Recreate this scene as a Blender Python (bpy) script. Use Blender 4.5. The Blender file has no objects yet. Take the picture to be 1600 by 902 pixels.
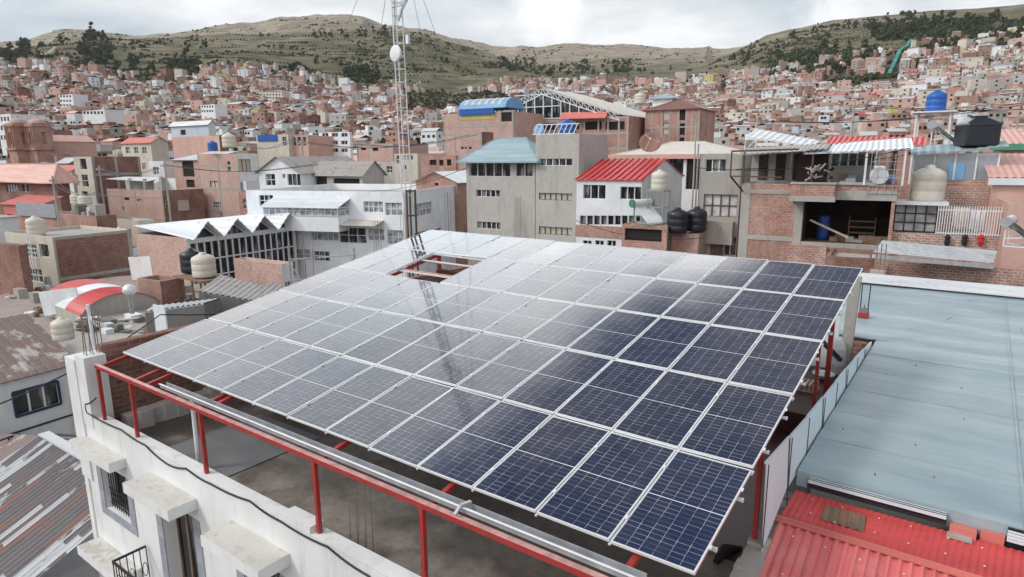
import bpy, math, random
from mathutils import Vector, Matrix, noise
random.seed(11)
R = math.radians
scene = bpy.context.scene
col = scene.collection
# ------------------------------------------------------------------ camera frame (metres, z up, street at z=0)
F_PX = 1001.8
CAM = Vector((14.97, -5.85, 16.206))
MR = Matrix(((0.8076867, 0.1135587, -0.5785728), (0.5895683, -0.1674741, 0.7901656), (-0.0071658, -0.9793145, -0.2022173)))
FH = Vector((-0.5909, 0.8068, 0)); FH.normalize()
RT = Vector((FH.y, -FH.x, 0))
def ray(x, y): return MR @ Vector(((x-800)/F_PX, (y-451)/F_PX, 1.0))
def atz(x, y, z): r = ray(x, y); return CAM + r*((z-CAM.z)/r.z)
def atd(x, y, d): r = ray(x, y); return CAM + r*(d/r.dot(FH))
def atx(x, y, X): r = ray(x, y); return CAM + r*((X-CAM.x)/r.x)
def aty(x, y, Y): r = ray(x, y); return CAM + r*((Y-CAM.y)/r.y)
def pix(p):
    v = MR.transposed() @ (Vector(p)-CAM)
    if v.z < 0.1: return (-9999, -9999)
    return (800+F_PX*v.x/v.z, 451+F_PX*v.y/v.z)
def ang(vx): r = -ray(vx, 244); return math.atan2(r.y, r.x)
ROT = ang(-950)
# ------------------------------------------------------------------ materials
MATS = {}
def nt(name):
    m = bpy.data.materials.new(name); m.use_nodes = True
    n = m.node_tree; b = n.nodes['Principled BSDF']; MATS[name] = m
    return m, n, b
def N(n, t, **k):
    o = n.nodes.new(t)
    for a, v in k.items():
        if a.startswith('i_'): o.inputs[a[2:].replace('_', ' ')].default_value = v
        else: setattr(o, a, v)
    return o
def L(n, a, b): n.links.new(a, b)
def rgb(c): return (c[0], c[1], c[2], 1)
def ramp(n, fac, stops):
    r = n.nodes.new('ShaderNodeValToRGB'); e = r.color_ramp.elements
    e[0].position, e[0].color = stops[0][0], rgb(stops[0][1]); e[1].position, e[1].color = stops[-1][0], rgb(stops[-1][1])
    for p, c in stops[1:-1]:
        q = e.new(p); q.color = rgb(c)
    L(n, fac, r.inputs[0]); return r.outputs[0]
def mixc(n, f, a, b, mode='MIX'):
    m = n.nodes.new('ShaderNodeMix'); m.data_type = 'RGBA'; m.blend_type = mode; m.clamp_factor = True
    for s, v in ((m.inputs[0], f), (m.inputs[6], a), (m.inputs[7], b)):
        if hasattr(v, 'is_linked') or hasattr(v, 'links'): L(n, v, s)
        elif isinstance(v, (int, float)): s.default_value = v
        else: s.default_value = rgb(v)
    return m.outputs[2]
def mth(n, op, a, b=None, c=None, clamp=False):
    m = n.nodes.new('ShaderNodeMath'); m.operation = op; m.use_clamp = clamp
    for i, v in enumerate((a, b, c)):
        if v is None: continue
        if isinstance(v, (int, float)): m.inputs[i].default_value = v
        else: L(n, v, m.inputs[i])
    return m.outputs[0]
def noisev(n, vec, scale, detail=4, rough=0.6, sc=None):
    if sc:
        mp = n.nodes.new('ShaderNodeMapping'); mp.inputs['Scale'].default_value = sc; L(n, vec, mp.inputs[0]); vec = mp.outputs[0]
    t = N(n, 'ShaderNodeTexNoise', i_Scale=scale, i_Detail=detail, i_Roughness=rough); L(n, vec, t.inputs['Vector']); return t.outputs['Fac']
def wallvec(n, co):
    s = N(n, 'ShaderNodeSeparateXYZ'); L(n, co, s.inputs[0])
    c = N(n, 'ShaderNodeCombineXYZ'); L(n, mth(n, 'ADD', s.outputs[0], s.outputs[1]), c.inputs[0]); L(n, s.outputs[2], c.inputs[1])
    return c.outputs[0]
def bump(n, b, h, st, dist=0.02):
    u = N(n, 'ShaderNodeBump', i_Strength=st, i_Distance=dist); L(n, h, u.inputs['Height']); L(n, u.outputs[0], b.inputs['Normal'])
def objvar(n, co):
    # add a per-object offset so that neighbours made of the same stuff do not repeat
    oi = N(n, 'ShaderNodeObjectInfo'); a = N(n, 'ShaderNodeVectorMath', operation='ADD'); L(n, co, a.inputs[0])
    sc = N(n, 'ShaderNodeVectorMath', operation='SCALE'); sc.inputs[3].default_value = 1.0; L(n, oi.outputs['Location'], sc.inputs[0]); L(n, sc.outputs[0], a.inputs[1])
    return a.outputs[0]
def m_plain(name, c, rough=0.6, metal=0, var=0.15, scale=3.0, spec=0.5):
    m, n, b = nt(name); tc = N(n, 'ShaderNodeTexCoord'); co = tc.outputs['Object']
    f = noisev(n, objvar(n, co), scale, 5)
    L(n, ramp(n, f, [(0.3, [v*(1-var) for v in c]), (0.7, [min(1, v*(1+var)) for v in c])]), b.inputs['Base Color'])
    b.inputs['Roughness'].default_value = rough; b.inputs['Metallic'].default_value = metal; b.inputs['Specular IOR Level'].default_value = spec
    return m
def m_brick(name, c1, c2, mortar, scale=1.0, stain=0.5, msize=0.012):
    m, n, b = nt(name); tc = N(n, 'ShaderNodeTexCoord'); co = tc.outputs['Object']; v = wallvec(n, co)
    t = N(n, 'ShaderNodeTexBrick', i_Scale=scale, offset=0.5)
    t.inputs['Brick Width'].default_value = 0.26; t.inputs['Row Height'].default_value = 0.12; t.inputs['Mortar Size'].default_value = msize
    t.inputs['Color1'].default_value = rgb(c1); t.inputs['Color2'].default_value = rgb(c2); t.inputs['Mortar'].default_value = rgb(mortar); t.inputs['Bias'].default_value = -0.1
    L(n, v, t.inputs['Vector'])
    f = noisev(n, objvar(n, co), 0.55, 6, 0.65)
    c = mixc(n, mth(n, 'MULTIPLY', ramp(n, f, [(0.42, (0, 0, 0)), (0.62, (1, 1, 1))]), stain), t.outputs['Color'], [x*0.55 for x in c2])
    g = noisev(n, objvar(n, co), 1.0, 5, 0.7, (1.6, 1.6, 0.22))
    c = mixc(n, mth(n, 'MULTIPLY', ramp(n, g, [(0.56, (0, 0, 0)), (0.7, (1, 1, 1))]), 0.45), c, mortar)
    h = noisev(n, objvar(n, co), 9.0, 3, 0.7)
    c = mixc(n, 0.35, c, ramp(n, h, [(0.3, (0.25, 0.25, 0.25)), (0.7, (0.9, 0.9, 0.9))]), 'OVERLAY')
    L(n, c, b.inputs['Base Color']); b.inputs['Roughness'].default_value = 0.9; b.inputs['Specular IOR Level'].default_value = 0.2
    bump(n, b, t.outputs['Fac'], -0.5, 0.02)
    return m
def m_wall(name, c, dirt, amount=0.5, scale=1.0, patch=0.35):
    m, n, b = nt(name); tc = N(n, 'ShaderNodeTexCoord'); co = objvar(n, tc.outputs['Object'])
    f = noisev(n, co, 0.7*scale, 7, 0.62)
    base = ramp(n, f, [(0.3, [v*0.86 for v in c]), (0.7, [min(1, v*1.08) for v in c])])
    g = noisev(n, co, 1.1*scale, 6, 0.7, (2.2, 2.2, 0.3))
    c1 = mixc(n, mth(n, 'MULTIPLY', ramp(n, g, [(0.53, (0, 0, 0)), (0.7, (1, 1, 1))]), amount), base, dirt)
    p = noisev(n, co, 0.35*scale, 4, 0.75)
    c2 = mixc(n, mth(n, 'MULTIPLY', ramp(n, p, [(0.58, (0, 0, 0)), (0.61, (1, 1, 1))]), patch), c1, [0.5*(a+b_) for a, b_ in zip(c, dirt)])
    L(n, c2, b.inputs['Base Color']); b.inputs['Roughness'].default_value = 0.85; b.inputs['Specular IOR Level'].default_value = 0.25
    bump(n, b, noisev(n, co, 14, 5), 0.2, 0.01)
    return m
def m_sheet(name, c, rust=(0.2, 0.1, 0.06), amount=0.3, rough=0.45, streak=(0.4, 6, 1), lo=0.55, hi=0.6, scale=1.0):
    m, n, b = nt(name); tc = N(n, 'ShaderNodeTexCoord'); co = objvar(n, tc.outputs['Object'])
    f = noisev(n, co, 0.6*scale, 6, 0.6, streak)
    base = ramp(n, f, [(0.32, [v*0.8 for v in c]), (0.68, [min(1, v*1.12) for v in c])])
    g = noisev(n, co, 1.3*scale, 8, 0.72, (1, 1, 1))
    c1 = mixc(n, mth(n, 'MULTIPLY', ramp(n, g, [(lo, (0, 0, 0)), (hi, (1, 1, 1))]), amount), base, rust)
    L(n, c1, b.inputs['Base Color']); b.inputs['Roughness'].default_value = rough; b.inputs['Specular IOR Level'].default_value = 0.4
    return m
BR = (0.48, 0.255, 0.205); BR2 = (0.37, 0.175, 0.135); MO = (0.44, 0.4, 0.36)
m_brick('brick', BR, BR2, MO)
m_brick('brick_pink', (0.58, 0.37, 0.315), (0.49, 0.285, 0.235), (0.5, 0.44, 0.4), stain=0.25)
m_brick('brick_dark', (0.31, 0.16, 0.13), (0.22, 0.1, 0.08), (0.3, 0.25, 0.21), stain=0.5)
m_brick('brick_coarse', (0.52, 0.3, 0.25), (0.36, 0.17, 0.14), (0.55, 0.49, 0.44), msize=0.022)
m_brick('adobe', (0.36, 0.24, 0.19), (0.29, 0.18, 0.14), (0.32, 0.25, 0.21), stain=0.3)
m_wall('white', (0.74, 0.76, 0.78), (0.42, 0.4, 0.38), 0.45)
m_wall('white_bright', (0.86, 0.89, 0.93), (0.55, 0.56, 0.58), 0.25, patch=0.08)
m_wall('dusty', (0.37, 0.31, 0.275), (0.22, 0.18, 0.155), 0.5, patch=0.6)
m_plain('navy_paint', (0.015, 0.03, 0.09), 0.5)
m_plain('lace', (0.36, 0.38, 0.41), 0.5, var=0.8, scale=2.6)
m_wall('facade', (0.77, 0.775, 0.775), (0.4, 0.37, 0.33), 0.5, scale=0.9, patch=0.16)
m_wall('white_clean', (0.78, 0.8, 0.83), (0.5, 0.5, 0.5), 0.25, patch=0.1)
m_wall('white_old', (0.76, 0.77, 0.77), (0.42, 0.39, 0.36), 0.35, scale=1.4, patch=0.12)
m_wall('pale_blue', (0.55, 0.63, 0.7), (0.4, 0.42, 0.43), 0.4)
m_wall('cream', (0.62, 0.57, 0.49), (0.33, 0.29, 0.25), 0.5)
m_wall('concrete', (0.42, 0.4, 0.37), (0.22, 0.2, 0.18), 0.6)
m_wall('render_grey', (0.5, 0.48, 0.45), (0.27, 0.25, 0.23), 0.55, patch=0.5)
m_wall('concrete_dark', (0.2, 0.19, 0.18), (0.1, 0.09, 0.085), 0.6)
m_wall('salmon', (0.62, 0.4, 0.34), (0.35, 0.22, 0.17), 0.5)
m_wall('yellow', (0.55, 0.5, 0.2), (0.3, 0.27, 0.15), 0.4)
m_wall('peeling', (0.6, 0.58, 0.54), (0.3, 0.27, 0.24), 0.6, scale=1.8, patch=0.9)
m_sheet('tin', (0.55, 0.58, 0.6), amount=0.2)
m_sheet('tin_white', (0.72, 0.76, 0.79), amount=0.08)
m_sheet('tin_old', (0.34, 0.32, 0.3), amount=0.6)
m_sheet('tin_rust', (0.5, 0.46, 0.43), (0.19, 0.125, 0.11), 0.9, lo=0.4, hi=0.47, streak=(1, 3, 1))
m_sheet('red_sheet', (0.6, 0.085, 0.085), (0.36, 0.06, 0.06), 0.35)
m_sheet('red_sheet_lit', (0.74, 0.2, 0.2), (0.72, 0.32, 0.3), 0.35, streak=(6, 0.5, 1))  # paler red: the lit front slope painted in, plus faded streaks
m_sheet('red_faded', (0.66, 0.2, 0.17), (0.5, 0.35, 0.3), 0.3)
m_sheet('salmon_sheet', (0.7, 0.4, 0.34), (0.55, 0.45, 0.4), 0.3)
m_sheet('teal_sheet', (0.33, 0.44, 0.48), (0.28, 0.33, 0.33), 0.35)
m_sheet('blue_sheet', (0.2, 0.42, 0.68), (0.3, 0.4, 0.5), 0.2)
m_sheet('brown_sheet', (0.22, 0.1, 0.075), (0.15, 0.08, 0.06), 0.4)
m_sheet('beige_sheet', (0.6, 0.56, 0.5), (0.4, 0.33, 0.28), 0.5)
m_sheet('red_paint', (0.4, 0.04, 0.04), (0.25, 0.07, 0.05), 0.6, streak=(2, 2, 2), lo=0.5, hi=0.62, scale=3)
m_plain('red_top', (0.55, 0.3, 0.28), 0.5, var=0.3, scale=6)
m_plain('steel', (0.4, 0.41, 0.43), 0.45, 0.5)
m_plain('alu', (0.78, 0.79, 0.8), 0.35, 0.2, var=0.05)
m_plain('galvanised', (0.3, 0.31, 0.33), 0.6, 0.0, var=0.25, scale=3)
m_plain('black_iron', (0.02, 0.022, 0.028), 0.5)
m_plain('iron_brown', (0.1, 0.065, 0.05), 0.7)
m_plain('rebar', (0.24, 0.2, 0.18), 0.7)
m_plain('rubber', (0.015, 0.018, 0.025), 0.5)
m_plain('tank_white', (0.62, 0.58, 0.5), 0.5, var=0.06)
m_plain('tank_black', (0.018, 0.022, 0.032), 0.35)
m_plain('tank_blue', (0.02, 0.11, 0.42), 0.4)
m_plain('tile_grey', (0.33, 0.35, 0.39), 0.5, var=0.2, scale=4)
m_plain('wood', (0.22, 0.15, 0.1), 0.8, var=0.3)
m_plain('wood_pale', (0.5, 0.42, 0.33), 0.8, var=0.2)
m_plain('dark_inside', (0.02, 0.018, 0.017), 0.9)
m_plain('green_paint', (0.06, 0.22, 0.12), 0.5)
m_plain('green_strip', (0.09, 0.32, 0.2), 0.5)
m_plain('blue_plastic', (0.02, 0.06, 0.24), 0.45)
m_plain('cloth_white', (0.72, 0.71, 0.7), 0.9)
m_plain('cloth_cream', (0.62, 0.55, 0.46), 0.9)
m_plain('cloth_red', (0.5, 0.035, 0.035), 0.9)
m_plain('cloth_black', (0.02, 0.02, 0.025), 0.9)
m_plain('curtain', (0.5, 0.5, 0.5), 0.9, var=0.4, scale=2)
m_plain('frame_white', (0.75, 0.76, 0.78), 0.5, var=0.05)
m_plain('pane_pale', (0.5, 0.46, 0.38), 0.5, var=0.2, scale=4)
m_plain('dish_rust', (0.26, 0.14, 0.11), 0.7)
m_plain('bark', (0.09, 0.065, 0.05), 0.9)
def m_glass():
    m, n, b = nt('glass'); tc = N(n, 'ShaderNodeTexCoord'); co = objvar(n, tc.outputs['Object'])
    f = noisev(n, co, 1.7, 2, 0.5, (1.5, 1.5, 0.4))
    L(n, ramp(n, f, [(0.42, (0.012, 0.014, 0.018)), (0.55, (0.05, 0.05, 0.055)), (0.66, (0.26, 0.26, 0.25))]), b.inputs['Base Color'])
    b.inputs['Roughness'].default_value = 0.08
m_glass()
def m_tint():
    m, n, b = nt('clear_sheet'); b.inputs['Base Color'].default_value = (0.42, 0.5, 0.58, 1); b.inputs['Roughness'].default_value = 0.2
    b.inputs['Alpha'].default_value = 0.6
m_tint()
def m_leaf(name, a, c):
    m, n, b = nt(name); oi = N(n, 'ShaderNodeTexCoord'); f = noisev(n, oi.outputs['Object'], 0.9, 3)
    L(n, ramp(n, f, [(0.35, a), (0.65, c)]), b.inputs['Base Color']); b.inputs['Roughness'].default_value = 0.8; b.inputs['Specular IOR Level'].default_value = 0.15
m_leaf('leaf', (0.035, 0.05, 0.026), (0.085, 0.098, 0.05))
m_leaf('leaf_scrub', (0.03, 0.038, 0.02), (0.085, 0.085, 0.045))
def M(x): return MATS[x] if isinstance(x, str) else x
# ------------------------------------------------------------------ mesh builder
class MB:
    def __init__(s): s.v = []; s.f = []; s.m = []
    def face(s, pts, mi=0):
        i = len(s.v); s.v.extend([tuple(p) for p in pts]); s.f.append(tuple(range(i, i+len(pts)))); s.m.append(mi)
    def box(s, a, b, mi=0, skip=''):
        (x0, y0, z0), (x1, y1, z1) = a, b
        i = len(s.v)
        s.v += [(x0, y0, z0), (x1, y0, z0), (x1, y1, z0), (x0, y1, z0), (x0, y0, z1), (x1, y0, z1), (x1, y1, z1), (x0, y1, z1)]
        for k, q in (('b', (0, 3, 2, 1)), ('t', (4, 5, 6, 7)), ('f', (0, 1, 5, 4)), ('r', (1, 2, 6, 5)), ('k', (2, 3, 7, 6)), ('l', (3, 0, 4, 7))):
            if k in skip: continue
            s.f.append(tuple(i+j for j in q)); s.m.append(mi)
        return s
    def bar(s, p, q, w, h=None, mi=0, up=(0, 0, 1)):
        p, q = Vector(p), Vector(q); h = h or w; d = (q-p)
        if d.length < 1e-5: return s
        d.normalize(); u = Vector(up)
        if abs(d.dot(u)) > 0.98: u = Vector((1, 0, 0))
        a = d.cross(u).normalized(); b = a.cross(d).normalized()
        i = len(s.v)
        for c in (p, q):
            for sa, sb in ((-1, -1), (1, -1), (1, 1), (-1, 1)): s.v.append(tuple(c+a*(sa*w/2)+b*(sb*h/2)))
        for f in ((0, 1, 2, 3), (7, 6, 5, 4), (0, 4, 5, 1), (1, 5, 6, 2), (2, 6, 7, 3), (3, 7, 4, 0)):
            s.f.append(tuple(i+j for j in f)); s.m.append(mi)
        return s
    def tube(s, pts, r, n=6, mi=0):
        pts = [Vector(p) for p in pts]; i0 = len(s.v); rr = r if isinstance(r, (list, tuple)) else [r]*len(pts)
        for k, p in enumerate(pts):
            d = (pts[min(k+1, len(pts)-1)]-pts[max(k-1, 0)]).normalized()
            u = Vector((0, 0, 1)) if abs(d.z) < 0.9 else Vector((1, 0, 0))
            a = d.cross(u).normalized(); b = a.cross(d)
            for j in range(n):
                t = 2*math.pi*j/n; s.v.append(tuple(p+a*(rr[k]*math.cos(t))+b*(rr[k]*math.sin(t))))
        for k in range(len(pts)-1):
            for j in range(n):
                a0 = i0+k*n+j; a1 = i0+k*n+(j+1) % n
                s.f.append((a0, a1, a1+n, a0+n)); s.m.append(mi)
        s.f.append(tuple(i0+j for j in range(n))[::-1]); s.m.append(mi)
        s.f.append(tuple(i0+(len(pts)-1)*n+j for j in range(n))); s.m.append(mi)
        return s
    def lathe(s, prof, n=16, c=(0, 0, 0), mi=0):
        i0 = len(s.v)
        for r, z in prof:
            for j in range(n):
                t = 2*math.pi*j/n; s.v.append((c[0]+r*math.cos(t), c[1]+r*math.sin(t), c[2]+z))
        for k in range(len(prof)-1):
            for j in range(n):
                a0 = i0+k*n+j; a1 = i0+k*n+(j+1) % n
                s.f.append((a0, a1, a1+n, a0+n)); s.m.append(mi)
        s.f.append(tuple(i0+j for j in range(n))[::-1]); s.m.append(mi)
        s.f.append(tuple(i0+(len(prof)-1)*n+j for j in range(n))); s.m.append(mi)
        return s
    def sheet(s, p00, p10, p11, p01, pitch=0.2, amp=0.02, mi=0, th=0.0, lines=1):
        # corrugated sheet: ribs run from the 0-edge to the 1-edge
        p00, p10, p11, p01 = map(Vector, (p00, p10, p11, p01)); Lw = max((p10-p00).length, (p11-p01).length)
        n = max(4, int(Lw/pitch)*4); nn = (p10-p00).cross(p01-p00).normalized(); i0 = len(s.v)
        if nn.z < 0: nn = -nn
        for k in range(n+1):
            t = k/n; o = nn*(amp*math.sin(2*math.pi*k/4+0.4))
            for q in range(lines+1):
                w = q/lines
                a = p00.lerp(p10, t); b = p01.lerp(p11, t); s.v.append(tuple(a.lerp(b, w)+o))
        c = lines+1
        for k in range(n):
            for q in range(lines):
                a = i0+k*c+q; s.f.append((a, a+c, a+c+1, a+1)); s.m.append(mi)
        # underside lip so that the sheet has an edge
        for A, B in ((p00, p10), (p01, p11)):
            s.face([A+nn*-amp, B+nn*-amp, B+nn*(-amp-0.03), A+nn*(-amp-0.03)], mi)
        return s
    def build(s, name, mats, parent=None, smooth=False, origin=None):
        me = bpy.data.meshes.new(name)
        if origin is not None:
            o = Vector(origin); s.v = [tuple(Vector(p)-o) for p in s.v]
        me.from_pydata(s.v, [], s.f)
        if not isinstance(mats, (list, tuple)): mats = [mats]
        for m in mats: me.materials.append(M(m))
        if len(mats) > 1: me.polygons.foreach_set('material_index', s.m)
        if smooth: me.polygons.foreach_set('use_smooth', [True]*len(s.f))
        me.update()
        o = bpy.data.objects.new(name, me); col.objects.link(o)
        if parent: o.parent = parent
        if origin is not None: o.location = origin
        return o
def tag(o, label=None, cat=None, group=None, kind=None):
    if label: o['label'] = label
    if cat: o['category'] = cat
    if group: o['group'] = group
    if kind: o['kind'] = kind
    return o
def empty(name, loc, rz=0, label=None, cat=None, group=None):
    o = bpy.data.objects.new(name, None); col.objects.link(o); o.empty_display_size = 0.3
    o.location = loc; o.rotation_euler = (0, 0, rz); return tag(o, label, cat, group)
def copy_tree(o, parent=None):
    c = o.copy(); col.objects.link(c); c.parent = parent
    for ch in list(o.children): copy_tree(ch, c)
    return c
ORD = ['', 'first', 'second', 'third', 'fourth', 'fifth', 'sixth', 'seventh', 'eighth', 'ninth', 'tenth', 'eleventh', 'twelfth', 'thirteenth']
# ------------------------------------------------------------------ camera, light, sky
cd = bpy.data.cameras.new('camera'); cam = bpy.data.objects.new('camera', cd); col.objects.link(cam)
c0, c1, c2 = MR.col[0], MR.col[1], MR.col[2]
cam.matrix_world = Matrix(((c0[0], -c1[0], -c2[0], CAM.x), (c0[1], -c1[1], -c2[1], CAM.y), (c0[2], -c1[2], -c2[2], CAM.z), (0, 0, 0, 1)))
cd.sensor_width = 36; cd.lens = 36*F_PX/1600; cd.clip_start = 0.1; cd.clip_end = 20000
scene.camera = cam
SUN = Vector((-0.75, -0.85, 1.0)).normalized()
sd = bpy.data.lights.new('sun', 'SUN'); sd.energy = 1.5; sd.angle = R(12); sd.color = (1, 0.96, 0.9)
so = bpy.data.objects.new('sun', sd); col.objects.link(so); so.rotation_euler = SUN.to_track_quat('Z', 'Y').to_euler(); so.location = (0, 0, 60)
w = bpy.data.worlds.new('World'); scene.world = w; w.use_nodes = True; n = w.node_tree
bg = n.nodes['Background']; bg.inputs[1].default_value = 0.1
sky = N(n, 'ShaderNodeTexSky', sky_type='NISHITA'); sky.sun_disc = False
sky.sun_elevation = math.asin(SUN.z); sky.sun_rotation = math.atan2(SUN.x, SUN.y); sky.altitude = 3800
tc = N(n, 'ShaderNodeTexCoord'); D = tc.outputs['Generated']
sx = N(n, 'ShaderNodeSeparateXYZ'); L(n, D, sx.inputs[0])
# flatten the direction onto a cloud layer so clouds shrink towards the horizon
zc = mth(n, 'ADD', mth(n, 'MAXIMUM', sx.outputs[2], 0.0), 0.16)
cv = N(n, 'ShaderNodeCombineXYZ'); L(n, mth(n, 'DIVIDE', sx.outputs[0], zc), cv.inputs[0]); L(n, mth(n, 'DIVIDE', sx.outputs[1], zc), cv.inputs[1]); L(n, sx.outputs[2], cv.inputs[2])
f1 = noisev(n, cv.outputs[0], 0.85, 9, 0.56)
def dirmask(d, c_in, c_out):
    v = N(n, 'ShaderNodeVectorMath', operation='DOT_PRODUCT'); L(n, D, v.inputs[0]); v.inputs[1].default_value = d
    mr = N(n, 'ShaderNodeMapRange', interpolation_type='SMOOTHSTEP'); mr.inputs[1].default_value = c_out; mr.inputs[2].default_value = c_in; L(n, v.outputs['Value'], mr.inputs[0]); return mr.outputs[0]
def dirv(x, y): return tuple(ray(x, y).normalized())
cloud = ramp(n, f1, [(0.34, (5.2, 5.9, 6.4)), (0.44, (6.7, 7.3, 7.7)), (0.52, (8.0, 8.3, 8.5)), (0.62, (10.2, 10.3, 10.4))])
# two brighter breaks in the cloud
f3 = noisev(n, D, 9.0, 7, 0.6)
for px, py, ci, co_, s_ in ((856, 14, 1.0, 0.9968, 1.0), (838, -30, 1.0, 0.996, 1.0), (1275, 20, 1.0, 0.998, 0.6), (1330, -10, 1.0, 0.997, 0.6)):
    v_ = mth(n, 'ADD', dirmask(dirv(px, py), ci, co_), mth(n, 'MULTIPLY', mth(n, 'SUBTRACT', f3, 0.5), 3.2))
    mr = N(n, 'ShaderNodeMapRange', interpolation_type='SMOOTHSTEP'); mr.inputs[1].default_value = 0.35; mr.inputs[2].default_value = 1.25; L(n, v_, mr.inputs[0])
    cloud = mixc(n, mth(n, 'MULTIPLY', mth(n, 'MULTIPLY', mr.outputs[0], dirmask(dirv(px, py), 0.9992, 0.9955)), s_*0.9), cloud, (11.2, 11.2, 11.2))
# brighter band and dark blue bank added above the view, shaped for panel reflections
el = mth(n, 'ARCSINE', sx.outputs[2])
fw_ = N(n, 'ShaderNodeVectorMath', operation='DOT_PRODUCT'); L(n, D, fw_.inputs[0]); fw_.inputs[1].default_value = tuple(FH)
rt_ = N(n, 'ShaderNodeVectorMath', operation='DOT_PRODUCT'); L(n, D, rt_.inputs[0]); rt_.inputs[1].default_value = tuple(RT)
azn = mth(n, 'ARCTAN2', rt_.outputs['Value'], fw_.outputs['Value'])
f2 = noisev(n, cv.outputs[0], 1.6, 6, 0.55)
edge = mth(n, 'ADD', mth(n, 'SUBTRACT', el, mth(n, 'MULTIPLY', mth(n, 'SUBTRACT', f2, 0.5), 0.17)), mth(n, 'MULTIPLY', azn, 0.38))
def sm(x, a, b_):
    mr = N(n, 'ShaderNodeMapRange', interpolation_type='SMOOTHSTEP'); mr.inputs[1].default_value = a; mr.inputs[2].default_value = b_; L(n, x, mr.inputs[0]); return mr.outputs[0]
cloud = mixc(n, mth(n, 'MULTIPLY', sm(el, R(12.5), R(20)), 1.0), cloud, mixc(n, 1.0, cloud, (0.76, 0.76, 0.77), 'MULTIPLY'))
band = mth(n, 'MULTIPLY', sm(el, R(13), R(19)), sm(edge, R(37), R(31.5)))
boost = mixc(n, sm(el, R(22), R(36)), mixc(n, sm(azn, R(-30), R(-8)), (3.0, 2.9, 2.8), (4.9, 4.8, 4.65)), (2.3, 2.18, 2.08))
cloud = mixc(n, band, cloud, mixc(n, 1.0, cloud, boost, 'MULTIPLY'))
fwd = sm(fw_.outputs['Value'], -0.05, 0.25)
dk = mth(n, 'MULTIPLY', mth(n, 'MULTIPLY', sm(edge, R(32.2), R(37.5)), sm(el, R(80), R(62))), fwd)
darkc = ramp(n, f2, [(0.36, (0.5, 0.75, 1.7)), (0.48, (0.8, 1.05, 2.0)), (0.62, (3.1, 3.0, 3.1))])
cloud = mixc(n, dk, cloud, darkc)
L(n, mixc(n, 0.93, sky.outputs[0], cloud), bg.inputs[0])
scene.view_settings.view_transform = 'Standard'; scene.view_settings.look = 'None'; scene.view_settings.exposure = 0.15; scene.view_settings.gamma = 1
# ================================================================== the home roof: canopy, panels, parapets
Z0 = 12.0; SL = math.asin(0.17550); CS, SN = math.cos(SL), math.sin(SL); RP = 2.027*1.0
def pp(u, v, o=0.0):  # plane coords -> world (u metres along x, v metres up the slope, o off the plane)
    return Vector((u, v*CS-o*SN, Z0+v*SN+o*CS-0.0069*u))
def m_cell():
    m, n, b = nt('cell_glass'); tc = N(n, 'ShaderNodeTexCoord'); s = N(n, 'ShaderNodeSeparateXYZ'); L(n, tc.outputs['Object'], s.inputs[0])
    X, Y = s.outputs[0], s.outputs[1]
    def line(c, pitch, off, w):  # 1 on a line
        t = mth(n, 'PINGPONG', mth(n, 'ADD', c, off), pitch/2)
        mr = N(n, 'ShaderNodeMapRange'); mr.inputs[1].default_value = w; mr.inputs[2].default_value = w*0.4; L(n, t, mr.inputs[0]); return mr.outputs[0]
    gx = line(X, 0.157, 0.0785*0+10*0.157, 0.0042); gy = line(Y, 0.0795, 10*0.0795, 0.003)
    bus = line(X, 0.157/5, 10*0.157, 0.0016)
    oi = N(n, 'ShaderNodeObjectInfo')
    nn = noisev(n, objvar(n, tc.outputs['Object']), 2.2, 4, 0.6)
    # grid lines differ in paleness from cell to cell, in broken lengths
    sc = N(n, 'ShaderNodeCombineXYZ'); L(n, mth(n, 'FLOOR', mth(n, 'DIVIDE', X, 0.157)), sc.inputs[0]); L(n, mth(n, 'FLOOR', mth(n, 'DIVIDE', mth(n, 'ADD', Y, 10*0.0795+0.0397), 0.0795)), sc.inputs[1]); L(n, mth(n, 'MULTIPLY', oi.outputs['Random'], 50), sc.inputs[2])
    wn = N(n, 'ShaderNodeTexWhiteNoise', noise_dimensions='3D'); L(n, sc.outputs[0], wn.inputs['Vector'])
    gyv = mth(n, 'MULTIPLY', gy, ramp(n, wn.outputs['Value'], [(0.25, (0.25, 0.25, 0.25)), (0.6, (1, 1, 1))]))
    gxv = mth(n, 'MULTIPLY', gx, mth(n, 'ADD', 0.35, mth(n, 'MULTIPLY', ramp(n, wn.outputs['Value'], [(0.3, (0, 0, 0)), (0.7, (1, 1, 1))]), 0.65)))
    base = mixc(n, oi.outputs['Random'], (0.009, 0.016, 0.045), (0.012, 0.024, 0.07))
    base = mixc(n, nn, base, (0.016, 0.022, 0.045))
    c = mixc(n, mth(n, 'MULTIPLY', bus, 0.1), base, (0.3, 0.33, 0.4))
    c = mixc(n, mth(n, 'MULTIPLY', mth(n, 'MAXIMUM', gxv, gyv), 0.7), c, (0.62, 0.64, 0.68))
    du = noisev(n, objvar(n, tc.outputs['Object']), 1.1, 7, 0.7, (1.2, 0.6, 1))
    c = mixc(n, mth(n, 'MULTIPLY', ramp(n, du, [(0.45, (0, 0, 0)), (0.7, (1, 1, 1))]), 0.08), c, (0.34, 0.32, 0.3))
    L(n, mth(n, 'ADD', mth(n, 'MULTIPLY', du, 0.09), 0.02), b.inputs['Roughness'])
    L(n, c, b.inputs['Base Color']); b.inputs['IOR'].default_value = 1.95
    bump(n, b, noisev(n, tc.outputs['Object'], 1.3, 1), 0.06, 0.02)
m_cell()
m_plain('backsheet', (0.75, 0.77, 0.79), 0.5, var=0.03)
PW, PL, FR, TH = 0.98, 1.96, 0.018, 0.035
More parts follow.
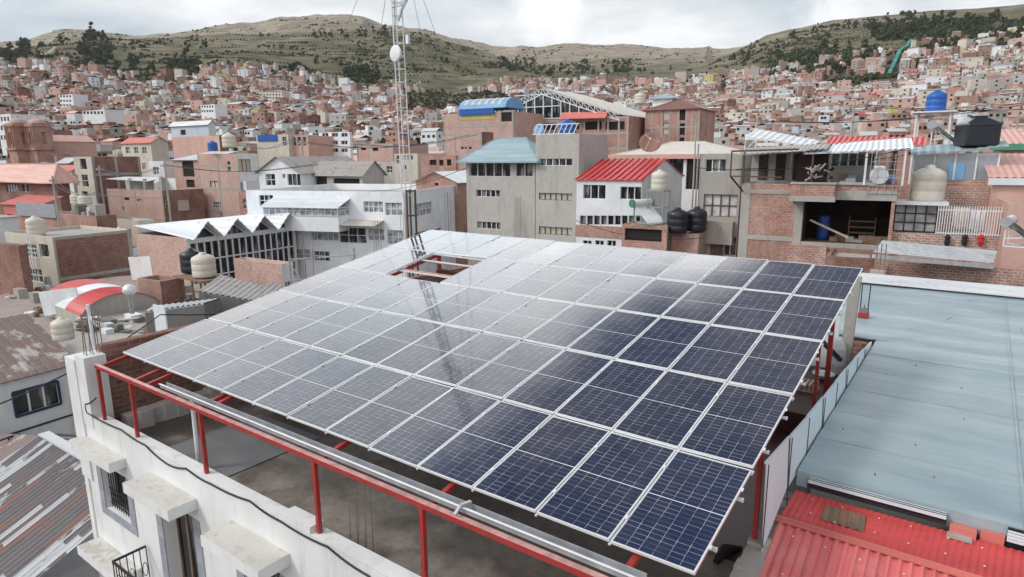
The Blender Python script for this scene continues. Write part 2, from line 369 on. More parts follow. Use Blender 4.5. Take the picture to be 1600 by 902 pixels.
def make_panel():
    root = empty('solar_module', (0, 0, 0))
    f = MB()
    for a, b_ in (((-PW/2, -PL/2, 0), (-PW/2+FR, PL/2, TH)), ((PW/2-FR, -PL/2, 0), (PW/2, PL/2, TH)), ((-PW/2+FR, -PL/2, 0), (PW/2-FR, -PL/2+FR, TH)), ((-PW/2+FR, PL/2-FR, 0), (PW/2-FR, PL/2, TH))): f.box(a, b_)
    f.build('frame', 'alu', root)
    g = MB(); hx = PW/2-FR
    for s0 in (-1, 1):
        ya, yb = (0.006, PL/2-FR) if s0 > 0 else (-PL/2+FR, -0.006)
        g.face([(-hx, ya, TH-0.004), (hx, ya, TH-0.004), (hx, yb, TH-0.004), (-hx, yb, TH-0.004)])
    g.build('glass', 'cell_glass', root)
    d = MB(); d.box((-hx, -0.006, TH-0.008), (hx, 0.006, TH-0.004)); d.box((-hx, -PL/2+FR, TH-0.012), (hx, PL/2-FR, TH-0.008)); d.build('backsheet', 'backsheet', root)
    for y in (-0.55, 0.55):
        c = MB(); c.box((PW/2-0.005, y-0.03, TH-0.01), (PW/2+0.028, y+0.03, TH+0.006)); c.build('clamp', 'alu', root)
    return root
proto = None
rows = ['front', 'second', 'third', 'fourth', 'back']
base_rot = Matrix.Rotation(SL, 4, 'X')
HOLE = {(2, 3), (3, 3)}
for r in range(5):
    for c in range(13):
        if (c, r) in HOLE: continue
        if proto is None: proto = o = make_panel()
        else: o = copy_tree(proto)
        t1, t2 = random.uniform(-0.6, 0.6), random.uniform(-0.45, 0.45)
        mw = Matrix.Translation(pp(c+0.5, (r+0.5)*RP, 0.0)) @ base_rot @ Matrix.Rotation(R(t1), 4, 'Y') @ Matrix.Rotation(R(t2), 4, 'X')
        o.location = mw.to_translation(); o.rotation_euler = mw.to_euler()
        side = ('%s from the left edge' % ORD[c+1]) if c < 7 else ('%s from the right edge' % ORD[13-c]) if c < 12 else 'at the right edge'
        if c == 0: side = 'at the left edge'
        look = 'pale cloud-reflecting' if (c < 8 or (r > 1 and c < 10)) else 'dark blue'
        tag(o, '%s solar panel in the %s row of the array, %s' % (look, rows[r], side), 'solar panel', 'solar panels of the rooftop array')
# steel canopy that carries them
cf = empty('canopy_frame', (0, -0.5, 10.6), 0, 'red painted steel canopy frame with silver gutter carrying the solar panels', 'steel frame')
def LP(p): return Vector(p)-Vector((0, -0.5, 10.6))
def cpart(name, mb, mat, **k): mb.v = [tuple(LP(p)) for p in mb.v]; return mb.build(name, mat, cf, **k)
PX = [0.0, 1.53, 4.18, 7.4, 9.6, 12.3]
for x in PX:
    m = MB(); m.box((x-0.032, -0.532, 10.55), (x+0.032, -0.468, 11.80)); m.box((x-0.09, -0.59, 10.6), (x+0.09, -0.41, 10.615)); cpart('post', m, 'red_paint')
for x in (0.4, 4.2, 8.4, 12.5):
    for y in (9.9,):
        m = MB(); m.box((x-0.05, y-0.05, 10.1), (x+0.05, y+0.05, Z0+y*0.176-0.12)); cpart('post', m, 'red_paint')
for x, y in ((12.8, 6.83), (12.93, 2.6), (4.6, 6.6)):
    m = MB(); m.box((x-0.03, y-0.03, 10.1), (x+0.03, y+0.03, Z0+y*0.176-0.12)); cpart('post', m, 'red_paint')
m = MB(); m.box((-0.06, -0.54, 11.81), (12.6, -0.46, 11.88), 0); m.box((-0.06, -0.541, 11.884), (12.6, -0.459, 11.89), 1); cpart('front_beam', m, ['red_paint', 'red_top'])
for x in PX + [2.0, 3.96]:
    m = MB(); m.bar(pp(x, -0.45, -0.105), pp(x, 10.2, -0.105), 0.07, 0.07); cpart('rafter', m, 'red_paint')
for k in range(5):
    for q in (0.27, 0.73):
        m = MB(); v = (k+q)*RP; m.bar(pp(-0.02, v, -0.045), pp(13.03, v, -0.045), 0.04, 0.035); m.box(tuple(pp(13.03, v, -0.045)-Vector((0.0, 0.022, 0.022))), tuple(pp(13.03, v, -0.045)+Vector((0.015, 0.022, 0.022)))); cpart('rail', m, 'alu')
for k in (1, 2, 3, 4):
    m = MB(); m.bar(pp(0.0, k*RP, -0.03), pp(13.0, k*RP, -0.03), 0.09, 0.03); cpart('purlin', m, 'alu')
for c in range(1, 13):
    m = MB()
    for (va, vb) in (((0.02, 3*RP), (4*RP, 5*RP-0.02)) if c == 3 else ((0.02, 5*RP-0.02),)): m.bar(pp(c, va, -0.012), pp(c, vb, -0.012), 0.026, 0.02)
    cpart('joint_strip', m, 'alu')
for v in (6.75, 7.6):
    m = MB(); m.bar(pp(1.9, v, -0.07), pp(4.1, v, -0.07), 0.06, 0.06); cpart('cross_bar', m, 'red_top')
g = MB(); x0, x1 = 2.6, 12.6
g.box((x0, -0.40, 11.9), (x1, -0.30, 11.905)); g.box((x0, -0.42, 11.9), (x1, -0.40, 11.98), 0); g.box((x0, -0.30, 11.9), (x1, -0.288, 11.975)); g.box((x0, -0.445, 11.975), (x1, -0.42, 11.985), 1)
gut = cpart('gutter', g, ['galvanised', 'alu'])
b2 = MB(); b2.bar((10.2, -0.44, 12.01), (10.25, -0.3, 12.01), 0.05, 0.02); b2.bar((10.2, -0.55, 11.93), (10.2, -0.44, 12.0), 0.04, 0.03); b2.v = [tuple(LP(p)) for p in b2.v]; b2.build('bracket', 'steel', gut)
# --- the home building: front wall with windows, deck, walls
hb = empty('white_house', (0, -0.62, 0), 0, 'white rendered house with grey framed windows below the solar array, black cable along its wall', 'house')
HO = Vector((0, -0.62, 0))
def hpart(name, mb, mat, parent=None, **k): mb.v = [tuple(Vector(p)-HO) for p in mb.v]; return mb.build(name, mat, parent or hb, **k)
def facade_mesh(mb, x0, x1, z0, z1, holes, fn, depth, mi=0, mrev=None):
    """wall of cells between x0..x1, z0..z1 without the holes; fn(u, w, z) -> point, w = depth into the wall"""
    xs = sorted(set([x0, x1]+[min(max(h[i], x0), x1) for h in holes for i in (0, 1)])); zs = sorted(set([z0, z1]+[min(max(h[i], z0), z1) for h in holes for i in (2, 3)]))
    for i in range(len(xs)-1):
        for j in range(len(zs)-1):
            a, b, c, d = xs[i], xs[i+1], zs[j], zs[j+1]
            if b-a < 1e-4 or d-c < 1e-4: continue
            mx, mz = (a+b)/2, (c+d)/2
            if any(h[0] < mx < h[1] and h[2] < mz < h[3] for h in holes): continue
            mb.face([fn(a, 0, c), fn(b, 0, c), fn(b, 0, d), fn(a, 0, d)], mi)
    r = mi if mrev is None else mrev
    for h in holes:
        a, b, c, d = max(h[0], x0), min(h[1], x1), max(h[2], z0), min(h[3], z1)
        if b-a < 1e-3 or d-c < 1e-3: continue
        mb.face([fn(a, 0, c), fn(b, 0, c), fn(b, depth, c), fn(a, depth, c)], r); mb.face([fn(a, 0, d), fn(a, depth, d), fn(b, depth, d), fn(b, 0, d)], r)
        mb.face([fn(a, 0, c), fn(a, depth, c), fn(a, depth, d), fn(a, 0, d)], r); mb.face([fn(b, 0, c), fn(b, 0, d), fn(b, depth, d), fn(b, depth, c)], r)
WIN = [(-0.25, 0.98, 8.5, 9.6), (-0.25, 0.98, 5.8, 7.1), (2.45, 3.72, 7.3, 9.65), (5.35, 6.45, 8.3, 9.6), (2.45, 3.72, 4.6, 6.4)]
m = MB(); facade_mesh(m, -1.2, 14, 0, 10.62, WIN, lambda u, w_, z: (u, -0.62+w_, z), 0.3)
m.box((-0.5, -0.618, 10.62), (14, -0.36, 10.63)); m.face([(-0.5, -0.36, 9.9), (14, -0.36, 9.9), (14, -0.36, 10.62), (-0.5, -0.36, 10.62)])
m.box((6.6, -0.615, 10.631), (7.32, -0.36, 10.74)); m.box((-1.2, -0.62, 0), (-1.19, 13, 10.6)); m.box((-1.2, 13, 0), (13.3, 13.15, 10.6)); m.box((12.98, -0.3, 0), (13.0, 13, 10.0))
hpart('wall', m, 'facade')
m = MB(); m.box((-1.3, -0.66, 9.0), (-0.78, -0.2, 11.88)); m.box((-0.78, -0.64, 10.4), (-0.3, -0.2, 12.0)); m.box((-1.22, -0.655, 0), (-1.02, -0.62, 9.0)); hpart('pillar', m, 'white_old')
m = MB(); m.box((-1.19, -0.36, 9.95), (13.0, 13, 10.1)); deck_o = hpart('roof_deck', m, 'concrete')
def m_deck():
    m_, n_, b_ = nt('deck'); tc_ = N(n_, 'ShaderNodeTexCoord'); co = tc_.outputs['Object']
    f = noisev(n_, co, 0.5, 8, 0.6); g = noisev(n_, co, 0.33, 3, 0.45); h = noisev(n_, co, 6, 6, 0.7)
    c = ramp(n_, f, [(0.3, (0.12, 0.1, 0.088)), (0.5, (0.23, 0.205, 0.18)), (0.7, (0.32, 0.29, 0.26))])
    c = mixc(n_, mth(n_, 'MULTIPLY', ramp(n_, g, [(0.5, (0, 0, 0)), (0.53, (1, 1, 1))]), 0.55), c, (0.06, 0.048, 0.042))
    c = mixc(n_, 0.25, c, ramp(n_, h, [(0.35, (0.1, 0.1, 0.1)), (0.65, (0.9, 0.9, 0.9))]), 'OVERLAY')
    L(n_, c, b_.inputs['Base Color']); b_.inputs['Roughness'].default_value = 0.75
m_deck(); deck_o.data.materials[0] = MATS['deck']
# brick walls round the deck
bw = MB(); bw.box((-0.74, -0.2, 0), (-0.5, 13, 12.14), 0); bw.build('brick_wall', 'brick_dark'); tag(bpy.data.objects['brick_wall'], 'dark red brick wall along the left side of the solar array roof', 'wall')
lw = MB()
random.seed(3)
for k in range(10):
    y = 0.0+k*0.28; lw.box((-0.499, y, 10.1), (-0.15+0.04*math.sin(2.1*k), y+0.279, 10.46+0.06*random.random()), 0)
lw.build('low_wall', 'peeling'); tag(bpy.data.objects['low_wall'], 'low crumbling adobe kerb wall on the deck beside the brick wall', 'wall')
m = MB()
for k in range(3): m.box((1.36+k*0.76, 0.15, 10.104+0.004*k), (1.36+k*0.76+0.78, 2.35, 10.112+0.004*k))
m_plain('sheet_grey', (0.23, 0.235, 0.25), 0.6, var=0.12, scale=1.5); o = m.build('deck_sheet', 'sheet_grey'); tag(o, 'flat grey metal sheets laid on the deck behind the parapet', 'metal sheet')
bk = MB(); bk.box((-0.5, 12.7, 10.1), (13, 12.95, 11.3)); bk.box((1.2, 8.9, 10.1), (6.0, 9.1, 12.7)); o = bk.build('inner_wall', 'brick'); tag(o, 'red brick walls seen through the missing panels of the array', 'wall')
o = MB().lathe([(0.02, 0), (0.45, 0), (0.48, 0.9), (0.35, 1.1), (0.15, 1.15), (0.02, 1.17)], 20, (4.3, 8.1, 11.0)).build('water_tank', 'concrete_dark', smooth=True); tag(o, 'grey round tank under the gap in the solar array', 'water tank')
m = MB(); m.box((3.8, 7.6, 10.1), (4.8, 8.6, 11.0)); tag(m.build('tank_plinth', 'brick'), 'brick plinth below the gap in the solar array', 'plinth')
# window ledges (concrete hoods), frames, windows, door, balcony
for (a, b_, z, nm) in ((-0.9, 1.1, 9.88, -0.95), (2.2, 3.95, 9.9, -1.15), (5.1, 6.75, 9.88, -1.18), (-0.95, 1.1, 7.3, -1.1)):
    m = MB(); m.box((a, nm, z), (b_, -0.622, z+0.2)); h = hpart('window_hood', m, 'white_old'); m = MB(); m.box((a+0.004, nm+0.004, z+0.2), (b_-0.004, -0.624, z+0.206)); m.v = [tuple(Vector(p)-HO) for p in m.v]; m.build('weathered_top', 'peeling', h)
for (a, b_, c, d) in WIN:
    fr = MB(); t = 0.24
    for q in ((a-t, a, c-0.2, d), (b_, b_+t, c-0.2, d), (a, b_, c-0.2, c)):
        nn_ = max(1, int((q[3]-q[2])/0.3)) if q[1]-q[0] < 0.4 else 1
        for k in range(nn_):
            zz = q[2]+(q[3]-q[2])*k/nn_; fr.box((q[0], -0.64, zz+0.004), (q[1], -0.621, zz+(q[3]-q[2])/nn_-0.008))
    wd = MB(); wd.face([(a, -0.33, c), (b_, -0.33, c), (b_, -0.33, d), (a, -0.33, d)], 0)
    for k in range(0, 4): x = a+(b_-a)*k/3; wd.box((x-0.02, -0.37, c), (x+0.02, -0.335, d), 1)
    for z in (c+0.02, d-0.04): wd.box((a+0.021, -0.372, z-0.02), (b_-0.021, -0.337, z+0.02), 1)
    w_ = hpart('door' if d-c > 1.7 else 'window', wd, ['glass', 'wood'])
    fr.v = [tuple(Vector(p)-HO) for p in fr.v]; fr.build('tile_surround', 'tile_grey', w_)
    if d-c < 1.7:
        gr = MB()
        for k in range(11): x = a+(b_-a)*(k+0.5)/11; gr.bar((x, -0.52, c), (x, -0.52, d), 0.016)
        for z in (c+0.08, c+0.45, d-0.1): gr.bar((a, -0.52, z), (b_, -0.52, z), 0.02)
        for k in range(10):
            x = a+(b_-a)*(k+1)/11
            for s_ in range(6): t0, t1 = s_*math.pi/3, (s_+1)*math.pi/3; gr.bar((x+0.04*math.cos(t0), -0.52, c+0.26+0.12*math.sin(t0)), (x+0.04*math.cos(t1), -0.52, c+0.26+0.12*math.sin(t1)), 0.012)
        gr.v = [tuple(Vector(p)-HO) for p in gr.v]; gr.build('grille', 'black_iron', w_)
bl = MB(); bl.box((1.5, -1.35, 7.1), (4.2, -0.622, 7.28)); bal = hpart('balcony', bl, 'white_old')
gr = MB()
for (p, q) in (((1.6, -1.3), (4.1, -1.3)), ((1.6, -1.3), (1.6, -0.66)), ((4.1, -1.3), (4.1, -0.66))):
    P_, Q_ = Vector((p[0], p[1], 0)), Vector((q[0], q[1], 0)); nb = max(2, int((Q_-P_).length/0.12))
    for z in (7.32, 8.25): gr.bar(P_+Vector((0, 0, z)), Q_+Vector((0, 0, z)), 0.04)
    for k in range(nb+1):
        x = P_.lerp(Q_, k/nb); gr.bar(x+Vector((0, 0, 7.3)), x+Vector((0, 0, 8.25)), 0.016)
        if k % 2 == 0 and k < nb:
            c_ = P_.lerp(Q_, (k+0.5)/nb)
            dd = (Q_-P_).normalized()
            for s_ in range(8):
                t0, t1 = s_*math.pi/4, (s_+1)*math.pi/4
                gr.bar(c_+dd*(0.05*math.cos(t0))+Vector((0, 0, 7.75+0.16*math.sin(t0))), c_+dd*(0.05*math.cos(t1))+Vector((0, 0, 7.75+0.16*math.sin(t1))), 0.012)
gr.v = [tuple(Vector(p)-HO) for p in gr.v]; gr.build('railing', 'black_iron', bal)
# cable along the wall
pts = []
cab = [(150, 622, 0), (133, 632, 0), (136, 645, 0), (190, 672, 0), (227, 696, 0), (262, 726, 0), (290, 732, 0), (330, 757, 0), (390, 783, 0), (438, 815, 0), (512, 855, 0), (575, 900, 0), (640, 950, 0)]
cp = [aty(x, y, -0.64) for x, y, _ in cab]
for i in range(len(cp)-1):
    for k in range(6):
        t = k/6; p = cp[i].lerp(cp[i+1], t); p.z -= 0.03*math.sin(math.pi*t); pts.append(p)
o = MB().tube(pts, 0.017, 6).build('cable', 'rubber'); tag(o, 'black cable clipped along the white parapet wall', 'cable')
# rebar bunches
def rebar(x, y, z, h, n_, sp, label, lean=0.02, r=0.009, name='rebar_bunch'):
    m = MB()
    for k in range(n_):
        a, b_ = (k % 2)*sp, (k//2)*sp*0.9
        p = Vector((x+a, y+b_, z)); m.tube([p, p+Vector((random.uniform(-lean, lean), random.uniform(-lean, lean), h*random.uniform(0.85, 1)))], r, 4)
    for q in (0.12, 0.2): m.bar((x-0.01, y, z+h*q), (x+sp, y, z+h*q), 0.012)
    return tag(m.build(name, 'rebar'), label, 'rebar', 'bare rebar bunches')
rebar(7.72, -0.2, 10.1, 1.35, 6, 0.17, 'thin rebar bunch rising from the parapet beside the red post', 0.06)
rebar(-0.62, -0.5, 12.0, 0.95, 7, 0.14, 'rebar bunch on the white corner pillar at left', 0.05, 0.011)
# column behind the right back corner, pieces on the right deck
m = MB(); m.bar((12.5, 12.2, 10.1), (12.58, 12.2, 13.15), 0.24, 0.24); tag(m.build('concrete_column', 'concrete'), 'leaning bare concrete column at the far right corner of the array', 'column')
m = MB(); m.box((9.0, 12.3, 10.1), (12.3, 12.36, 12.6)); tag(m.build('white_partition', 'white_clean'), 'white boarding standing under the back right corner of the array', 'partition')
m = MB(); m.bar((11.75, 9.6, 12.6), (12.55, 11.2, 11.2), 0.09); tag(m.build('brace_beam', 'black_iron'), 'dark diagonal brace under the right back corner of the array', 'beam')
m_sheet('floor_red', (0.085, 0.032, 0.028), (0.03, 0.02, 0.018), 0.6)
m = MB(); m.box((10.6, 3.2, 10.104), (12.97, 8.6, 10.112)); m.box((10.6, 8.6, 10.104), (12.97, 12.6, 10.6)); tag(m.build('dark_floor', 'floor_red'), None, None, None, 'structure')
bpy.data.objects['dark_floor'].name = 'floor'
def bowl(c, r, label):
    m = MB(); m.lathe([(r*0.25, 0.0), (r*0.7, 0.05), (r, 0.16), (r*0.97, 0.16), (r*0.66, 0.07), (r*0.2, 0.02)], 18, c)
    for k in range(6): t = k*math.pi/6; m.bar((c[0]-r*math.cos(t), c[1]-r*math.sin(t), c[2]+0.165), (c[0]+r*math.cos(t), c[1]+r*math.sin(t), c[2]+0.165), 0.02)
    return tag(m.build('wire_basket', 'tin_white', smooth=False), label, 'basket')
q = atz(1286, 592, 10.62); bowl((q.x, q.y, 10.605), 0.27, 'round white wire basket on the dark floor right of the array')
q = atz(1258, 606, 10.62); q.z = 10.605; m = MB()
for k in range(6): m.box((q.x-0.3+k*0.1, q.y-0.25, 10.62), (q.x-0.24+k*0.1, q.y+0.25, 10.78))
m.box((q.x-0.32, q.y-0.27, 10.605), (q.x+0.3, q.y+0.27, 10.625)); tag(m.build('slatted_crate', 'wood_pale'), 'pale slatted crate on the dark floor at the array edge', 'crate')
q = atz(1307, 584, 10.62); m = MB(); m.lathe([(0.06, 0), (0.16, 0.02), (0.2, 0.3), (0.17, 0.7), (0.09, 0.95), (0.05, 1.0)], 12, (q.x, q.y, 10.605)); tag(m.build('plastic_bag', 'tin'), 'grey wrapped plastic bundle standing on the dark floor', 'bundle')
# things near the left deck under the array
q = Vector((0.9, 3.0, 10.1)); m = MB()
for a, b_ in (((0, 0, 0), (0, 0.1, 1.5)), ((0.5, 0, 0), (0.5, 0.1, 1.5)), ((0, 0.05, 1.4), (0.5, 0.05, 1.4)), ((0, 0.05, 0.7), (0.5, 0.05, 0.7))): m.bar(q+Vector(a), q+Vector(b_), 0.04)
tag(m.build('metal_rack', 'frame_white'), 'white metal rack under the front left corner of the array', 'rack')
random.seed(8); m = MB()
for k in range(9):
    p = Vector((2.2+random.uniform(-0.4, 0.4), 2.9+random.uniform(-0.3, 0.3), 10.12+k*0.09)); m.bar(p-Vector((0.3, 0.1*random.uniform(-1, 1), 0)), p+Vector((0.3, 0.1, random.uniform(-.1, .15))), 0.13, 0.08)
tag(m.build('scrap_pile', 'tin_white'), 'pile of white scrap and bags under the left of the array', 'scrap')
m = MB(); m.tube([(2.9, 0.0, 10.12), (2.88, 0.02, 11.6)], 0.045, 10); m.tube([(2.9, 0, 10.1), (2.9, 0, 10.14)], 0.08, 10); tag(m.build('white_pipe', 'frame_white'), 'white pipe standing on the deck between two red posts', 'pipe')
q = atz(880/3.27, 626+225/3.27, 10.1) if False else Vector((2.2, 0.7, 10.1))
m = MB(); m.tube([(12.3, 3.0, 10.11), (12.35, 3.3, 10.2), (12.5, 3.6, 10.12)], [0.05, 0.09, 0.03], 7); tag(m.build('dark_rag', 'cloth_black'), 'crumpled black rag on the deck near the red roof', 'rag')
# --- strip between the array and the teal roof: rough wall + sheet-metal fence
m = MB(); random.seed(5)
for k in range(24):
    y = -0.5+k*0.2; m.box((12.86+0.02*random.random(), y, 9.5), (13.12+0.04*random.random(), y+0.199, 10.85+0.16*random.random()+0.05*math.sin(k)), 0)
tag(m.build('rubble_wall', 'concrete'), 'rough crumbling concrete wall between the deck and the red roof', 'wall')
fe = empty('sheet_fence', (13.1, 2.0, 11.0), 0, 'white sheet metal fence panels along the edge of the teal roof', 'fence')
m_plain('sheet_white', (0.7, 0.8, 0.86), 0.85, var=0.05)
ys = [2.4, 3.7, 4.9, 6.2, 7.4, 8.6, 9.9, 11.2, 12.4]
for i in range(len(ys)-1):
    m = MB(); y0, y1 = ys[i]+0.02, ys[i+1]-0.02
    FZ = lambda y: 12.2-0.085*(y-2.6) if y < 5 else 11.996-0.057*(y-5) if y < 9.5 else 11.74-0.1*(y-9.5)
    za, zb_ = FZ(y0), FZ(y1); x = 13.07+0.01*(i % 2)
    P_ = [(x, y0, 11.3 if i else 10.9), (x, y1, 11.3), (x-0.03, y1, zb_), (x-0.03, y0, za)]
    m.face(P_); m.face([(p[0]+0.006, p[1], p[2]) for p in P_][::-1]); m.bar(P_[3], P_[2], 0.03)
    m.v = [tuple(Vector(p)-Vector((13.1, 2.0, 11.0))) for p in m.v]; m.build('metal_panel', 'sheet_white', fe)
    pz = MB(); pz.bar((13.088, y0-0.02, 11.0), (13.088, y0-0.02, za), 0.012, 0.012); pz.v = [tuple(Vector(p)-Vector((13.1, 2.0, 11.0))) for p in pz.v]; pz.build('post', 'rubber', fe)
# --- teal roof
def m_teal():
    m_, n_, b_ = nt('teal_roof'); tc_ = N(n_, 'ShaderNodeTexCoord'); co = tc_.outputs['Object']
    f = noisev(n_, co, 0.55, 10, 0.68, (0.55, 2.2, 1)); g = noisev(n_, co, 1.6, 9, 0.74, (0.25, 2.2, 1)); h = noisev(n_, co, 2.4, 9, 0.8, (0.6, 1.4, 1))
    c = ramp(n_, f, [(0.3, (0.23, 0.31, 0.34)), (0.5, (0.32, 0.41, 0.445)), (0.7, (0.46, 0.53, 0.56))])
    c = mixc(n_, mth(n_, 'MULTIPLY', ramp(n_, g, [(0.52, (0, 0, 0)), (0.68, (1, 1, 1))]), 0.5), c, (0.36, 0.38, 0.38))
    c = mixc(n_, mth(n_, 'MULTIPLY', ramp(n_, h, [(0.64, (0, 0, 0)), (0.7, (1, 1, 1))]), 0.6), c, (0.2, 0.2, 0.21))
    L(n_, c, b_.inputs['Base Color']); b_.inputs['Roughness'].default_value = 0.4
m_teal()
th = empty('teal_roof_house', (13.2, 4.1, 0), 0, 'large building with flat faded teal metal roof right of the solar array', 'building')
def tpart(name, mb, mat): mb.v = [tuple(Vector(p)-Vector((13.2, 4.1, 0))) for p in mb.v]; return mb.build(name, mat, th)
m = MB(); nx = 26
X0, X1, Y0, Y1 = 13.11, 30.0, 4.16, 21.6
for k in range(12):   # overlapping sheets, each a shade above the one before
    y0 = Y0+(Y1-Y0)*k/12; y1 = Y0+(Y1-Y0)*(k+1)/12
    for j in range(3):
        x0 = X0+(X1-X0)*j/3; x1 = X0+(X1-X0)*(j+1)/3; xl = x0 if j else x0
        zz = 11.4+0.006*((k+j) % 2)
        m.face([(x0, y0, zz), (x1, y0, zz), (x1, y1, zz+0.012), (x0, y1, zz+0.012)])
m.box((11.3, 13.0, 11.36), (13.109, 21.6, 11.398))
m.face([(X0, Y0, 11.15), (X1, Y0, 11.15), (X1, Y0, 11.4), (X0, Y0, 11.4)])
for k in range(1, 12): y0 = Y0+(Y1-Y0)*k/12; m.box((X0, y0-0.02, 11.412), (X1, y0+0.02, 11.424+0.0))
for k in (15.9, 20.2): m.box((k-0.02, Y0, 11.426), (k+0.02, Y1, 11.43))
tpart('roof', m, 'teal_roof')
m = MB(); random.seed(31)
for k in range(34): x, y = random.uniform(13.3, 22), random.uniform(4.3, 21); s_ = random.uniform(0.008, 0.028); m.bar((x, y, 11.42), (x+s_*2*random.uniform(-1, 1), y+s_, 11.43), s_*0.7, 0.02)
tpart('grit', m, 'concrete_dark')['kind'] = 'stuff'
m = MB(); m.box((13.3, 4.3, 0), (30, 21.3, 11.1)); m.box((11.35, 13.3, 0), (13.3, 21.3, 11.3)); tpart('wall', m, 'render_grey')
m = MB()
for k, (mi) in enumerate((0, 1, 0, 1, 0)):
    m.box((13.3, 4.03+0.022*k, 11.3-0.01*k), (15.05, 4.05+0.022*k, 11.345+0.003*k), mi)
m.box((13.28, 4.07, 11.2), (15.06, 4.14, 11.26), 1)
for k in range(4): m.box((15.72, 4.05+0.02*k, 11.22+0.035*k), (30, 4.12, 11.245+0.035*k), 0)
m.box((15.72, 4.125, 11.1), (30, 4.15, 11.38), 1)
tpart('gutter', m, ['tin_white', 'rubber'])
m = MB(); m.sheet((11.4, 20.9, 11.46), (11.4, 21.9, 11.66), (30, 21.9, 11.66), (30, 20.9, 11.46), 0.25, 0.06); tpart('ridge_sheet', m, 'tin')
# small brick stub with rebar on the teal roof
q = atz(1349, 494, 11.45); m = MB(); m.box((q.x-0.14, q.y-0.1, 11.42), (q.x+0.14, q.y+0.1, 11.56), 0); m.box((q.x-0.12, q.y-0.09, 11.56), (q.x+0.12, q.y+0.09, 11.68), 1)
for a in (-0.1, 0.1): m.tube([(q.x+a, q.y, 11.6), (q.x+a*1.1, q.y, 12.45)], 0.016, 5, 2)
m.tube([(q.x, q.y, 11.6), (q.x, q.y, 11.8)], 0.012, 5, 2)
tag(m.build('brick_stub', ['red_paint', 'concrete_dark', 'black_iron']), 'small red brick stub with two steel bars on the teal roof', 'column stub')
# --- red corrugated roof, near right
rr = empty('red_roof_house', (13.2, 1.0, 0), 0, 'low building with bright red corrugated roof in the near right corner', 'building')
def rpart(name, mb, mat): mb.v = [tuple(Vector(p)-Vector((13.2, 1.0, 0))) for p in mb.v]; return mb.build(name, mat, rr)
m = MB(); m.sheet((13.08, 3.25, 11.0), (24, 3.25, 11.0), (24, 4.2, 11.13), (13.14, 4.02, 11.13), 0.085, 0.009); rpart('back_slope', m, 'red_sheet')
m = MB(); m.sheet((13.2, -3.0, 9.6), (24, -3.0, 9.6), (24, 3.22, 11.0), (13.1, 3.22, 11.0), 0.125, 0.028); rpart('front_slope', m, 'red_sheet_lit')
m = MB(); m.bar((13.06, 3.23, 11.03), (24, 3.23, 11.03), 0.13, 0.03); m.bar((13.05, 3.23, 11.055), (24, 3.23, 11.055), 0.05, 0.03); rpart('ridge_cap', m, 'red_faded')
m = MB(); m.box((13.2, -2.9, 0), (24, 4.3, 9.6)); m.face([(13.2, -2.9, 9.6), (13.2, 3.2, 10.95), (13.2, 4.3, 10.7), (13.2, 4.3, 9.6)]); rpart('wall', m, 'adobe')
m = MB(); random.seed(2)
for y, z in ((3.55, 11.06), (3.9, 11.11), (2.9, 10.99), (2.2, 10.83), (1.4, 10.64)):
    for k in range(26): x = 13.4+k*0.42+random.uniform(-.05, .05); m.lathe([(0.012, 0), (0.012, 0.012), (0.003, 0.016)], 6, (x, y+random.uniform(-.03, .03), z))
o = rpart('screw', m, 'alu'); o['kind'] = 'stuff'
m = MB(); m.sheet((13.6, 3.5, 11.06), (14.15, 3.5, 11.06), (14.12, 3.86, 11.12), (13.6, 3.86, 11.12), 0.1, 0.016); rpart('skylight', m, 'wood')
m = MB(); m.box((15.1, 4.0, 11.08), (15.4, 4.15, 11.24), 0); m.box((15.08, 3.9, 11.12), (15.36, 3.999, 11.16), 1); m.box((15.44, 4.08, 11.08), (15.7, 4.15, 11.26), 0); rpart('chimney_patch', m, ['red_faded', 'concrete'])
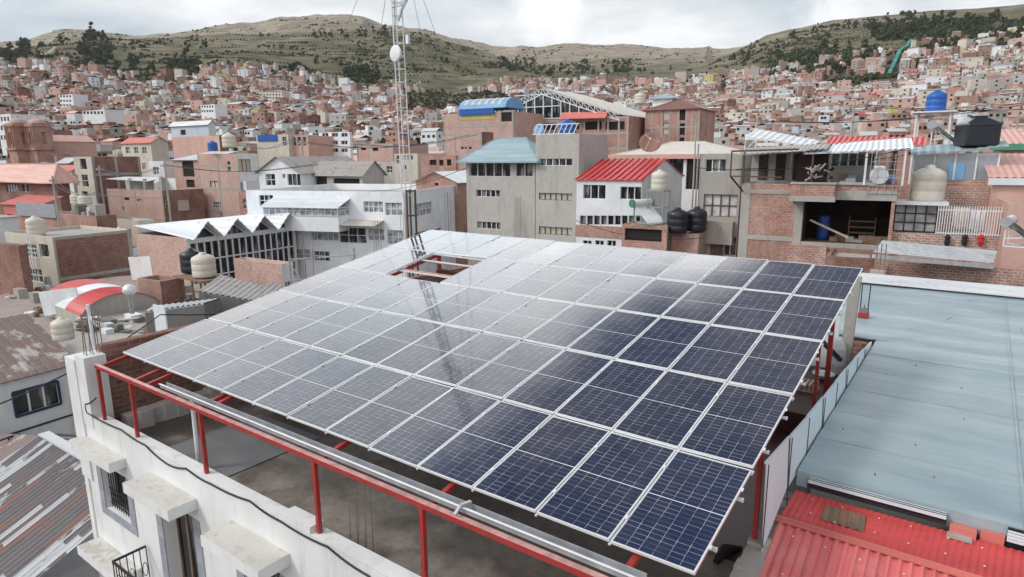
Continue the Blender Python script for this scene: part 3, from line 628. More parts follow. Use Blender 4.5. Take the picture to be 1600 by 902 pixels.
# ================================================================== hero buildings round the home roof
class Bld:
    """box building: near corner on the ray (xc, yt) at forward distance d; front wall runs left to pixel xl, right wall runs back to pixel xr"""
    def __init__(s, name, label, cat, xc, yt, d, xl, xr=None, back=8.0, rot=ROT, front='brick', side=None, zb=0.0, group=None, H=None, left_len=None):
        P = atd(xc, yt, d); s.zt = P.z; s.zb = zb; s.rot = rot
        s.X = Vector((math.cos(rot), math.sin(rot), 0)); s.Y = Vector((-math.sin(rot), math.cos(rot), 0))
        s.O = Vector((P.x, P.y, zb)); s.H = s.zt-zb
        s.L1 = left_len or -s.onF(xl, yt)[0]; s.L2 = s.onR(xr, yt)[0] if xr else back
        s.name, s.label = name, label
        s.root = empty(name, s.O, rot, label, cat, group)
        s.front, s.side = front, side or front; s.holes = {'F': [], 'R': []}; s.parts = []; s.roof = None; s.frames = []
        FOOT.append((s.O.copy(), rot, s.L1, s.L2, d))
    def loc(s, p): q = Vector(p)-s.O; return Vector((q.dot(s.X), q.dot(s.Y), p[2]-s.zb))
    def onF(s, x, y, off=0):
        r = ray(x, y); t = ((s.O+s.Y*off-CAM).dot(s.Y))/r.dot(s.Y); q = CAM+r*t; return ((q-s.O).dot(s.X), q.z-s.zb)
    def onR(s, x, y, off=0):
        r = ray(x, y); t = ((s.O+s.X*off-CAM).dot(s.X))/r.dot(s.X); q = CAM+r*t; return ((q-s.O).dot(s.Y), q.z-s.zb)
    def win(s, face, x0, y0, x1, y1, cols=2, rows=2, kind='glass', depth=0.15):
        f = s.onF if face == 'F' else s.onR
        xm, ym = (x0+x1)/2, (y0+y1)/2
        u0, u1 = f(x0, ym)[0], f(x1, ym)[0]; z1, z0 = f(xm, y0)[1], f(xm, y1)[1]
        lo, hi = (-s.L1, 0) if face == 'F' else (0, s.L2)
        u0, u1 = max(u0, lo+0.03), min(u1, hi-0.03); z1 = min(z1, s.H-0.03); z0 = max(z0, 0.02)
        if u1-u0 < 0.05 or z1-z0 < 0.05: return
        s.holes[face].append((u0, u1, z0, z1)); s.parts.append((face, u0, u1, z0, z1, cols, rows, kind, depth))
    def row(s, face, x0, y0, x1, y1, n, gap=0.3, **k):
        for i in range(n):
            a = x0+(x1-x0)*i/n; b = x0+(x1-x0)*(i+1)/n; g = (b-a)*gap/2; s.win(face, a+g, y0, b-g, y1, **k)
    def fn(s, face):
        if face == 'F': return lambda u, w, z: (u, w, z)
        return lambda u, w, z: (-w, u, z)
    def frame(s, face, us, zs, w=0.28, mat='concrete'):
        m = MB(); f = s.fn(face)
        lo, hi = (-s.L1, 0) if face == 'F' else (0, s.L2)
        def bx(u0, u1, z0, z1, o):
            a = f(u0, -o, z0); b = f(u1, 0.05, z1); m.box(tuple(min(a[i], b[i]) for i in range(3)), tuple(max(a[i], b[i]) for i in range(3)))
        for u in us: uu = lo+(hi-lo)*u; bx(max(lo-0.02, uu-w/2), min(hi+0.02, uu+w/2), 0, s.H-0.001, 0.025)
        for z in zs: zz = s.H+z; bx(lo+0.001, hi-0.001, zz-w/2, min(zz+w/2, s.H-0.004), 0.02)
        m.build('concrete_frame', mat, s.root)
    def finish(s, parapet=0.5, roofmat='concrete', roof='flat', rise=1.2, over=0.3, rmat='tin', pitch=0.3, side_roof=False):
        L1, L2, H = s.L1, s.L2, s.H
        m = MB()
        facade_mesh(m, -L1, 0, 0, H, s.holes['F'], s.fn('F'), 0.18, 0, 0); facade_mesh(m, 0, L2, 0, H, s.holes['R'], s.fn('R'), 0.18, 1, 1)
        m.face([(-L1, 0, 0), (-L1, L2, 0), (-L1, L2, H), (-L1, 0, H)], 1); m.face([(-L1, L2, 0), (0, L2, 0), (0, L2, H), (-L1, L2, H)], 0)
        pz = H-parapet if roof == 'flat' else H-0.05; t = 0.16
        if roof == 'flat':
            for a, b in (((-L1, 0), (0, t)), ((-L1, L2-t), (0, L2)), ((-L1, t), (-L1+t, L2-t)), ((-t, t), (0, L2-t))): m.face([(a[0], a[1], H), (b[0], a[1], H), (b[0], b[1], H), (a[0], b[1], H)], 0)
            for q in (((-L1+t, t), (-t, t)), ((-t, t), (-t, L2-t)), ((-t, L2-t), (-L1+t, L2-t)), ((-L1+t, L2-t), (-L1+t, t))): m.face([(*q[0], pz), (*q[1], pz), (*q[1], H), (*q[0], H)], 0)
        m.build('wall', [s.front, s.side], s.root)
        r = MB()
        if roof == 'flat': r.box((-L1+t+0.002, t+0.002, pz-0.1), (-t-0.002, L2-t-0.002, pz)); r.build('roof', roofmat, s.root)
        elif roof == 'gx':   # ridge along x', slopes front and back
            yr = L2/2; e = over*rise/(L2/2)
            r.sheet((-L1-over, -over, H-e), (over, -over, H-e), (over, yr, H+rise), (-L1-over, yr, H+rise), pitch, 0.02)
            r.sheet((-L1-over, L2+over, H-e), (over, L2+over, H-e), (over, yr, H+rise), (-L1-over, yr, H+rise), pitch, 0.02); r.build('roof', rmat, s.root)
            for x in (0, -L1): g = MB(); g.face([(x, 0, H), (x, L2, H), (x, yr, H+rise-0.02)]); g.build('gable', s.side, s.root)
        elif roof == 'gy':
            xr_ = -L1/2; e = over*rise/(L1/2)
            r.sheet((over, -over, H-e), (over, L2+over, H-e), (xr_, L2+over, H+rise), (xr_, -over, H+rise), pitch, 0.02)
            r.sheet((-L1-over, -over, H-e), (-L1-over, L2+over, H-e), (xr_, L2+over, H+rise), (xr_, -over, H+rise), pitch, 0.02); r.build('roof', rmat, s.root)
            for y in (0, L2): g = MB(); g.face([(-L1, y, H), (0, y, H), (xr_, y, H+rise-0.02)]); g.build('gable', s.front, s.root)
        elif roof == 'hip':
            o = over; k = min(L1, L2)/2; a = (-L1-o, -o, H-0.1); b = (o, -o, H-0.1); c = (o, L2+o, H-0.1); d = (-L1-o, L2+o, H-0.1)
            if L1 >= L2: e, f_ = (-L1+k, L2/2, H+rise), (-k, L2/2, H+rise)
            else: e, f_ = (-L1/2, k, H+rise), (-L1/2, L2-k, H+rise)
            if L1 >= L2: fs = [(a, b, f_, e), (b, c, f_), (c, d, e, f_), (d, a, e)]
            else: fs = [(a, b, e), (b, c, f_, e), (c, d, f_), (d, a, e, f_)]
            for q in fs: r.face(q)
            for q in ((a, b), (b, c), (c, d), (d, a)): r.face([q[0], (q[0][0], q[0][1], H-0.22), (q[1][0], q[1][1], H-0.22), q[1]])
            for p, q in ((a, e), (d, e), (b, f_), (c, f_), (e, f_)):
                if (Vector(p)-Vector(q)).length > 0.1: r.bar(p, q, 0.16, 0.08)
            r.build('roof', rmat, s.root)
        elif roof == 'shed':   # low at the front, high at the back
            r.sheet((-L1-over, -over, H), (over, -over, H), (over, L2+over, H+rise), (-L1-over, L2+over, H+rise), pitch, 0.025); r.build('roof', rmat, s.root)
            for x in (0, -L1): g = MB(); g.face([(x, 0, H), (x, L2, H), (x, L2, H+rise-0.03)]); g.build('gable', s.side, s.root)
        for (face, u0, u1, z0, z1, cols, rows, kind, dep) in s.parts:
            f = s.fn(face); w = MB(); t = min(0.06, (u1-u0)/8)
            def bx(a0, a1, c0, c1, w0, w1, mi):
                a, b = f(a0, w0, c0), f(a1, w1, c1); w.box(tuple(min(a[i], b[i]) for i in range(3)), tuple(max(a[i], b[i]) for i in range(3)), mi)
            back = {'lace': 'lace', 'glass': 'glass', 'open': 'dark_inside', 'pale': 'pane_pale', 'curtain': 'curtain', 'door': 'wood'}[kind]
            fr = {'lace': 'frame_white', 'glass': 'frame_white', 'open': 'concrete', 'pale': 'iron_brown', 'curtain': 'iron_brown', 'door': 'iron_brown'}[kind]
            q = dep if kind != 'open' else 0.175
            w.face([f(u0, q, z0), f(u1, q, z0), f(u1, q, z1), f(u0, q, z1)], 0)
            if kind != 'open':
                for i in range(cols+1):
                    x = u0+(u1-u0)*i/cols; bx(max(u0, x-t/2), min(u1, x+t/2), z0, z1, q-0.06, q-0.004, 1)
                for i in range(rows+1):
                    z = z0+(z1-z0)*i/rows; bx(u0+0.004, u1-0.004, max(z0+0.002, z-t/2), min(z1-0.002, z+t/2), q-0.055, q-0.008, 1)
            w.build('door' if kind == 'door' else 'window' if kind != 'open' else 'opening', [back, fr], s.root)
        return s
    def W(s, u, v, z): return s.O+s.X*u+s.Y*v+Vector((0, 0, z))
FOOT = []
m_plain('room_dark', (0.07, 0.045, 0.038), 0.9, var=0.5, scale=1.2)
def sub(b, name, mb, mats, parent=None, **k): return mb.build(name, mats, parent or b.root, **k)
# shared rooftop tanks
def tank_profile(r, h): return [(r*0.94, 0), (r, 0.05*h), (r, 0.25*h), (r*0.97, 0.27*h), (r, 0.3*h), (r, 0.52*h), (r*0.97, 0.54*h), (r, 0.57*h), (r, 0.72*h), (r*0.92, 0.8*h), (r*0.5, 0.9*h), (r*0.32, 0.91*h), (r*0.32, 0.97*h), (r*0.05, h)]
TM = {}
def tank(P, r=0.55, h=1.4, mat='tank_white', label=None, group='water tanks on the rooftops'):
    k = (round(r, 2), round(h, 2), mat)
    if k not in TM:
        body = MB().lathe(tank_profile(r, h), 18).build('tank_body_mesh', mat, smooth=True); TM[k] = body.data; bpy.data.objects.remove(body)
    o = bpy.data.objects.new('water_tank', TM[k]); col.objects.link(o); o.location = P
    return tag(o, label, 'water tank', group)
def tank_px(x, y, d, label, **k): return tank(atd(x, y, d), label=label, **k)   # (x, y) = pixel of the middle of its foot
def dish(P, r, aim, mat, label, name='satellite_dish', stand=0.8):
    root = empty(name, P, 0, label, 'satellite dish')
    m = MB(); pr = [(r*0.05, 0), (r*0.4, 0.05*r), (r*0.75, 0.18*r), (r, 0.34*r), (r*0.98, 0.36*r), (r*0.72, 0.22*r), (r*0.38, 0.09*r), (r*0.04, 0.05*r)]; m.lathe(pr, 24)
    q = Vector(aim).normalized().to_track_quat('Z', 'Y'); o = m.build('reflector', mat, root, smooth=True); o.rotation_mode = 'QUATERNION'; o.rotation_quaternion = q; o.location = (0, 0, stand)
    a = MB(); c = Vector((0, 0, stand)); dr = Vector(aim).normalized(); tip = c+dr*r*0.9
    for k in range(3):
        t = k*2.1; e = c+q @ Vector((r*0.9*math.cos(t), r*0.9*math.sin(t), 0.3*r)); a.bar(e, tip, r*0.03)
    a.bar(tip-dr*0.08*r, tip+dr*0.08*r, r*0.12); a.build('feed', 'alu', root)
    p = MB(); p.tube([(0, 0, 0), (0, 0, stand)], 0.04, 6); p.build('stand', 'steel', root)
    return root
# ---- the opposite row ----------------------------------------------------------------
b = Bld('concrete_tower', 'tall bare grey concrete tower with a ladder rack on its flat roof', 'building', 905, 209, 48, 837, 951, front='render_grey')
b.win('F', 843, 248, 894, 259, 5, 1, depth=0.12); b.win('F', 842, 302, 894, 313, 6, 1, 'pale'); b.win('F', 842, 355, 894, 367, 6, 1, 'pale')
b.finish(0.35); TWR = b
m = MB()
for k in range(9): u = -4.1+k*0.42; m.bar((u, 0.6, b.H+0.02), (u+0.35, 0.6, b.H+0.75), 0.06)
m.bar((-4.2, 0.6, b.H+0.05), (-0.6, 0.6, b.H+0.05), 0.07); m.bar((-3.8, 0.6, b.H+0.75), (-0.3, 0.6, b.H+0.75), 0.07)
o = m.build('metal_ladder', 'frame_white', None); o.matrix_world = b.root.matrix_world if False else Matrix.Translation(b.O) @ Matrix.Rotation(b.rot, 4, 'Z'); tag(o, 'white metal ladder lying on edge on the grey tower roof', 'ladder')
P = b.W(-2.0, 2.2, b.H-0.3); tank(P, 0.7, 1.5, 'tank_blue', 'blue water tank on the grey concrete tower with ladder')
dish(b.W(-3.9, 1.2, b.H-0.3), 0.45, (0.1, -1, 0.3), 'blue_sheet', 'small blue dish beside the blue tank on the tower', stand=0.7)
b = Bld('hip_roof_building', 'grey rendered building with pale teal hip roof and glazed top floor', 'building', 836, 250, 50, 728, 870, back=9, front='render_grey'); 
b.win('F', 733, 249, 797, 276, 5, 1); b.win('F', 806, 249, 832, 276, 2, 1); b.win('F', 744, 297, 781, 308, 5, 1); b.win('F', 745, 347, 782, 358, 5, 1)
b.finish(roof='hip', rise=1.75, over=0.6, rmat='teal_sheet')
rb = b.W(-1.6, -0.35, 0)
m = MB()
for k in range(5): m.tube([(rb.x+0.13*k, rb.y+0.02*k, 8.0), (rb.x+0.13*k, rb.y, 13.1-0.1*(k % 2))], 0.018, 4)
tag(m.build('rebar_bunch', 'rebar'), 'tall rebar bunch in front of the grey hip roofed building', 'rebar', 'bare rebar bunches')
# white house with red roof
b = Bld('red_roof_house', 'small white house with bright red ribbed gable roof and brick base', 'house', 1003, 281, 43, 901, 1066, front='white_clean', side='white')
b.win('F', 911, 289, 946, 311, 3, 1); b.win('F', 969, 292, 1003, 312, 3, 1); b.row('F', 905, 337, 1003, 352, 9, 0.12, cols=1, rows=1)
b.row('F', 908, 376, 965, 388, 3, 0.3, cols=2, rows=1)
b.finish(roof='gx', rise=1.3, over=0.15, rmat='red_sheet', pitch=0.42)
m = MB(); z = b.onF(940, 353)[1]; z2 = b.onF(940, 371)[1]; m.box((-b.L1-0.02, -0.06, z2), (0.02, -0.003, z)); m.build('brick_band', 'brick', b.root)
m = MB()
for k in range(11): u = -b.L1+b.L1*k/10; m.bar((u, -0.14, b.H+0.0), (u, b.L2/2, b.H+1.38), 0.07, 0.07)
m.build('roof_rib', 'red_sheet', b.root)['kind'] = 'stuff'
# heater terrace in front of it
t = Bld('roof_terrace', 'low brick rooftop room with flat slab holding a solar water heater', 'building', 1043, 354, 38, 972, 1060, front='brick', side='concrete_dark')
t.win('F', 976, 358, 1034, 377, 1, 1, 'open'); t.finish(0.05)
def heater(P, s, label, rz, n=10, green=True):
    root = empty('solar_water_heater', P, rz, label, 'solar heater', 'solar water heaters on the roofs')
    m = MB(); m.tube([(-0.75*s, 0.55*s, 1.25*s), (0.75*s, 0.55*s, 1.25*s)], 0.24*s, 14); m.build('drum', 'alu', root)
    for e in (-1, 1): m = MB(); m.tube([(e*0.75*s, 0.55*s, 1.25*s), (e*0.82*s, 0.55*s, 1.25*s)], 0.26*s, 14); m.build('end_cap', 'green_paint' if green else 'steel', root)
    m = MB()
    for k in range(n): x = (-0.65+1.3*k/(n-1))*s; m.tube([(x, 0.42*s, 1.1*s), (x, -0.8*s, 0.12*s)], 0.035*s, 6)
    m.face([(-0.68*s, 0.44*s, 1.02*s), (0.68*s, 0.44*s, 1.02*s), (0.68*s, -0.8*s, 0.05*s), (-0.68*s, -0.8*s, 0.05*s)]); m.build('tube_rack', 'tin_white' if green else 'glass', root)
    m = MB(); mt = 'green_paint' if green else 'frame_white'
    for x in (-0.6*s, 0.6*s):
        m = MB(); m.bar((x, 0.55*s, 0), (x, 0.55*s, 1.1*s), 0.05*s); m.bar((x, -0.85*s, 0), (x, 0.5*s, 1.05*s), 0.05*s); m.bar((x, -0.85*s, 0.02), (x, 0.55*s, 0.02), 0.05*s); m.bar((x, 0.55*s, 0.4*s), (x, -0.2*s, 0.5*s), 0.04*s); m.build('stand_frame', mt, root)
    return root
P = t.onF(1005, 354); heater(t.W(-1.55, 0.9, t.H), 1.0, 'solar water heater with green ends on the brick terrace slab', t.rot+1.1)
fr = Bld.W(t, -1.1, 1.6, t.H)
m = MB()
for dx in (-0.5, 0.5):
    for dy in (-0.5, 0.5): m.bar((fr.x+dx, fr.y+dy, fr.z), (fr.x+dx, fr.y+dy, fr.z+2.0), 0.05)
for zz in (1.0, 1.97): m.bar((fr.x-.5, fr.y-.5, fr.z+zz), (fr.x+.5, fr.y-.5, fr.z+zz), 0.05); m.bar((fr.x-.5, fr.y+.5, fr.z+zz), (fr.x+.5, fr.y+.5, fr.z+zz), 0.05); m.bar((fr.x+.5, fr.y-.5, fr.z+zz), (fr.x+.5, fr.y+.5, fr.z+zz), 0.05)
m.box((fr.x-0.55, fr.y-0.55, fr.z+2.0), (fr.x+0.55, fr.y+0.55, fr.z+2.05)); tag(m.build('tank_stand', 'steel'), 'steel stand holding the cream tank above the solar heater', 'stand')
tank((fr.x, fr.y, fr.z+2.05), 0.5, 1.25, 'tank_white', 'cream water tank on a steel stand above the solar heater')
tank(t.W(0.35, 0.8, t.H-0.4), 0.62, 1.5, 'tank_black', 'left black water tank beside the green solar heater'); tank(t.W(1.2, 1.9, t.H-0.4), 0.62, 1.5, 'tank_black', 'right black water tank behind its twin by the solar heater')
sb = Bld('brick_annex', 'small brick and plaster annex under the two black tanks', 'building', 1092, 366, 38, 1046, None, back=3.2, front='brick', side='concrete'); sb.finish(0.05)
# building behind with beige roof
b = Bld('beige_roof_hall', 'long hall with beige hip roof and salmon fascia behind the white house', 'building', 1160, 240, 56, 955, None, back=9, front='white_old')
b.win('F', 962, 246, 974, 256, 1, 1); b.win('F', 976, 247, 990, 256, 1, 1, 'open'); b.win('F', 997, 248, 1068, 272, 3, 1); b.win('F', 1072, 248, 1095, 296, 1, 1, 'open')
b.finish(roof='hip', rise=1.15, over=0.2, rmat='beige_sheet')
m = MB(); m.box((-b.L1-0.25, -0.32, b.H-0.42), (0.25, -0.22, b.H-0.02)); m.build('fascia', 'salmon_sheet', b.root)
dish(atd(1016, 236, 50), 0.85, (0.35, -0.9, 0.55), 'dish_rust', 'big rusty satellite dish in front of the beige hall roof', stand=0.5)
# grey concrete building
b = Bld('grey_apartment_house', 'narrow grey concrete apartment house with curtained windows and side pipes', 'building', 1160, 240, 39, 1094, None, back=7, front='concrete')
b.win('F', 1102, 249, 1134, 269, 3, 1); b.win('F', 1099, 304, 1152, 339, 4, 2, 'curtain'); b.win('F', 1110, 369, 1130, 400, 1, 1, 'door'); b.win('F', 1131, 370, 1152, 400, 2, 1)
b.finish(0.3)
z = b.onF(1120, 345)[1]; m = MB(); m.box((-b.L1+0.2, -0.5, z-1.4), (-0.2, -0.003, z)); m.build('balcony', 'concrete', b.root)
m = MB(); m.tube([(-b.L1-0.1, -0.1, 0), (-b.L1-0.1, -0.1, b.H+0.6)], 0.05, 6); m.build('pipe', 'steel', b.root); m = MB(); m.tube([(-b.L1-0.3, -0.1, 0), (-b.L1-0.3, -0.1, b.H+2.2)], 0.05, 6); m.build('pipe', 'concrete', b.root)
# brick house with balcony and dark open floor
b = Bld('open_brick_house', 'unfinished brick house with jutting balcony and dark open lower floor', 'house', 1402, 290, 31, 1160, None, back=6, front='brick')
LF = b.L1; BH = b
b.win('F', 1254, 312, 1390, 381, 1, 1, 'open'); b.win('F', 1296, 393, 1356, 420, 1, 1, 'open')
zt = b.H; hs = list(b.holes['F']); deep = b.parts[:]; b.parts = []
b.finish(0.05)
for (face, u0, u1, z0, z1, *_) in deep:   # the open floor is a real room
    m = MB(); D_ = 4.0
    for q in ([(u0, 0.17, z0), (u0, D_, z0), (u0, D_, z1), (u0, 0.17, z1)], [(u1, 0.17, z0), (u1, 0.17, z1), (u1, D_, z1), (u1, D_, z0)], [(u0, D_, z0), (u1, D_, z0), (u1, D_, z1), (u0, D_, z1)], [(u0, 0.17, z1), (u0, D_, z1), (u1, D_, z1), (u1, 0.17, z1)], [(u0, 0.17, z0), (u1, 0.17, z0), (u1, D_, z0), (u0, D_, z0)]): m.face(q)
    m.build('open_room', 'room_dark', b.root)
u0, u1, z0, z1 = hs[0]
def wobj(b, name, m, mat, label, cat, **k): o = m.build(name, mat); o.matrix_world = Matrix.Translation(b.O) @ Matrix.Rotation(b.rot, 4, 'Z'); return tag(o, label, cat)
u = b.onF(1280, 350)[0]; m = MB(); m.lathe([(0.25, 0), (0.3, 0.1), (0.3, 1.2), (0.27, 1.25), (0.05, 1.28)], 14, (u+0.1, 1.4, z0)); wobj(b, 'barrel', m, 'blue_plastic', 'blue barrel in the dark open floor of the brick house', 'barrel')
m = MB(); a = b.onF(1264, 345); c = b.onF(1325, 372); m.bar((a[0], 0.5, a[1]), (c[0], 0.2, c[1]), 0.09); wobj(b, 'wooden_plank', m, 'wood_pale', 'pale plank leaning across the dark open floor', 'plank')
u = b.onF(1345, 350)[0]; m = MB()
for k in range(4): m.box((u-0.6, 1.8, z0+0.05+0.3*k), (u+0.6, 2.2, z0+0.1+0.3*k))
m.box((u-0.62, 1.8, z0), (u-0.58, 2.2, z0+1.2)); m.box((u+0.58, 1.8, z0), (u+0.62, 2.2, z0+1.2)); wobj(b, 'wooden_shelf', m, 'wood', 'wooden shelf unit inside the dark open floor', 'shelf')
random.seed(21)
for k in range(7):
    u = b.onF(1300+k*13, 375)[0]; m = MB(); s_ = random.uniform(0.15, 0.35); m.box((u-s_, 0.4+0.5*random.random(), z0), (u+s_, 1.3, z0+s_*random.uniform(0.6, 1.6)))
    wobj(b, 'rubble_block', m, random.choice(['concrete', 'wood', 'brick_dark']), 'dim junk block on the dark open floor of the brick house', 'junk')['group'] = 'junk blocks on the open floor'
# balcony, columns, slabs, terrace clutter
m = MB(); A = b.onF(1240, 285); B_ = b.onF(1305, 308); q = b.onF(1240, 312)[1]
m.box((A[0], -0.9, q+0.25), (B_[0], -0.003, A[1]-0.05)); m.build('balcony', 'brick', b.root)
m = MB(); m.box((A[0]-0.05, -0.95, q-0.02), (B_[0]+0.05, -0.004, q+0.248)); m.box((A[0]-0.06, -0.96, A[1]-0.05), (B_[0]+0.06, -0.004, A[1]+0.02)); m.build('balcony_slab', 'concrete', b.root)
m = MB(); q2 = b.onF(1330, 285)[1]; m.box((B_[0]+0.05, -0.08, b.H-0.002), (b.onF(1368, 285)[0], 0.1, q2)) if q2 > b.H else None; q3 = b.onF(1300, 316)[1]; m.box((u0-0.3, -0.06, z1-0.02), (u1+0.2, -0.003, z1+0.45)); m.build('slab_edge', 'concrete', b.root)
m = MB(); m.box((u0-0.42, -0.05, z0-0.3), (u0-0.02, -0.003, z1-0.025)); m.box((u0+0.0, -0.05, z0-0.32), (u1, -0.004, z0-0.02)); m.build('column', 'concrete', b.root)
m = MB(); a = b.onF(1234, 380); c = b.onF(1290, 420); m.box((a[0], -0.7, c[1]-1.2), (c[0], -0.005, a[1]-0.05)); m.build('brick_pier', 'brick_coarse', b.root)
m = MB(); z = b.onF(1200, 300)[1]; m.box((-LF-0.02, -0.03, z-0.1), (A[0], -0.002, z+0.1)); z = b.onF(1200, 372)[1]; m.box((-LF-0.02, -0.03, z-0.12), (u0-0.43, -0.003, z+0.12)); m.box((-LF-0.02, -0.028, 0), (-LF+0.45, -0.004, b.H-0.005)); m.build('concrete_frame', 'concrete', b.root)
# second terrace roofs over it
HT = b.H
def rb_(u, v, z): return (u, v, z)
ua, ub, uc, ud = b.onF(1160, 250)[0], b.onF(1240, 250)[0], b.onF(1300, 250)[0], b.onF(1410, 250)[0]
zr = b.onF(1300, 240)[1]
m = MB(); m.box((ua, 2.6, HT), (ub+0.5, 2.7, zr+0.1), 0); m.box((uc-0.2, 2.4, HT), (ud-1.2, 2.5, HT+0.9), 0); m.build('terrace_wall', ['concrete'], b.root)
m = MB(); [m.box((ua+0.4+k*0.9, 2.55, HT+0.1), (ua+0.9+k*0.9, 2.599, HT+1.5)) for k in range(3)]; m.box((ub-0.1, 2.3, HT), (uc-0.25, 2.4, zr)); m.build('dark_doorway', 'room_dark', b.root)
m = MB(); m.box((uc-0.2, 2.42, HT+0.901), (ud-1.2, 2.48, zr)); 
for k in range(6): x = uc-0.2+(ud-1.0-uc)*k/5; m.box((x-0.03, 2.37, HT+0.9), (x+0.03, 2.419, zr), 1)
m.build('terrace_window', ['glass', 'frame_white'], b.root)
for i, (p, q, r_, s_, mt) in enumerate((((ua-0.3, -0.2, zr-0.05), (ub+1.5, -0.1, zr+0.25), (ub+1.5, 2.8, zr+0.55), (ua-0.3, 2.8, zr+0.35), 'tin_old'), ((uc-1.3, -0.2, zr+0.02), (ud+0.4, -0.2, zr+0.2), (ud+0.3, 2.8, zr+0.75), (uc-1.2, 2.8, zr+0.45), 'tin_white'))):
    m = MB(); m.sheet(p, q, r_, s_, 0.25, 0.025); m.build('terrace_roof', mt, b.root)
m = MB(); m.sheet((uc-0.6, 2.5, zr+0.5), (ud+0.9, 2.3, zr+0.35), (ud+1.0, 4.4, zr+0.8), (uc-0.5, 4.4, zr+0.95), 0.25, 0.03); m.build('terrace_roof', 'red_sheet', b.root)
for u in (ua+0.1, ub-0.1, ub+0.9, uc-0.1, (uc+ud)/2, ud+0.1):
    m = MB(); m.bar((u, -0.05, HT), (u, -0.05, zr+0.1), 0.09); m.build('terrace_post', 'frame_white' if u > uc+1 else 'iron_brown', b.root)
# mesh railing on the terrace (left cage)
m = MB(); ca = b.onF(1149, 240)[0]; zc_ = b.onF(1190, 275)[1]
m.bar((ca, -0.9, zc_), (ca, -0.9, zr+0.15), 0.07); m.bar((ca, -0.9, zr+0.15), (ub+0.3, -0.7, zr+0.22), 0.09); m.bar((ca, -0.9, zc_), (ub-0.4, -0.7, zc_-0.05), 0.07); m.bar((ca, -0.9, zc_), (ca+0.5, -0.05, zc_-0.8), 0.07)
m.build('steel_cage', 'iron_brown', b.root)
m = MB(); g0, g1 = b.onF(1362, 250)[0], b.onF(1412, 250)[0]
for k in range(5): u = g0+(g1-g0)*k/4; m.bar((u, -0.08, HT-0.5), (u, -0.08, zr), 0.03)
for k in range(5): z = HT-0.4+(zr-HT)*k/4; m.bar((g0, -0.08, z), (g1, -0.08, z), 0.03)
m.build('window_grille', 'steel', b.root)
dish(b.W(b.onF(1372, 283)[0], 0.5, HT), 0.42, (0.2, -1, 0.3), 'tin_white', 'white satellite dish behind the mesh on the brick terrace', stand=0.4)
random.seed(4); m = MB()
for k in range(16):
    u = b.onF(1262+random.random()*30, 270)[0]; z = HT+0.3+random.random()*0.5; m.bar((u, -0.3-0.4*random.random(), z), (u+random.uniform(-.4, .4), -0.2, z+random.uniform(-.2, .3)), 0.06)
wobj(b, 'scrap_heap', m, 'tin_old', 'heap of scrap and sticks on the jutting brick balcony', 'scrap')
m = MB()
for k in range(14):
    t_ = k*0.45; h_ = 0.25+0.035*k; m.face([(ub+1.6, 0.4, HT+h_), (ub+1.6+0.25*math.cos(t_), 0.4+0.25*math.sin(t_), HT+h_+0.15), (ub+1.6+0.28*math.cos(t_+.5), 0.4+0.28*math.sin(t_+.5), HT+h_+0.02)])
m.bar((ub+1.6, 0.4, HT), (ub+1.6, 0.4, HT+0.9), 0.04); wobj(b, 'potted_plant', m, 'leaf_scrub', 'thin plant in the brick house terrace behind the balcony', 'plant')
# white truss carport roofs at its left rear
b2 = Bld('tin_roof_shed', 'shed with white ribbed metal roof on trusses behind the brick terrace', 'building', 1262, 238, 40, 1165, None, back=5, front='concrete_dark'); b2.finish(0.05)
m = MB(); x0_, x1_ = -b2.L1, 0.3; m.sheet((x0_, -0.3, b2.H+1.0), (x1_, -0.3, b2.H+0.35), (x1_, 3.2, b2.H+0.75), (x0_, 3.2, b2.H+1.6), 0.4, 0.03); m.build('roof', 'tin_white', b2.root)
m = MB(); m.bar((x0_, -0.3, b2.H+0.95), (x1_, -0.3, b2.H+0.33), 0.07); m.bar((x0_, -0.3, b2.H+0.1), (x1_, -0.3, b2.H+0.1), 0.07); 
for k in range(6): a = x0_+(x1_-x0_)*k/6; c = x0_+(x1_-x0_)*(k+1)/6; m.bar((a, -0.3, b2.H+0.1), (c, -0.3, b2.H+0.95-0.6*(k+1)/6), 0.05); m.bar((a, -0.3, b2.H+0.1), (a, -0.3, b2.H+0.95-0.6*k/6), 0.05)
m.build('truss', 'frame_white', b2.root)
# brick house with fence, laundry, glass room
c = Bld('laundry_terrace_house', 'brick house with white fenced terrace, laundry line and glazed roof room', 'house', 1572, 371, 29, 1392, None, back=7, front='brick_coarse')
c.finish(0.05); HC = c.H
uA, uB, uC, uD = c.onF(1398, 340)[0], c.onF(1465, 340)[0], c.onF(1572, 340)[0], c.onF(1480, 340)[0]
zf = c.onF(1500, 322)[1]; za_ = c.onF(1430, 318)[1]
m = MB(); n_ = 26
for k in range(n_+1): u = uB+(uC-uB)*k/n_; m.bar((u, -0.02, HC), (u, -0.02, zf), 0.035)
for z in (HC+0.08, zf-0.2): m.bar((uB, -0.02, z), (uC, -0.02, z), 0.04)
m.build('fence', 'frame_white', c.root)
m = MB(); m.face([(uA, 0.9, HC), (uB, 0.9, HC), (uB, 0.9, za_-0.1), (uA, 0.9, za_-0.1)], 0)
for k in range(5): u = uA+(uB-uA)*k/4; m.bar((u, 0.86, HC), (u, 0.86, za_-0.1), 0.05, 0.05, 1)
for k in range(4): z = HC+(za_-0.1-HC)*k/3; m.bar((uA, 0.85, z), (uB, 0.85, z), 0.05, 0.05, 1)
m.build('door_frame', ['curtain', 'black_iron'], c.root)
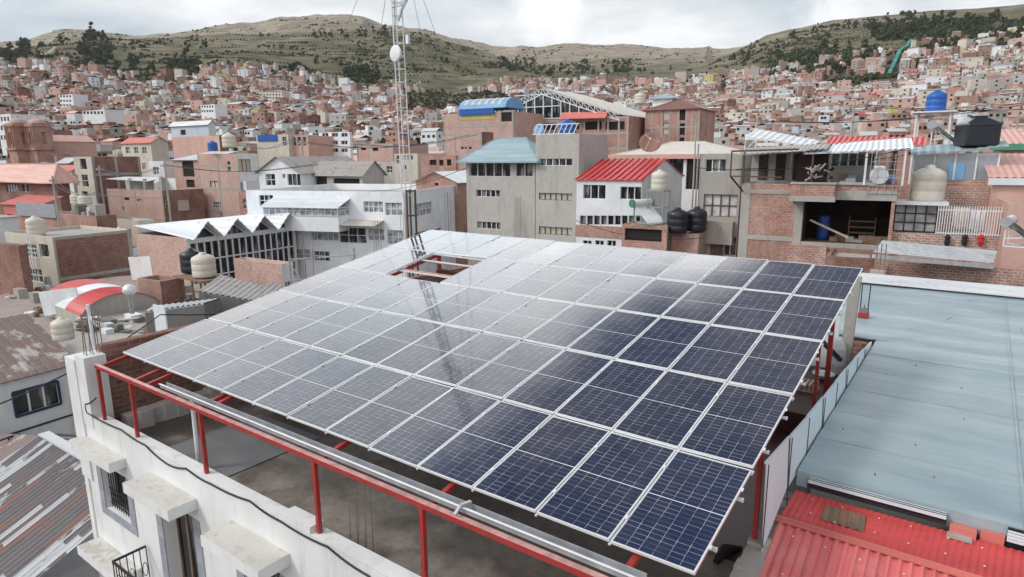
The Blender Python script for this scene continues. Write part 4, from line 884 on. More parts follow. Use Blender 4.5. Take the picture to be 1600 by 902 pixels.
m = MB(); m.box((uA-0.1, 0.3, za_-0.1), (uB+0.4, 2.6, za_+0.05)); m.build('porch_slab', 'tin_white', c.root); m = MB(); m.box((uA-0.2, 1.0, HC-0.02), (uB+0.2, 5.5, za_-0.11)); m.box((uB+0.2, 2.6, HC-0.02), (uC, 5.5, za_+0.7)); m.build('back_wall', 'brick_coarse', c.root)
def cloth(u0, u1, z0, z1, mat, label):
    m = MB(); nn_ = 10
    P_ = [(u0+(u1-u0)*k/nn_, 0.5+0.05*math.sin(k*1.9), 0) for k in range(nn_+1)]
    for k in range(nn_): m.face([(P_[k][0], P_[k][1], z0+0.06*math.sin(k)), (P_[k+1][0], P_[k+1][1], z0+0.06*math.sin(k+1)), (P_[k+1][0], P_[k+1][1]*0.9, z1), (P_[k][0], P_[k][1]*0.9, z1)])
    return wobj(c, 'laundry', m, mat, label, 'laundry')
cloth(c.onF(1490, 340)[0], c.onF(1516, 340)[0], zf-1.05, zf-0.1, 'cloth_cream', 'cream sheet hanging on the laundry line of the fenced terrace'); cloth(c.onF(1517, 340)[0], c.onF(1543, 340)[0], zf-1.15, zf-0.2, 'cloth_white', 'white sheet hanging on the laundry line of the fenced terrace')
m = MB(); m.tube([c.loc(c.W(uB, 0.5, zf-0.05)), c.loc(c.W(uC, 0.5, zf-0.12))], 0.012, 4); wobj(c, 'laundry_line', m, 'rubber', 'thin laundry line above the fenced brick terrace', 'line')
for x, mt, lb in ((1480, 'cloth_black', 'dark jacket hung over the brick terrace wall'), (1507, 'cloth_black', 'small black bag hung on the white fence foot'), (1532, 'cloth_red', 'red bag hung on the white fence foot')):
    u, z = c.onF(x, 374); m = MB(); m.lathe([(0.03, -0.3), (0.09, -0.26), (0.13, -0.1), (0.1, 0.05), (0.14, 0.1), (0.05, 0.24)], 7, (u, -0.14, z)); o = wobj(c, 'hanging_bag', m, mt, lb, 'bag', )
tk = Bld.W(c, c.onF(1452, 300)[0], 1.5, za_+0.05); tank(tk, 0.72, 1.75, 'tank_white', 'large cream water tank on the brick house beside the glazed room')
# glazed rooftop room behind
gr_ = Bld('glazed_roof_room', 'glazed rooftop room with pale sheet roof and brick base', 'building', 1556, 282, 33, 1425, None, back=4, front='brick_coarse'); gr_.finish(0.02); HG = gr_.H
zt2 = gr_.onF(1500, 243)[1]; m = MB(); m.face([(-gr_.L1, 0, HG), (0, 0, HG), (0, 0, zt2+0.2), (-gr_.L1, 0, zt2)], 0); m.face([(0, 0, HG), (0, 4, HG), (0, 4, zt2), (0, 0, zt2)], 0); m.face([(-gr_.L1, 0, HG), (-gr_.L1, 4, HG), (-gr_.L1, 4, zt2), (-gr_.L1, 0, zt2)], 0)
for k in range(5): u = -gr_.L1*(1-k/4); m.bar((u, -0.03, HG), (u, -0.03, zt2+0.1), 0.07, 0.07, 1)
m.build('glazing', ['clear_sheet', 'frame_white'], gr_.root)
m = MB(); m.sheet((-gr_.L1-0.2, -0.4, zt2+0.0), (0.3, -0.4, zt2+0.45), (0.3, 1.4, zt2+0.75), (-gr_.L1-0.2, 1.4, zt2+0.5), 0.4, 0.02); m.build('roof', 'teal_sheet', gr_.root)
u = gr_.onF(1494, 272)[0]; m = MB(); m.box((u-0.35, -0.05, HG), (u+0.35, -0.035, HG+0.85)); m.build('blue_panel', 'blue_sheet', gr_.root)
m = MB(); m.box((-gr_.L1, 3.6, HG), (0, 3.8, zt2+0.1)); m.box((-gr_.L1+0.3, 2.2, HG), (-gr_.L1+1.2, 3.0, HG+1.3)); m.build('back_wall', 'concrete', gr_.root)
# square black tank and the blue tank tower
P = atd(1524, 228, 34); m = MB(); ct_, st_ = math.cos(ROT+0.3), math.sin(ROT+0.3)
def sq(w_, z, n_=0.12): return [(P.x+ct_*a*w_-st_*b_*w_, P.y+st_*a*w_+ct_*b_*w_, P.z+z) for a, b_ in ((-1+n_, -1), (1-n_, -1), (1, -1+n_), (1, 1-n_), (1-n_, 1), (-1+n_, 1), (-1, 1-n_), (-1, -1+n_))]
rings = [sq(0.74, 0), sq(0.78, 0.1), sq(0.78, 1.0), sq(0.82, 1.02), sq(0.8, 1.1), sq(0.3, 1.4), sq(0.3, 1.5), sq(0.05, 1.51)]
for r_ in rings: m.v += r_
for k in range(len(rings)-1):
    for j in range(8): a = k*8+j; c_ = k*8+(j+1) % 8; m.f.append((a, c_, c_+8, a+8)); m.m.append(0)
tag(m.build('water_tank', 'tank_black'), 'big square black water cistern above the glazed rooftop room', 'water tank', 'water tanks on the rooftops')
P = atd(1474, 230, 36); heater(P, 0.95, 'white framed solar water heater beside the blue tank tower', ROT+1.35, green=False)
P = atd(1461, 175, 42); m = MB()
for dx in (-0.9, 0.9):
    for dy in (-0.9, 0.9): m.bar((P.x+dx, P.y+dy, P.z-4.5), (P.x+dx, P.y+dy, P.z), 0.1)
m.box((P.x-1.2, P.y-1.2, P.z-0.08), (P.x+1.2, P.y+1.2, P.z)); tag(m.build('tank_tower', 'frame_white'), 'white steel tower carrying the blue water tank', 'tower'); tank(P, 0.56, 1.35, 'tank_blue', 'blue water tank high on a white steel tower')
bb = Bld('brick_tower_base_house', 'plain brick house below the blue tank tower', 'house', 1500, 228, 45, 1405, None, back=6, front='brick'); bb.win('F', 1420, 232, 1440, 242, 1, 1, 'open'); bb.finish(0.3)
# salmon corrugated buildings at right edge
for (x, y, d, xl, lb, hh) in ((1640, 224, 36, 1553, 'upper salmon corrugated roof with green fascia at the right edge', 0.95), (1650, 278, 30, 1552, 'lower salmon corrugated roof at the right edge', 1.1)):
    s_ = Bld('salmon_roof_house', lb, 'building', x, y, d, xl, None, back=5, front='salmon'); s_.finish(roof='shed', rise=hh, over=0.2, rmat='salmon_sheet', pitch=0.3)
    m = MB(); m.box((-s_.L1-0.2, -0.26, s_.H-0.35), (0.2, -0.21, s_.H-0.03)); m.build('fascia', 'green_strip' if y < 250 else 'tin_white', s_.root)
s_ = Bld('pink_wall_house', 'pink rendered wall house under the salmon roofs at right', 'building', 1680, 320, 27, 1576, None, back=5, front='salmon'); s_.finish(0.1)
P = atd(1592, 385, 24); heater(P, 0.75, 'white framed solar water heater at the right edge by the fence', ROT+1.3, green=False)
s_ = Bld('rear_low_wall', 'low wall of mixed red stones behind the teal roof', 'wall', 1680, 428, 25.2, 1385, None, back=0.35, front='brick_coarse', zb=8); s_.finish(0.01)
m = MB(); a = atd(1365, 395, 26.5); c_ = atd(1552, 412, 26.5); m.sheet((a.x, a.y, a.z), (a.x+0.1, a.y+1.5, a.z+0.35), (c_.x+0.1, c_.y+1.5, c_.z+0.35), (c_.x, c_.y, c_.z), 0.3, 0.06); m.bar((a.x, a.y, a.z-0.15), (c_.x, c_.y, c_.z-0.15), 0.15); tag(m.build('tin_lean_to', 'tin'), 'long white corrugated lean-to roof below the fenced terrace', 'roof')
P = atd(1372, 440, 24.8); m = MB(); m.box((P.x-0.3, P.y-0.2, P.z-1.5), (P.x+0.2, P.y+0.2, P.z+0.45), 0)
for dx in (-0.15, 0.0, 0.15): m.tube([(P.x+dx, P.y, P.z), (P.x+dx, P.y, P.z+1.5)], 0.02, 4, 1)
tag(m.build('concrete_stub', ['concrete', 'rebar']), 'concrete column stub with rebar by the array right corner', 'column stub')
s_ = Bld('dark_yard_house', 'shadowy brick yard building right behind the array top edge', 'building', 1365, 405, 27, 1290, None, back=3, front='brick_dark'); s_.finish(0.2)
# ---- long white building ---------------------------------------------------------------
vL = ang(-1900)
b = Bld('white_long_building', 'long white building with bands of windows behind the array', 'building', 630, 300, 50, 384, 727, front='white_bright', rot=ang(-2600))
for x0, y0, x1, y1, c_, k_ in ((405, 305, 427, 322, 3, 'glass'), (568, 315, 598, 332, 4, 'lace'), (602, 317, 628, 337, 3, 'lace'), (409, 343, 432, 366, 3, 'lace'), (434, 346, 458, 368, 2, 'lace'), (486, 352, 528, 376, 5, 'lace'), (530, 356, 572, 380, 3, 'glass'), (575, 358, 600, 376, 3, 'lace'), (605, 360, 630, 382, 3, 'lace'), (462, 390, 485, 406, 2, 'lace'), (490, 393, 515, 408, 3, 'glass')): b.win('F', x0, y0, x1, y1, c_, 2, k_)
for x0, y0, x1, y1, c_, k_ in ((647, 317, 676, 337, 3, 'lace'), (648, 361, 676, 375, 3, 'glass'), (680, 357, 690, 360, 1, 'open'), (714, 311, 724, 328, 1, 'glass'), (714, 349, 724, 362, 1, 'glass')): b.win('R', x0, y0, x1, y1, c_, 2, k_)
b.finish(0.6, 'concrete')
def bay(b, x0, x1, yt, yb, out, mat='tin_white', glass=True, label='glazed_bay'):
    u0, z1 = b.onF(x0, yt); u1, z0 = b.onF(x1, yb); m = MB()
    if glass:
        m.face([(u0, -out, z0), (u1, -out, z0), (u1, -out, z1), (u0, -out, z1)], 0); m.face([(u1, -out, z0), (u1, 0, z0), (u1, 0, z1), (u1, -out, z1)], 0)
        n_ = max(3, int((u1-u0)/0.55))
        for k in range(n_+1): u = u0+(u1-u0)*k/n_; m.bar((u, -out-0.02, z0), (u, -out-0.02, z1), 0.06, 0.06, 1)
        for z in (z0, z0+(z1-z0)*0.62, z1): m.bar((u0, -out-0.021, z), (u1, -out-0.021, z), 0.07, 0.05, 1); m.bar((u1+0.02, -out, z), (u1+0.02, 0, z), 0.06, 0.05, 1)
    o = m.build(label, ['lace', 'frame_white'], b.root)
    w_ = MB(); w_.box((u0-0.02, -out+0.001, z0-1.25), (u1+0.02, -0.003, z0-0.04)); w_.build('bay_wall', 'white_bright', b.root)
    r = MB(); r.sheet((u0-0.2, -out-0.3, z1), (u1+0.2, -out-0.3, z1), (u1+0.2, 0.3, z1+0.75), (u0-0.2, 0.3, z1+0.75), 0.3, 0.02); r.build('bay_roof', mat, b.root)
bay(b, 431, 545, 321, 335, 1.6)
u0, z = b.onF(386, 334); u1, _ = b.onF(432, 334); m = MB(); m.sheet((u0, -1.2, z-0.5), (u1, -1.2, z-0.5), (u1, 0, z), (u0, 0, z), 0.3, 0.02); m.build('canopy', 'tin_white', b.root)
u0, z = b.onF(545, 345); u1, _ = b.onF(600, 345); m = MB(); m.sheet((u0, -1.5, z-0.2), (u1, -1.5, z-0.2), (u1, 0, z+0.1), (u0, 0, z+0.1), 0.3, 0.02); m.build('canopy', 'beige_sheet', b.root)
WLB = b
# rebar and water-tank stand structure in front of it
for x, y, n_ in ((470, 420, 5), (585, 398, 6), (628, 385, 4), (697, 355, 4)):
    P = atd(x, y, 30); m = MB()
    for k in range(n_): m.tube([(P.x+0.16*(k % 3), P.y+0.16*(k//3), P.z-3), (P.x+0.16*(k % 3)+random.uniform(-.03, .03), P.y+0.16*(k//3), P.z+1.6)], 0.014, 4)
    lb = {470: 'rebar bunch by the zigzag roof left of the array', 585: 'rebar bunch before the white building, left of the mast', 628: 'rebar bunch at the foot of the mast', 697: 'rebar bunch right of the mast before the white building'}[x]
    tag(m.build('rebar_bunch', 'rebar'), lb, 'rebar', 'bare rebar bunches')
# scaffold frames on neighbour roof (left of array top)
P = atd(455, 445, 27); m = MB()
pts_ = [Vector((P.x, P.y, P.z)), Vector((P.x+1.2, P.y+0.3, P.z)), Vector((P.x+3.0, P.y+1.0, P.z))]
for p in pts_: m.bar(p-Vector((0, 0, 2)), p+Vector((0, 0, 1.7)), 0.05)
m.bar(pts_[0]+Vector((0, 0, 1.1)), pts_[2]+Vector((0, 0, 1.4)), 0.05); m.bar(pts_[0]+Vector((0, 0, 0.2)), pts_[2]+Vector((0, 0, 0.5)), 0.05); m.bar(pts_[0]+Vector((0, 0, 0.9)), pts_[1]+Vector((0, 0, -0.4)), 0.04); m.bar(pts_[1]+Vector((0, 0, -0.5)), pts_[2]+Vector((0, 0, 1.3)), 0.04)
tag(m.build('pipe_scaffold', 'steel'), 'steel pipe scaffold left of the array upper edge', 'scaffold')
# ---- the lattice mast ------------------------------------------------------------------
ML = atd(638, 300, 22.5); mast = empty('lattice_mast', (ML.x, ML.y, 9.0), 0, 'tall slender white lattice radio mast standing behind the solar array', 'mast')
tri = [Vector((0.19*math.cos(t), 0.19*math.sin(t), 0)) for t in (0.4, 0.4+2.094, 0.4+4.189)]
lean = Vector((-0.22, 0.05, 0))
def mp(k, z): return tri[k]+lean*(z/10)+Vector((0, 0, z))
def mpart(name, m, mat): return m.build(name, mat, mast)
for k in range(3): m = MB(); m.tube([mp(k, 5.9), mp(k, 16)], 0.022, 6); mpart('leg', m, 'frame_white')
m = MB(); z = 5.9; j = 0
while z < 15.9:
    for k in range(3):
        m.tube([mp(k, z), mp((k+1) % 3, z)], 0.017, 5)
    z += 0.42; j += 1
mpart('rung', m, 'frame_white')['kind'] = 'stuff'
m = MB()
for k in range(3): m.bar(tri[k]*0.9+Vector((0.1, 0, 0)), tri[k]*0.9+Vector((0.1, 0, 6.1)), 0.05)
for z in (1.5, 3.0, 4.2, 5.2, 6.05):
    for k in range(3): m.bar(tri[k]*0.9+Vector((0.1, 0, z)), tri[(k+1) % 3]*0.9+Vector((0.1, 0, z)), 0.045)
mpart('lower_frame', m, 'iron_brown')
dp = atd(619, 84, 22.2)-Vector((ML.x, ML.y, 9)); m = MB(); r = 0.27
m.lathe([(r*0.1, -0.1), (r*0.8, -0.06), (r, 0.0), (r, 0.05), (r*0.9, 0.06), (r*0.05, 0.075)], 24); o = m.build('dish_antenna', 'frame_white', mast, smooth=True); o.location = dp; o.rotation_mode = 'QUATERNION'; o.rotation_quaternion = Vector((-0.1, -1, 0.05)).to_track_quat('Z', 'Y')
m = MB(); zt_ = atd(625, 15, 22.4)-Vector((ML.x, ML.y, 9)); q = zt_
m.bar(q+Vector((-0.1, 0, -0.35)), q+Vector((0.15, 0.1, 0.3)), 0.05); m.bar(q+Vector((-0.35, 0, 0.1)), q+Vector((0.1, 0, 0.12)), 0.03); m.bar(q+Vector((-0.27, 0, -0.9)), q+Vector((-0.25, 0, 0.4)), 0.03); m.bar(q+Vector((0.25, 0.1, 0.3)), q+Vector((0.05, 0, -0.05)), 0.06); mpart('antenna_mount', m, 'steel')
m = MB(); q = atd(637, 62, 22.4)-Vector((ML.x, ML.y, 9)); m.box(q-Vector((0.05, 0.05, 0.14)), q+Vector((0.06, 0.05, 0.14))); mpart('junction_box', m, 'tin_white')
T = mast.location+Vector((0, 0, 15)); 
for i, (x, y, d) in enumerate(((520, 80, 60), (660, 60, 45), (708, 130, 55), (590, 70, 40))):
    E = atd(x, y, d); m = MB(); q = MB.tube(m, [T+lean*1.5, T.lerp(E, 0.5)-Vector((0, 0, 0.3)), E+(E-T)*0.5], 0.012, 4)
    m.v = [tuple(Vector(p)-mast.location) for p in m.v]; m.build('guy_wire', 'steel', mast)
# black utility wire crossing the left
m = MB(); A, B_ = atd(-40, 648, 14), atd(250, 492, 22); C_ = atd(470, 480, 26); pts = [A.lerp(B_, k/8)-Vector((0, 0, 0.25*math.sin(math.pi*k/8))) for k in range(9)]+[B_.lerp(C_, k/6)-Vector((0, 0, 0.12*math.sin(math.pi*k/6))) for k in range(1, 7)]
m.tube(pts, 0.022, 5); tag(m.build('utility_wire', 'rubber'), 'black utility wire crossing above the rusty roof at left', 'wire')

for i, (a, b_, d0, d1, lb) in enumerate((((1085, 262), (1420, 232), 37, 30, 'black cable strung across the brick terrace roofs'), ((1150, 265), (1600, 205), 36, 40, 'thin cable running past the blue tank tower'), ((730, 262), (560, 300), 49, 55, 'cable from the grey hip roof building to the white building'), ((900, 345), (1100, 372), 41, 37, 'drooping cable below the white house windows'))):
    A, B_ = atd(*a, d0), atd(*b_, d1); m = MB(); m.tube([A.lerp(B_, k/10)-Vector((0, 0, 0.5*math.sin(math.pi*k/10))) for k in range(11)], 0.02, 4); tag(m.build('overhead_cable', 'rubber'), lb, 'cable', 'overhead cables')
random.seed(77)
for i in range(9):   # clutter on the open terrace
    u = random.uniform(uc, ud-0.3); v = random.uniform(0.2, 2.0); s_ = random.uniform(0.12, 0.3); m = MB(); m.box((u-s_, v-s_, HT), (u+s_, v+s_, HT+s_*random.uniform(1, 2.6)))
    o = m.build('storage_box', random.choice(['white', 'wood', 'concrete', 'tin_old', 'blue_sheet'])); o.matrix_world = Matrix.Translation(BH.O) @ Matrix.Rotation(BH.rot, 4, 'Z'); tag(o, 'small box among the clutter behind the terrace mesh', 'box', 'boxes cluttering the brick terrace')
# ================================================================== left side neighbours
b = Bld('pale_brick_house', 'pale pink brick house with shaded right wall and two white shuttered windows', 'house', 253, 298, 80, 167, 318, front='brick_pink', side='brick_dark')  # right wall's shade is put into its colour with a darker brick
b.win('F', 194, 309, 202, 313, 1, 1, 'open'); b.win('F', 214, 311, 222, 315, 1, 1, 'pale'); b.win('F', 200, 340, 208, 346, 2, 1); b.win('F', 217, 343, 226, 349, 2, 1); b.win('F', 190, 323, 194, 328, 1, 1, 'open')
b.win('R', 278, 312, 297, 330, 1, 1, 'pale'); b.win('R', 281, 345, 299, 360, 1, 1, 'pale'); b.win('R', 255, 314, 268, 319, 3, 1); b.win('R', 260, 347, 272, 352, 3, 1)
b.frame('F', (0.0, 0.26, 0.52, 0.98), (-0.9, -3.6, -6.3), 0.22); b.finish(0.9)
for u, dz in ((-7.2, 0), (-3.9, 0), (-0.3, 0.3)):
    m = MB(); m.box((u, 0.02, b.H), (u+0.35, 0.35, b.H+1.4+dz)); m.build('column', 'concrete', b.root)
m = MB(); m.sheet((-b.L1+0.1, 0.0, b.H+1.3), (-2.8, 0.0, b.H+1.1), (-2.8, 2.6, b.H+1.5), (-b.L1+0.1, 2.6, b.H+1.5), 0.3, 0.02); m.build('shed_roof', 'tin_white', b.root)
m = MB(); m.box((-b.L1+0.1, 2.5, b.H-0.5), (-1.0, 2.6, b.H+1.4)); m.build('roof_wall', 'white_old', b.root)
tank(b.W(-2.6, 1.3, b.H-0.3), 0.62, 1.7, 'tank_white', 'cream water tank on the pale pink brick house'); PBH = b
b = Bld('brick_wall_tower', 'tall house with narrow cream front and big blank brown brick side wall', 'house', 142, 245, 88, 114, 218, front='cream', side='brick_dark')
b.win('F', 125, 248, 135, 265, 1, 1); b.win('F', 113.5, 273, 122, 290, 1, 2); b.win('F', 128, 273, 138, 292, 1, 2); b.win('F', 128, 299, 137, 308, 1, 1)
b.frame('R', (0.02, 0.48, 0.98), (-2.4, -5.2, -8), 0.35); b.finish(0.3)
b = Bld('pink_tall_house', 'tall pink brick house with grey columns and white balcony boxes', 'house', 371, 240, 82, 308, 402, front='brick_pink', side='white_old')
b.win('F', 355, 252, 360, 268, 1, 2); b.win('F', 328, 283, 341, 294, 2, 1, 'pale'); b.win('F', 333, 316, 345, 325, 4, 2); b.win('F', 344, 331, 347, 345, 1, 1); b.win('R', 373, 249, 392, 268, 3, 1, 'pale'); b.win('R', 373, 285, 388, 301, 2, 1, 'curtain'); b.win('R', 374, 320, 388, 334, 1, 1)
b.frame('F', (0, 0.5, 0.98), (-1.5, -4.4, -7.3, -10.2), 0.28); b.finish(0.3)
for z in (-3.4, -6.3): m = MB(); m.box((0.003, 0.3, b.H+z-1.2), (0.7, b.L2-0.3, b.H+z)); m.build('balcony_box', 'white_clean', b.root)
b = Bld('open_front_house', 'unfinished pink house with open front columns and white gabled top', 'house', 312, 250, 92, 270, None, back=6, front='brick_pink')
b.win('F', 285, 252, 303, 276, 1, 1, 'open', depth=0.6); b.win('F', 291, 281, 304, 293, 1, 1, 'open'); b.finish(roof='shed', rise=1.2, rmat='tin_white')
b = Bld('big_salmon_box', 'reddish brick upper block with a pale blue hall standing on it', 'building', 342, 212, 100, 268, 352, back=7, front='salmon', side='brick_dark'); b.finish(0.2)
b2 = Bld('pale_blue_hall', 'pale blue flat fronted hall above red brick block', 'building', 325, 193, 115, 266, 336, front='pale_blue', side='white'); b2.win('F', 282, 203, 290, 211, 1, 1, 'open'); b2.finish(roof='gx', rise=0.6, rmat='tin_white')
tank(atd(333, 236, 84), 0.6, 1.3, 'tank_blue', 'blue water tank beside the pink tall house'); tank(atd(359, 231, 84), 0.85, 1.9, 'tank_white', 'big cream water tank on the roof of the pink tall house')
# zigzag roof hall
b = Bld('zigzag_roof_hall', 'pink brick hall with three white zigzag roof peaks and glass front', 'building', 290, 372, 44, 212, 462, front='brick_pink', side='white_clean')
n_ = 4; L2 = b.L2
b.holes['R'].append((0.2, L2-0.2, max(0.1, b.H-4.2), b.H-0.4)); b.finish(roof='none')
m = MB(); f = []
zt = b.H
for k in range(n_):
    y0, y1 = L2*k/n_, L2*(k+1)/n_; ym = (y0+y1)/2
    for (ya, yb, za, zb_) in ((y0, ym, zt-0.1, zt+1.1), (ym, y1, zt+1.1, zt-0.1)):
        m.sheet((0.9, ya, za), (0.9, yb, zb_), (-b.L1-0.2, yb, zt+0.55), (-b.L1-0.2, ya, zt+0.55), 0.4, 0.02)
m.build('zigzag_roof', 'tin_white', b.root)
m = MB(); m.face([(-0.2, 0.2, zt-4.2), (-0.2, L2-0.2, zt-4.2), (-0.2, L2-0.2, zt-0.4), (-0.2, 0.2, zt-0.4)], 0)
for k in range(n_):
    y0, y1 = L2*k/n_, L2*(k+1)/n_; m.face([(0.01, y0, zt-0.1), (0.01, y1, zt-0.1), (0.01, (y0+y1)/2, zt+1.05)], 0)
    m.bar((0.05, y0, zt-0.15), (0.05, (y0+y1)/2, zt+0.85), 0.1, 0.1, 1); m.bar((0.05, (y0+y1)/2, zt+0.85), (0.05, y1, zt-0.15), 0.1, 0.1, 1)
for k in range(17): y = 0.2+(L2-0.4)*k/16; m.bar((0.0, y, zt-4.2), (0.0, y, zt-0.3), 0.09, 0.09, 1)
for z in (zt-4.1, zt-2.9, zt-1.7, zt-0.4): m.bar((0.0, 0.2, z), (0.0, L2-0.2, z), 0.09, 0.09, 1)
m.build('glass_front', ['glass', 'frame_white'], b.root)
b = Bld('low_pink_wall_house', 'low pink house with thin pale blue roof edge beside the array', 'house', 440, 413, 37, 366, 458, front='brick_pink', side='white_clean'); b.win('R', 446, 440, 456, 455, 2, 1); b.finish(0.2, 'tin_white')
# tanks & sheds by the array
tank(atd(320, 432, 35), 0.62, 1.35, 'tank_white', 'cream water tank on stand in front of the zigzag hall'); tank(atd(301, 425, 36.5), 0.6, 1.4, 'tank_black', 'black water tank left of the cream tank by the zigzag hall')
P = atd(310, 431, 35.5); m = MB()
for dx in (-1, 0, 1.4):
    for dy in (-0.4, 0.6): m.bar((P.x+dx, P.y+dy, P.z-1.4), (P.x+dx, P.y+dy, P.z), 0.08)
m.box((P.x-1.3, P.y-0.8, P.z-0.1), (P.x+1.8, P.y+1.0, P.z-0.01)); tag(m.build('tank_stand', 'wood'), 'dark timber stand under the tanks by the zigzag hall', 'stand')
def deck_bld(name, label, pts, z_of, thick, wallmat, roofmat, H0=0.0, rib=None):
    # free-form flat roof from pixel outline at a given height, walls down to the street
    Q = [atz(x, y, z_of) for x, y in pts]; o = Q[0].copy(); o.z = H0; root = empty(name, o, 0, label, 'building')
    m = MB(); m.face([(p.x-o.x, p.y-o.y, z_of-H0) for p in Q]); m.build('roof', roofmat, root)
    w_ = MB()
    for i in range(len(Q)):
        a, c = Q[i], Q[(i+1) % len(Q)]; w_.face([(a.x-o.x, a.y-o.y, 0), (c.x-o.x, c.y-o.y, 0), (c.x-o.x, c.y-o.y, z_of-H0-0.004), (a.x-o.x, a.y-o.y, z_of-H0-0.004)])
    w_.build('wall', wallmat, root); return root, Q
deck_bld('yard_building', 'low building with dusty reddish flat roof around the red and white vault', ((-60, 560), (330, 520), (445, 455), (300, 425), (180, 432), (-60, 470)), 7.6, 0.2, 'render_grey', 'dusty')
deck_bld('terrace_building', 'low white-walled terrace between brick wall and the striped vault', ((100, 560), (300, 520), (380, 490), (330, 470), (110, 500)), 8.4, 0.2, 'white_old', 'concrete')
# striped vault
A, B_ = Vector((-26.5, 8.6, 8.5)), Vector((-20.4, 8.3, 8.5)); ax = (B_-A); ax.z = 0; Ln = ax.length; ax.normalize(); sd_ = Vector((ax.y, -ax.x, 0)); zb_ = 8.35
vault = empty('striped_vault', (A.x, A.y, zb_), 0, 'small barrel vault roof in red, white and red bands', 'vault roof')
hw, rs = 1.87, 0.85
def arc(t): a = math.pi*(1-t)*0.8+math.pi*0.1; c = (math.cos(a)/math.cos(math.pi*0.1), (math.sin(a)-math.sin(math.pi*0.1))/(1-math.sin(math.pi*0.1))); return c
for (s0, s1, mt, amp) in ((0, 0.36, 'red_sheet', 0.01), (0.36, 0.62, 'tin_white', 0.006), (0.62, 1.0, 'red_sheet', 0.02)):
    m = MB(); nn_ = int((s1-s0)*Ln/0.05); K = 22; i0 = len(m.v)
    for i in range(nn_+1):
        s_ = s0+(s1-s0)*i/nn_; o_ = amp*math.sin(i*math.pi/2)
        for k in range(K+1):
            c = arc(k/K); p = ax*(s_*Ln)+sd_*(c[0]*(hw+o_)); m.v.append((p.x, p.y, 0.25+c[1]*(rs+o_)))
    for i in range(nn_):
        for k in range(K): a = i*(K+1)+k; m.f.append((a, a+K+1, a+K+2, a+1)); m.m.append(0)
    m.build('roof_band', mt, vault)
m = MB()
for s_ in (0.02, 0.98):
    pts = [ax*(s_*Ln)+sd_*(arc(k/16)[0]*hw)+Vector((0, 0, 0.22+arc(k/16)[1]*rs)) for k in range(17)]; base = [ax*(s_*Ln)+sd_*(-hw)+Vector((0, 0, -0.5)), ax*(s_*Ln)+sd_*(hw)+Vector((0, 0, -0.5))]; m.face([base[1]] + ([base[0]] + pts if True else []))
for q in (-hw, hw): a = sd_*q; c = a+ax*Ln; m.face([(a.x, a.y, -0.5), (c.x, c.y, -0.5), (c.x, c.y, 0.24), (a.x, a.y, 0.24)])
m.build('end_wall', 'concrete', vault)
P = atd(205, 478, 24); vt = empty('roof_ventilator', (P.x, P.y, P.z-0.3), 0, 'shiny round turbine ventilator beside the striped vault', 'ventilator')
m = MB(); m.tube([(0, 0, 0), (0, 0, 0.75)], 0.09, 10); m.build('stack', 'steel', vt); m = MB(); m.lathe([(0.12, 0.72), (0.21, 0.8), (0.24, 0.93), (0.2, 1.05), (0.1, 1.12), (0.01, 1.14)], 16); m.build('turbine', 'alu', vt, smooth=True)
tank(atd(100, 530, 23), 0.36, 0.85, 'tank_white', 'cream water tank half hidden left of the striped vault')
P = atd(148, 535, 21); m = MB(); m.tube([(P.x, P.y, 8), (P.x-0.15, P.y, P.z+1.3)], 0.06, 8); m.bar((P.x-0.1, P.y, P.z+0.9), (P.x+0.35, P.y, P.z+0.6), 0.05); tag(m.build('white_pole', 'frame_white'), 'thin white pole before the striped vault', 'pole')
# old tin sheds
def shed(pts, d0, d1, label, mat, h=2.0, pitch=0.25):
    (a, b_, c, e) = pts; P = [atd(*a, d0), atd(*b_, d0), atd(*c, d1), atd(*e, d1)]; o = P[0].copy(); o.z -= h; root = empty('tin_shed', o, 0, label, 'shed', 'old tin sheds by the striped vault')
    m = MB(); m.sheet(*[tuple(p-o) for p in P], pitch, 0.03); m.build('roof', mat, root)
    w_ = MB(); Q = [p-o for p in P]
    for i in range(4): u, v = Q[i], Q[(i+1) % 4]; w_.face([(u.x, u.y, -1), (v.x, v.y, -1), (v.x, v.y, v.z-0.04), (u.x, u.y, u.z-0.04)])
    w_.build('wall', 'concrete_dark', root); return root
shed(((226, 487), (318, 474), (344, 466), (240, 478)), 24, 26.5, 'shed with pale tin roof right of the striped vault', 'tin')
shed(((310, 455), (400, 470), (425, 450), (345, 430)), 27, 31, 'shed with dark corrugated roof in front of the zigzag hall', 'tin_old')
shed(((395, 466), (432, 470), (452, 452), (425, 440)), 28, 31, 'small dark lean-to beside the array left edge', 'tin_old')
P = atd(252, 520, 22.5); m = MB(); m.box((P.x-0.4, P.y, P.z-0.2), (P.x+0.45, P.y+0.05, P.z+1.0)); tag(m.build('white_board', 'tin_white'), 'white board leaning under the pale tin shed', 'board')
P = atd(90, 470, 33); m = MB(); m.bar((P.x-1.4, P.y-0.3, P.z-0.3), (P.x+1.1, P.y+0.6, P.z+0.1), 0.05, 1.3); tag(m.build('white_board', 'tin_white'), 'white sheet fence left of the striped vault', 'board')
P = atd(216, 422, 38); m = MB(); m.bar((P.x-1.0, P.y, P.z), (P.x+0.9, P.y+0.4, P.z+0.15), 0.06, 1.4); tag(m.build('white_board', 'white_old'), 'stained white board against the brown brick wall', 'board')
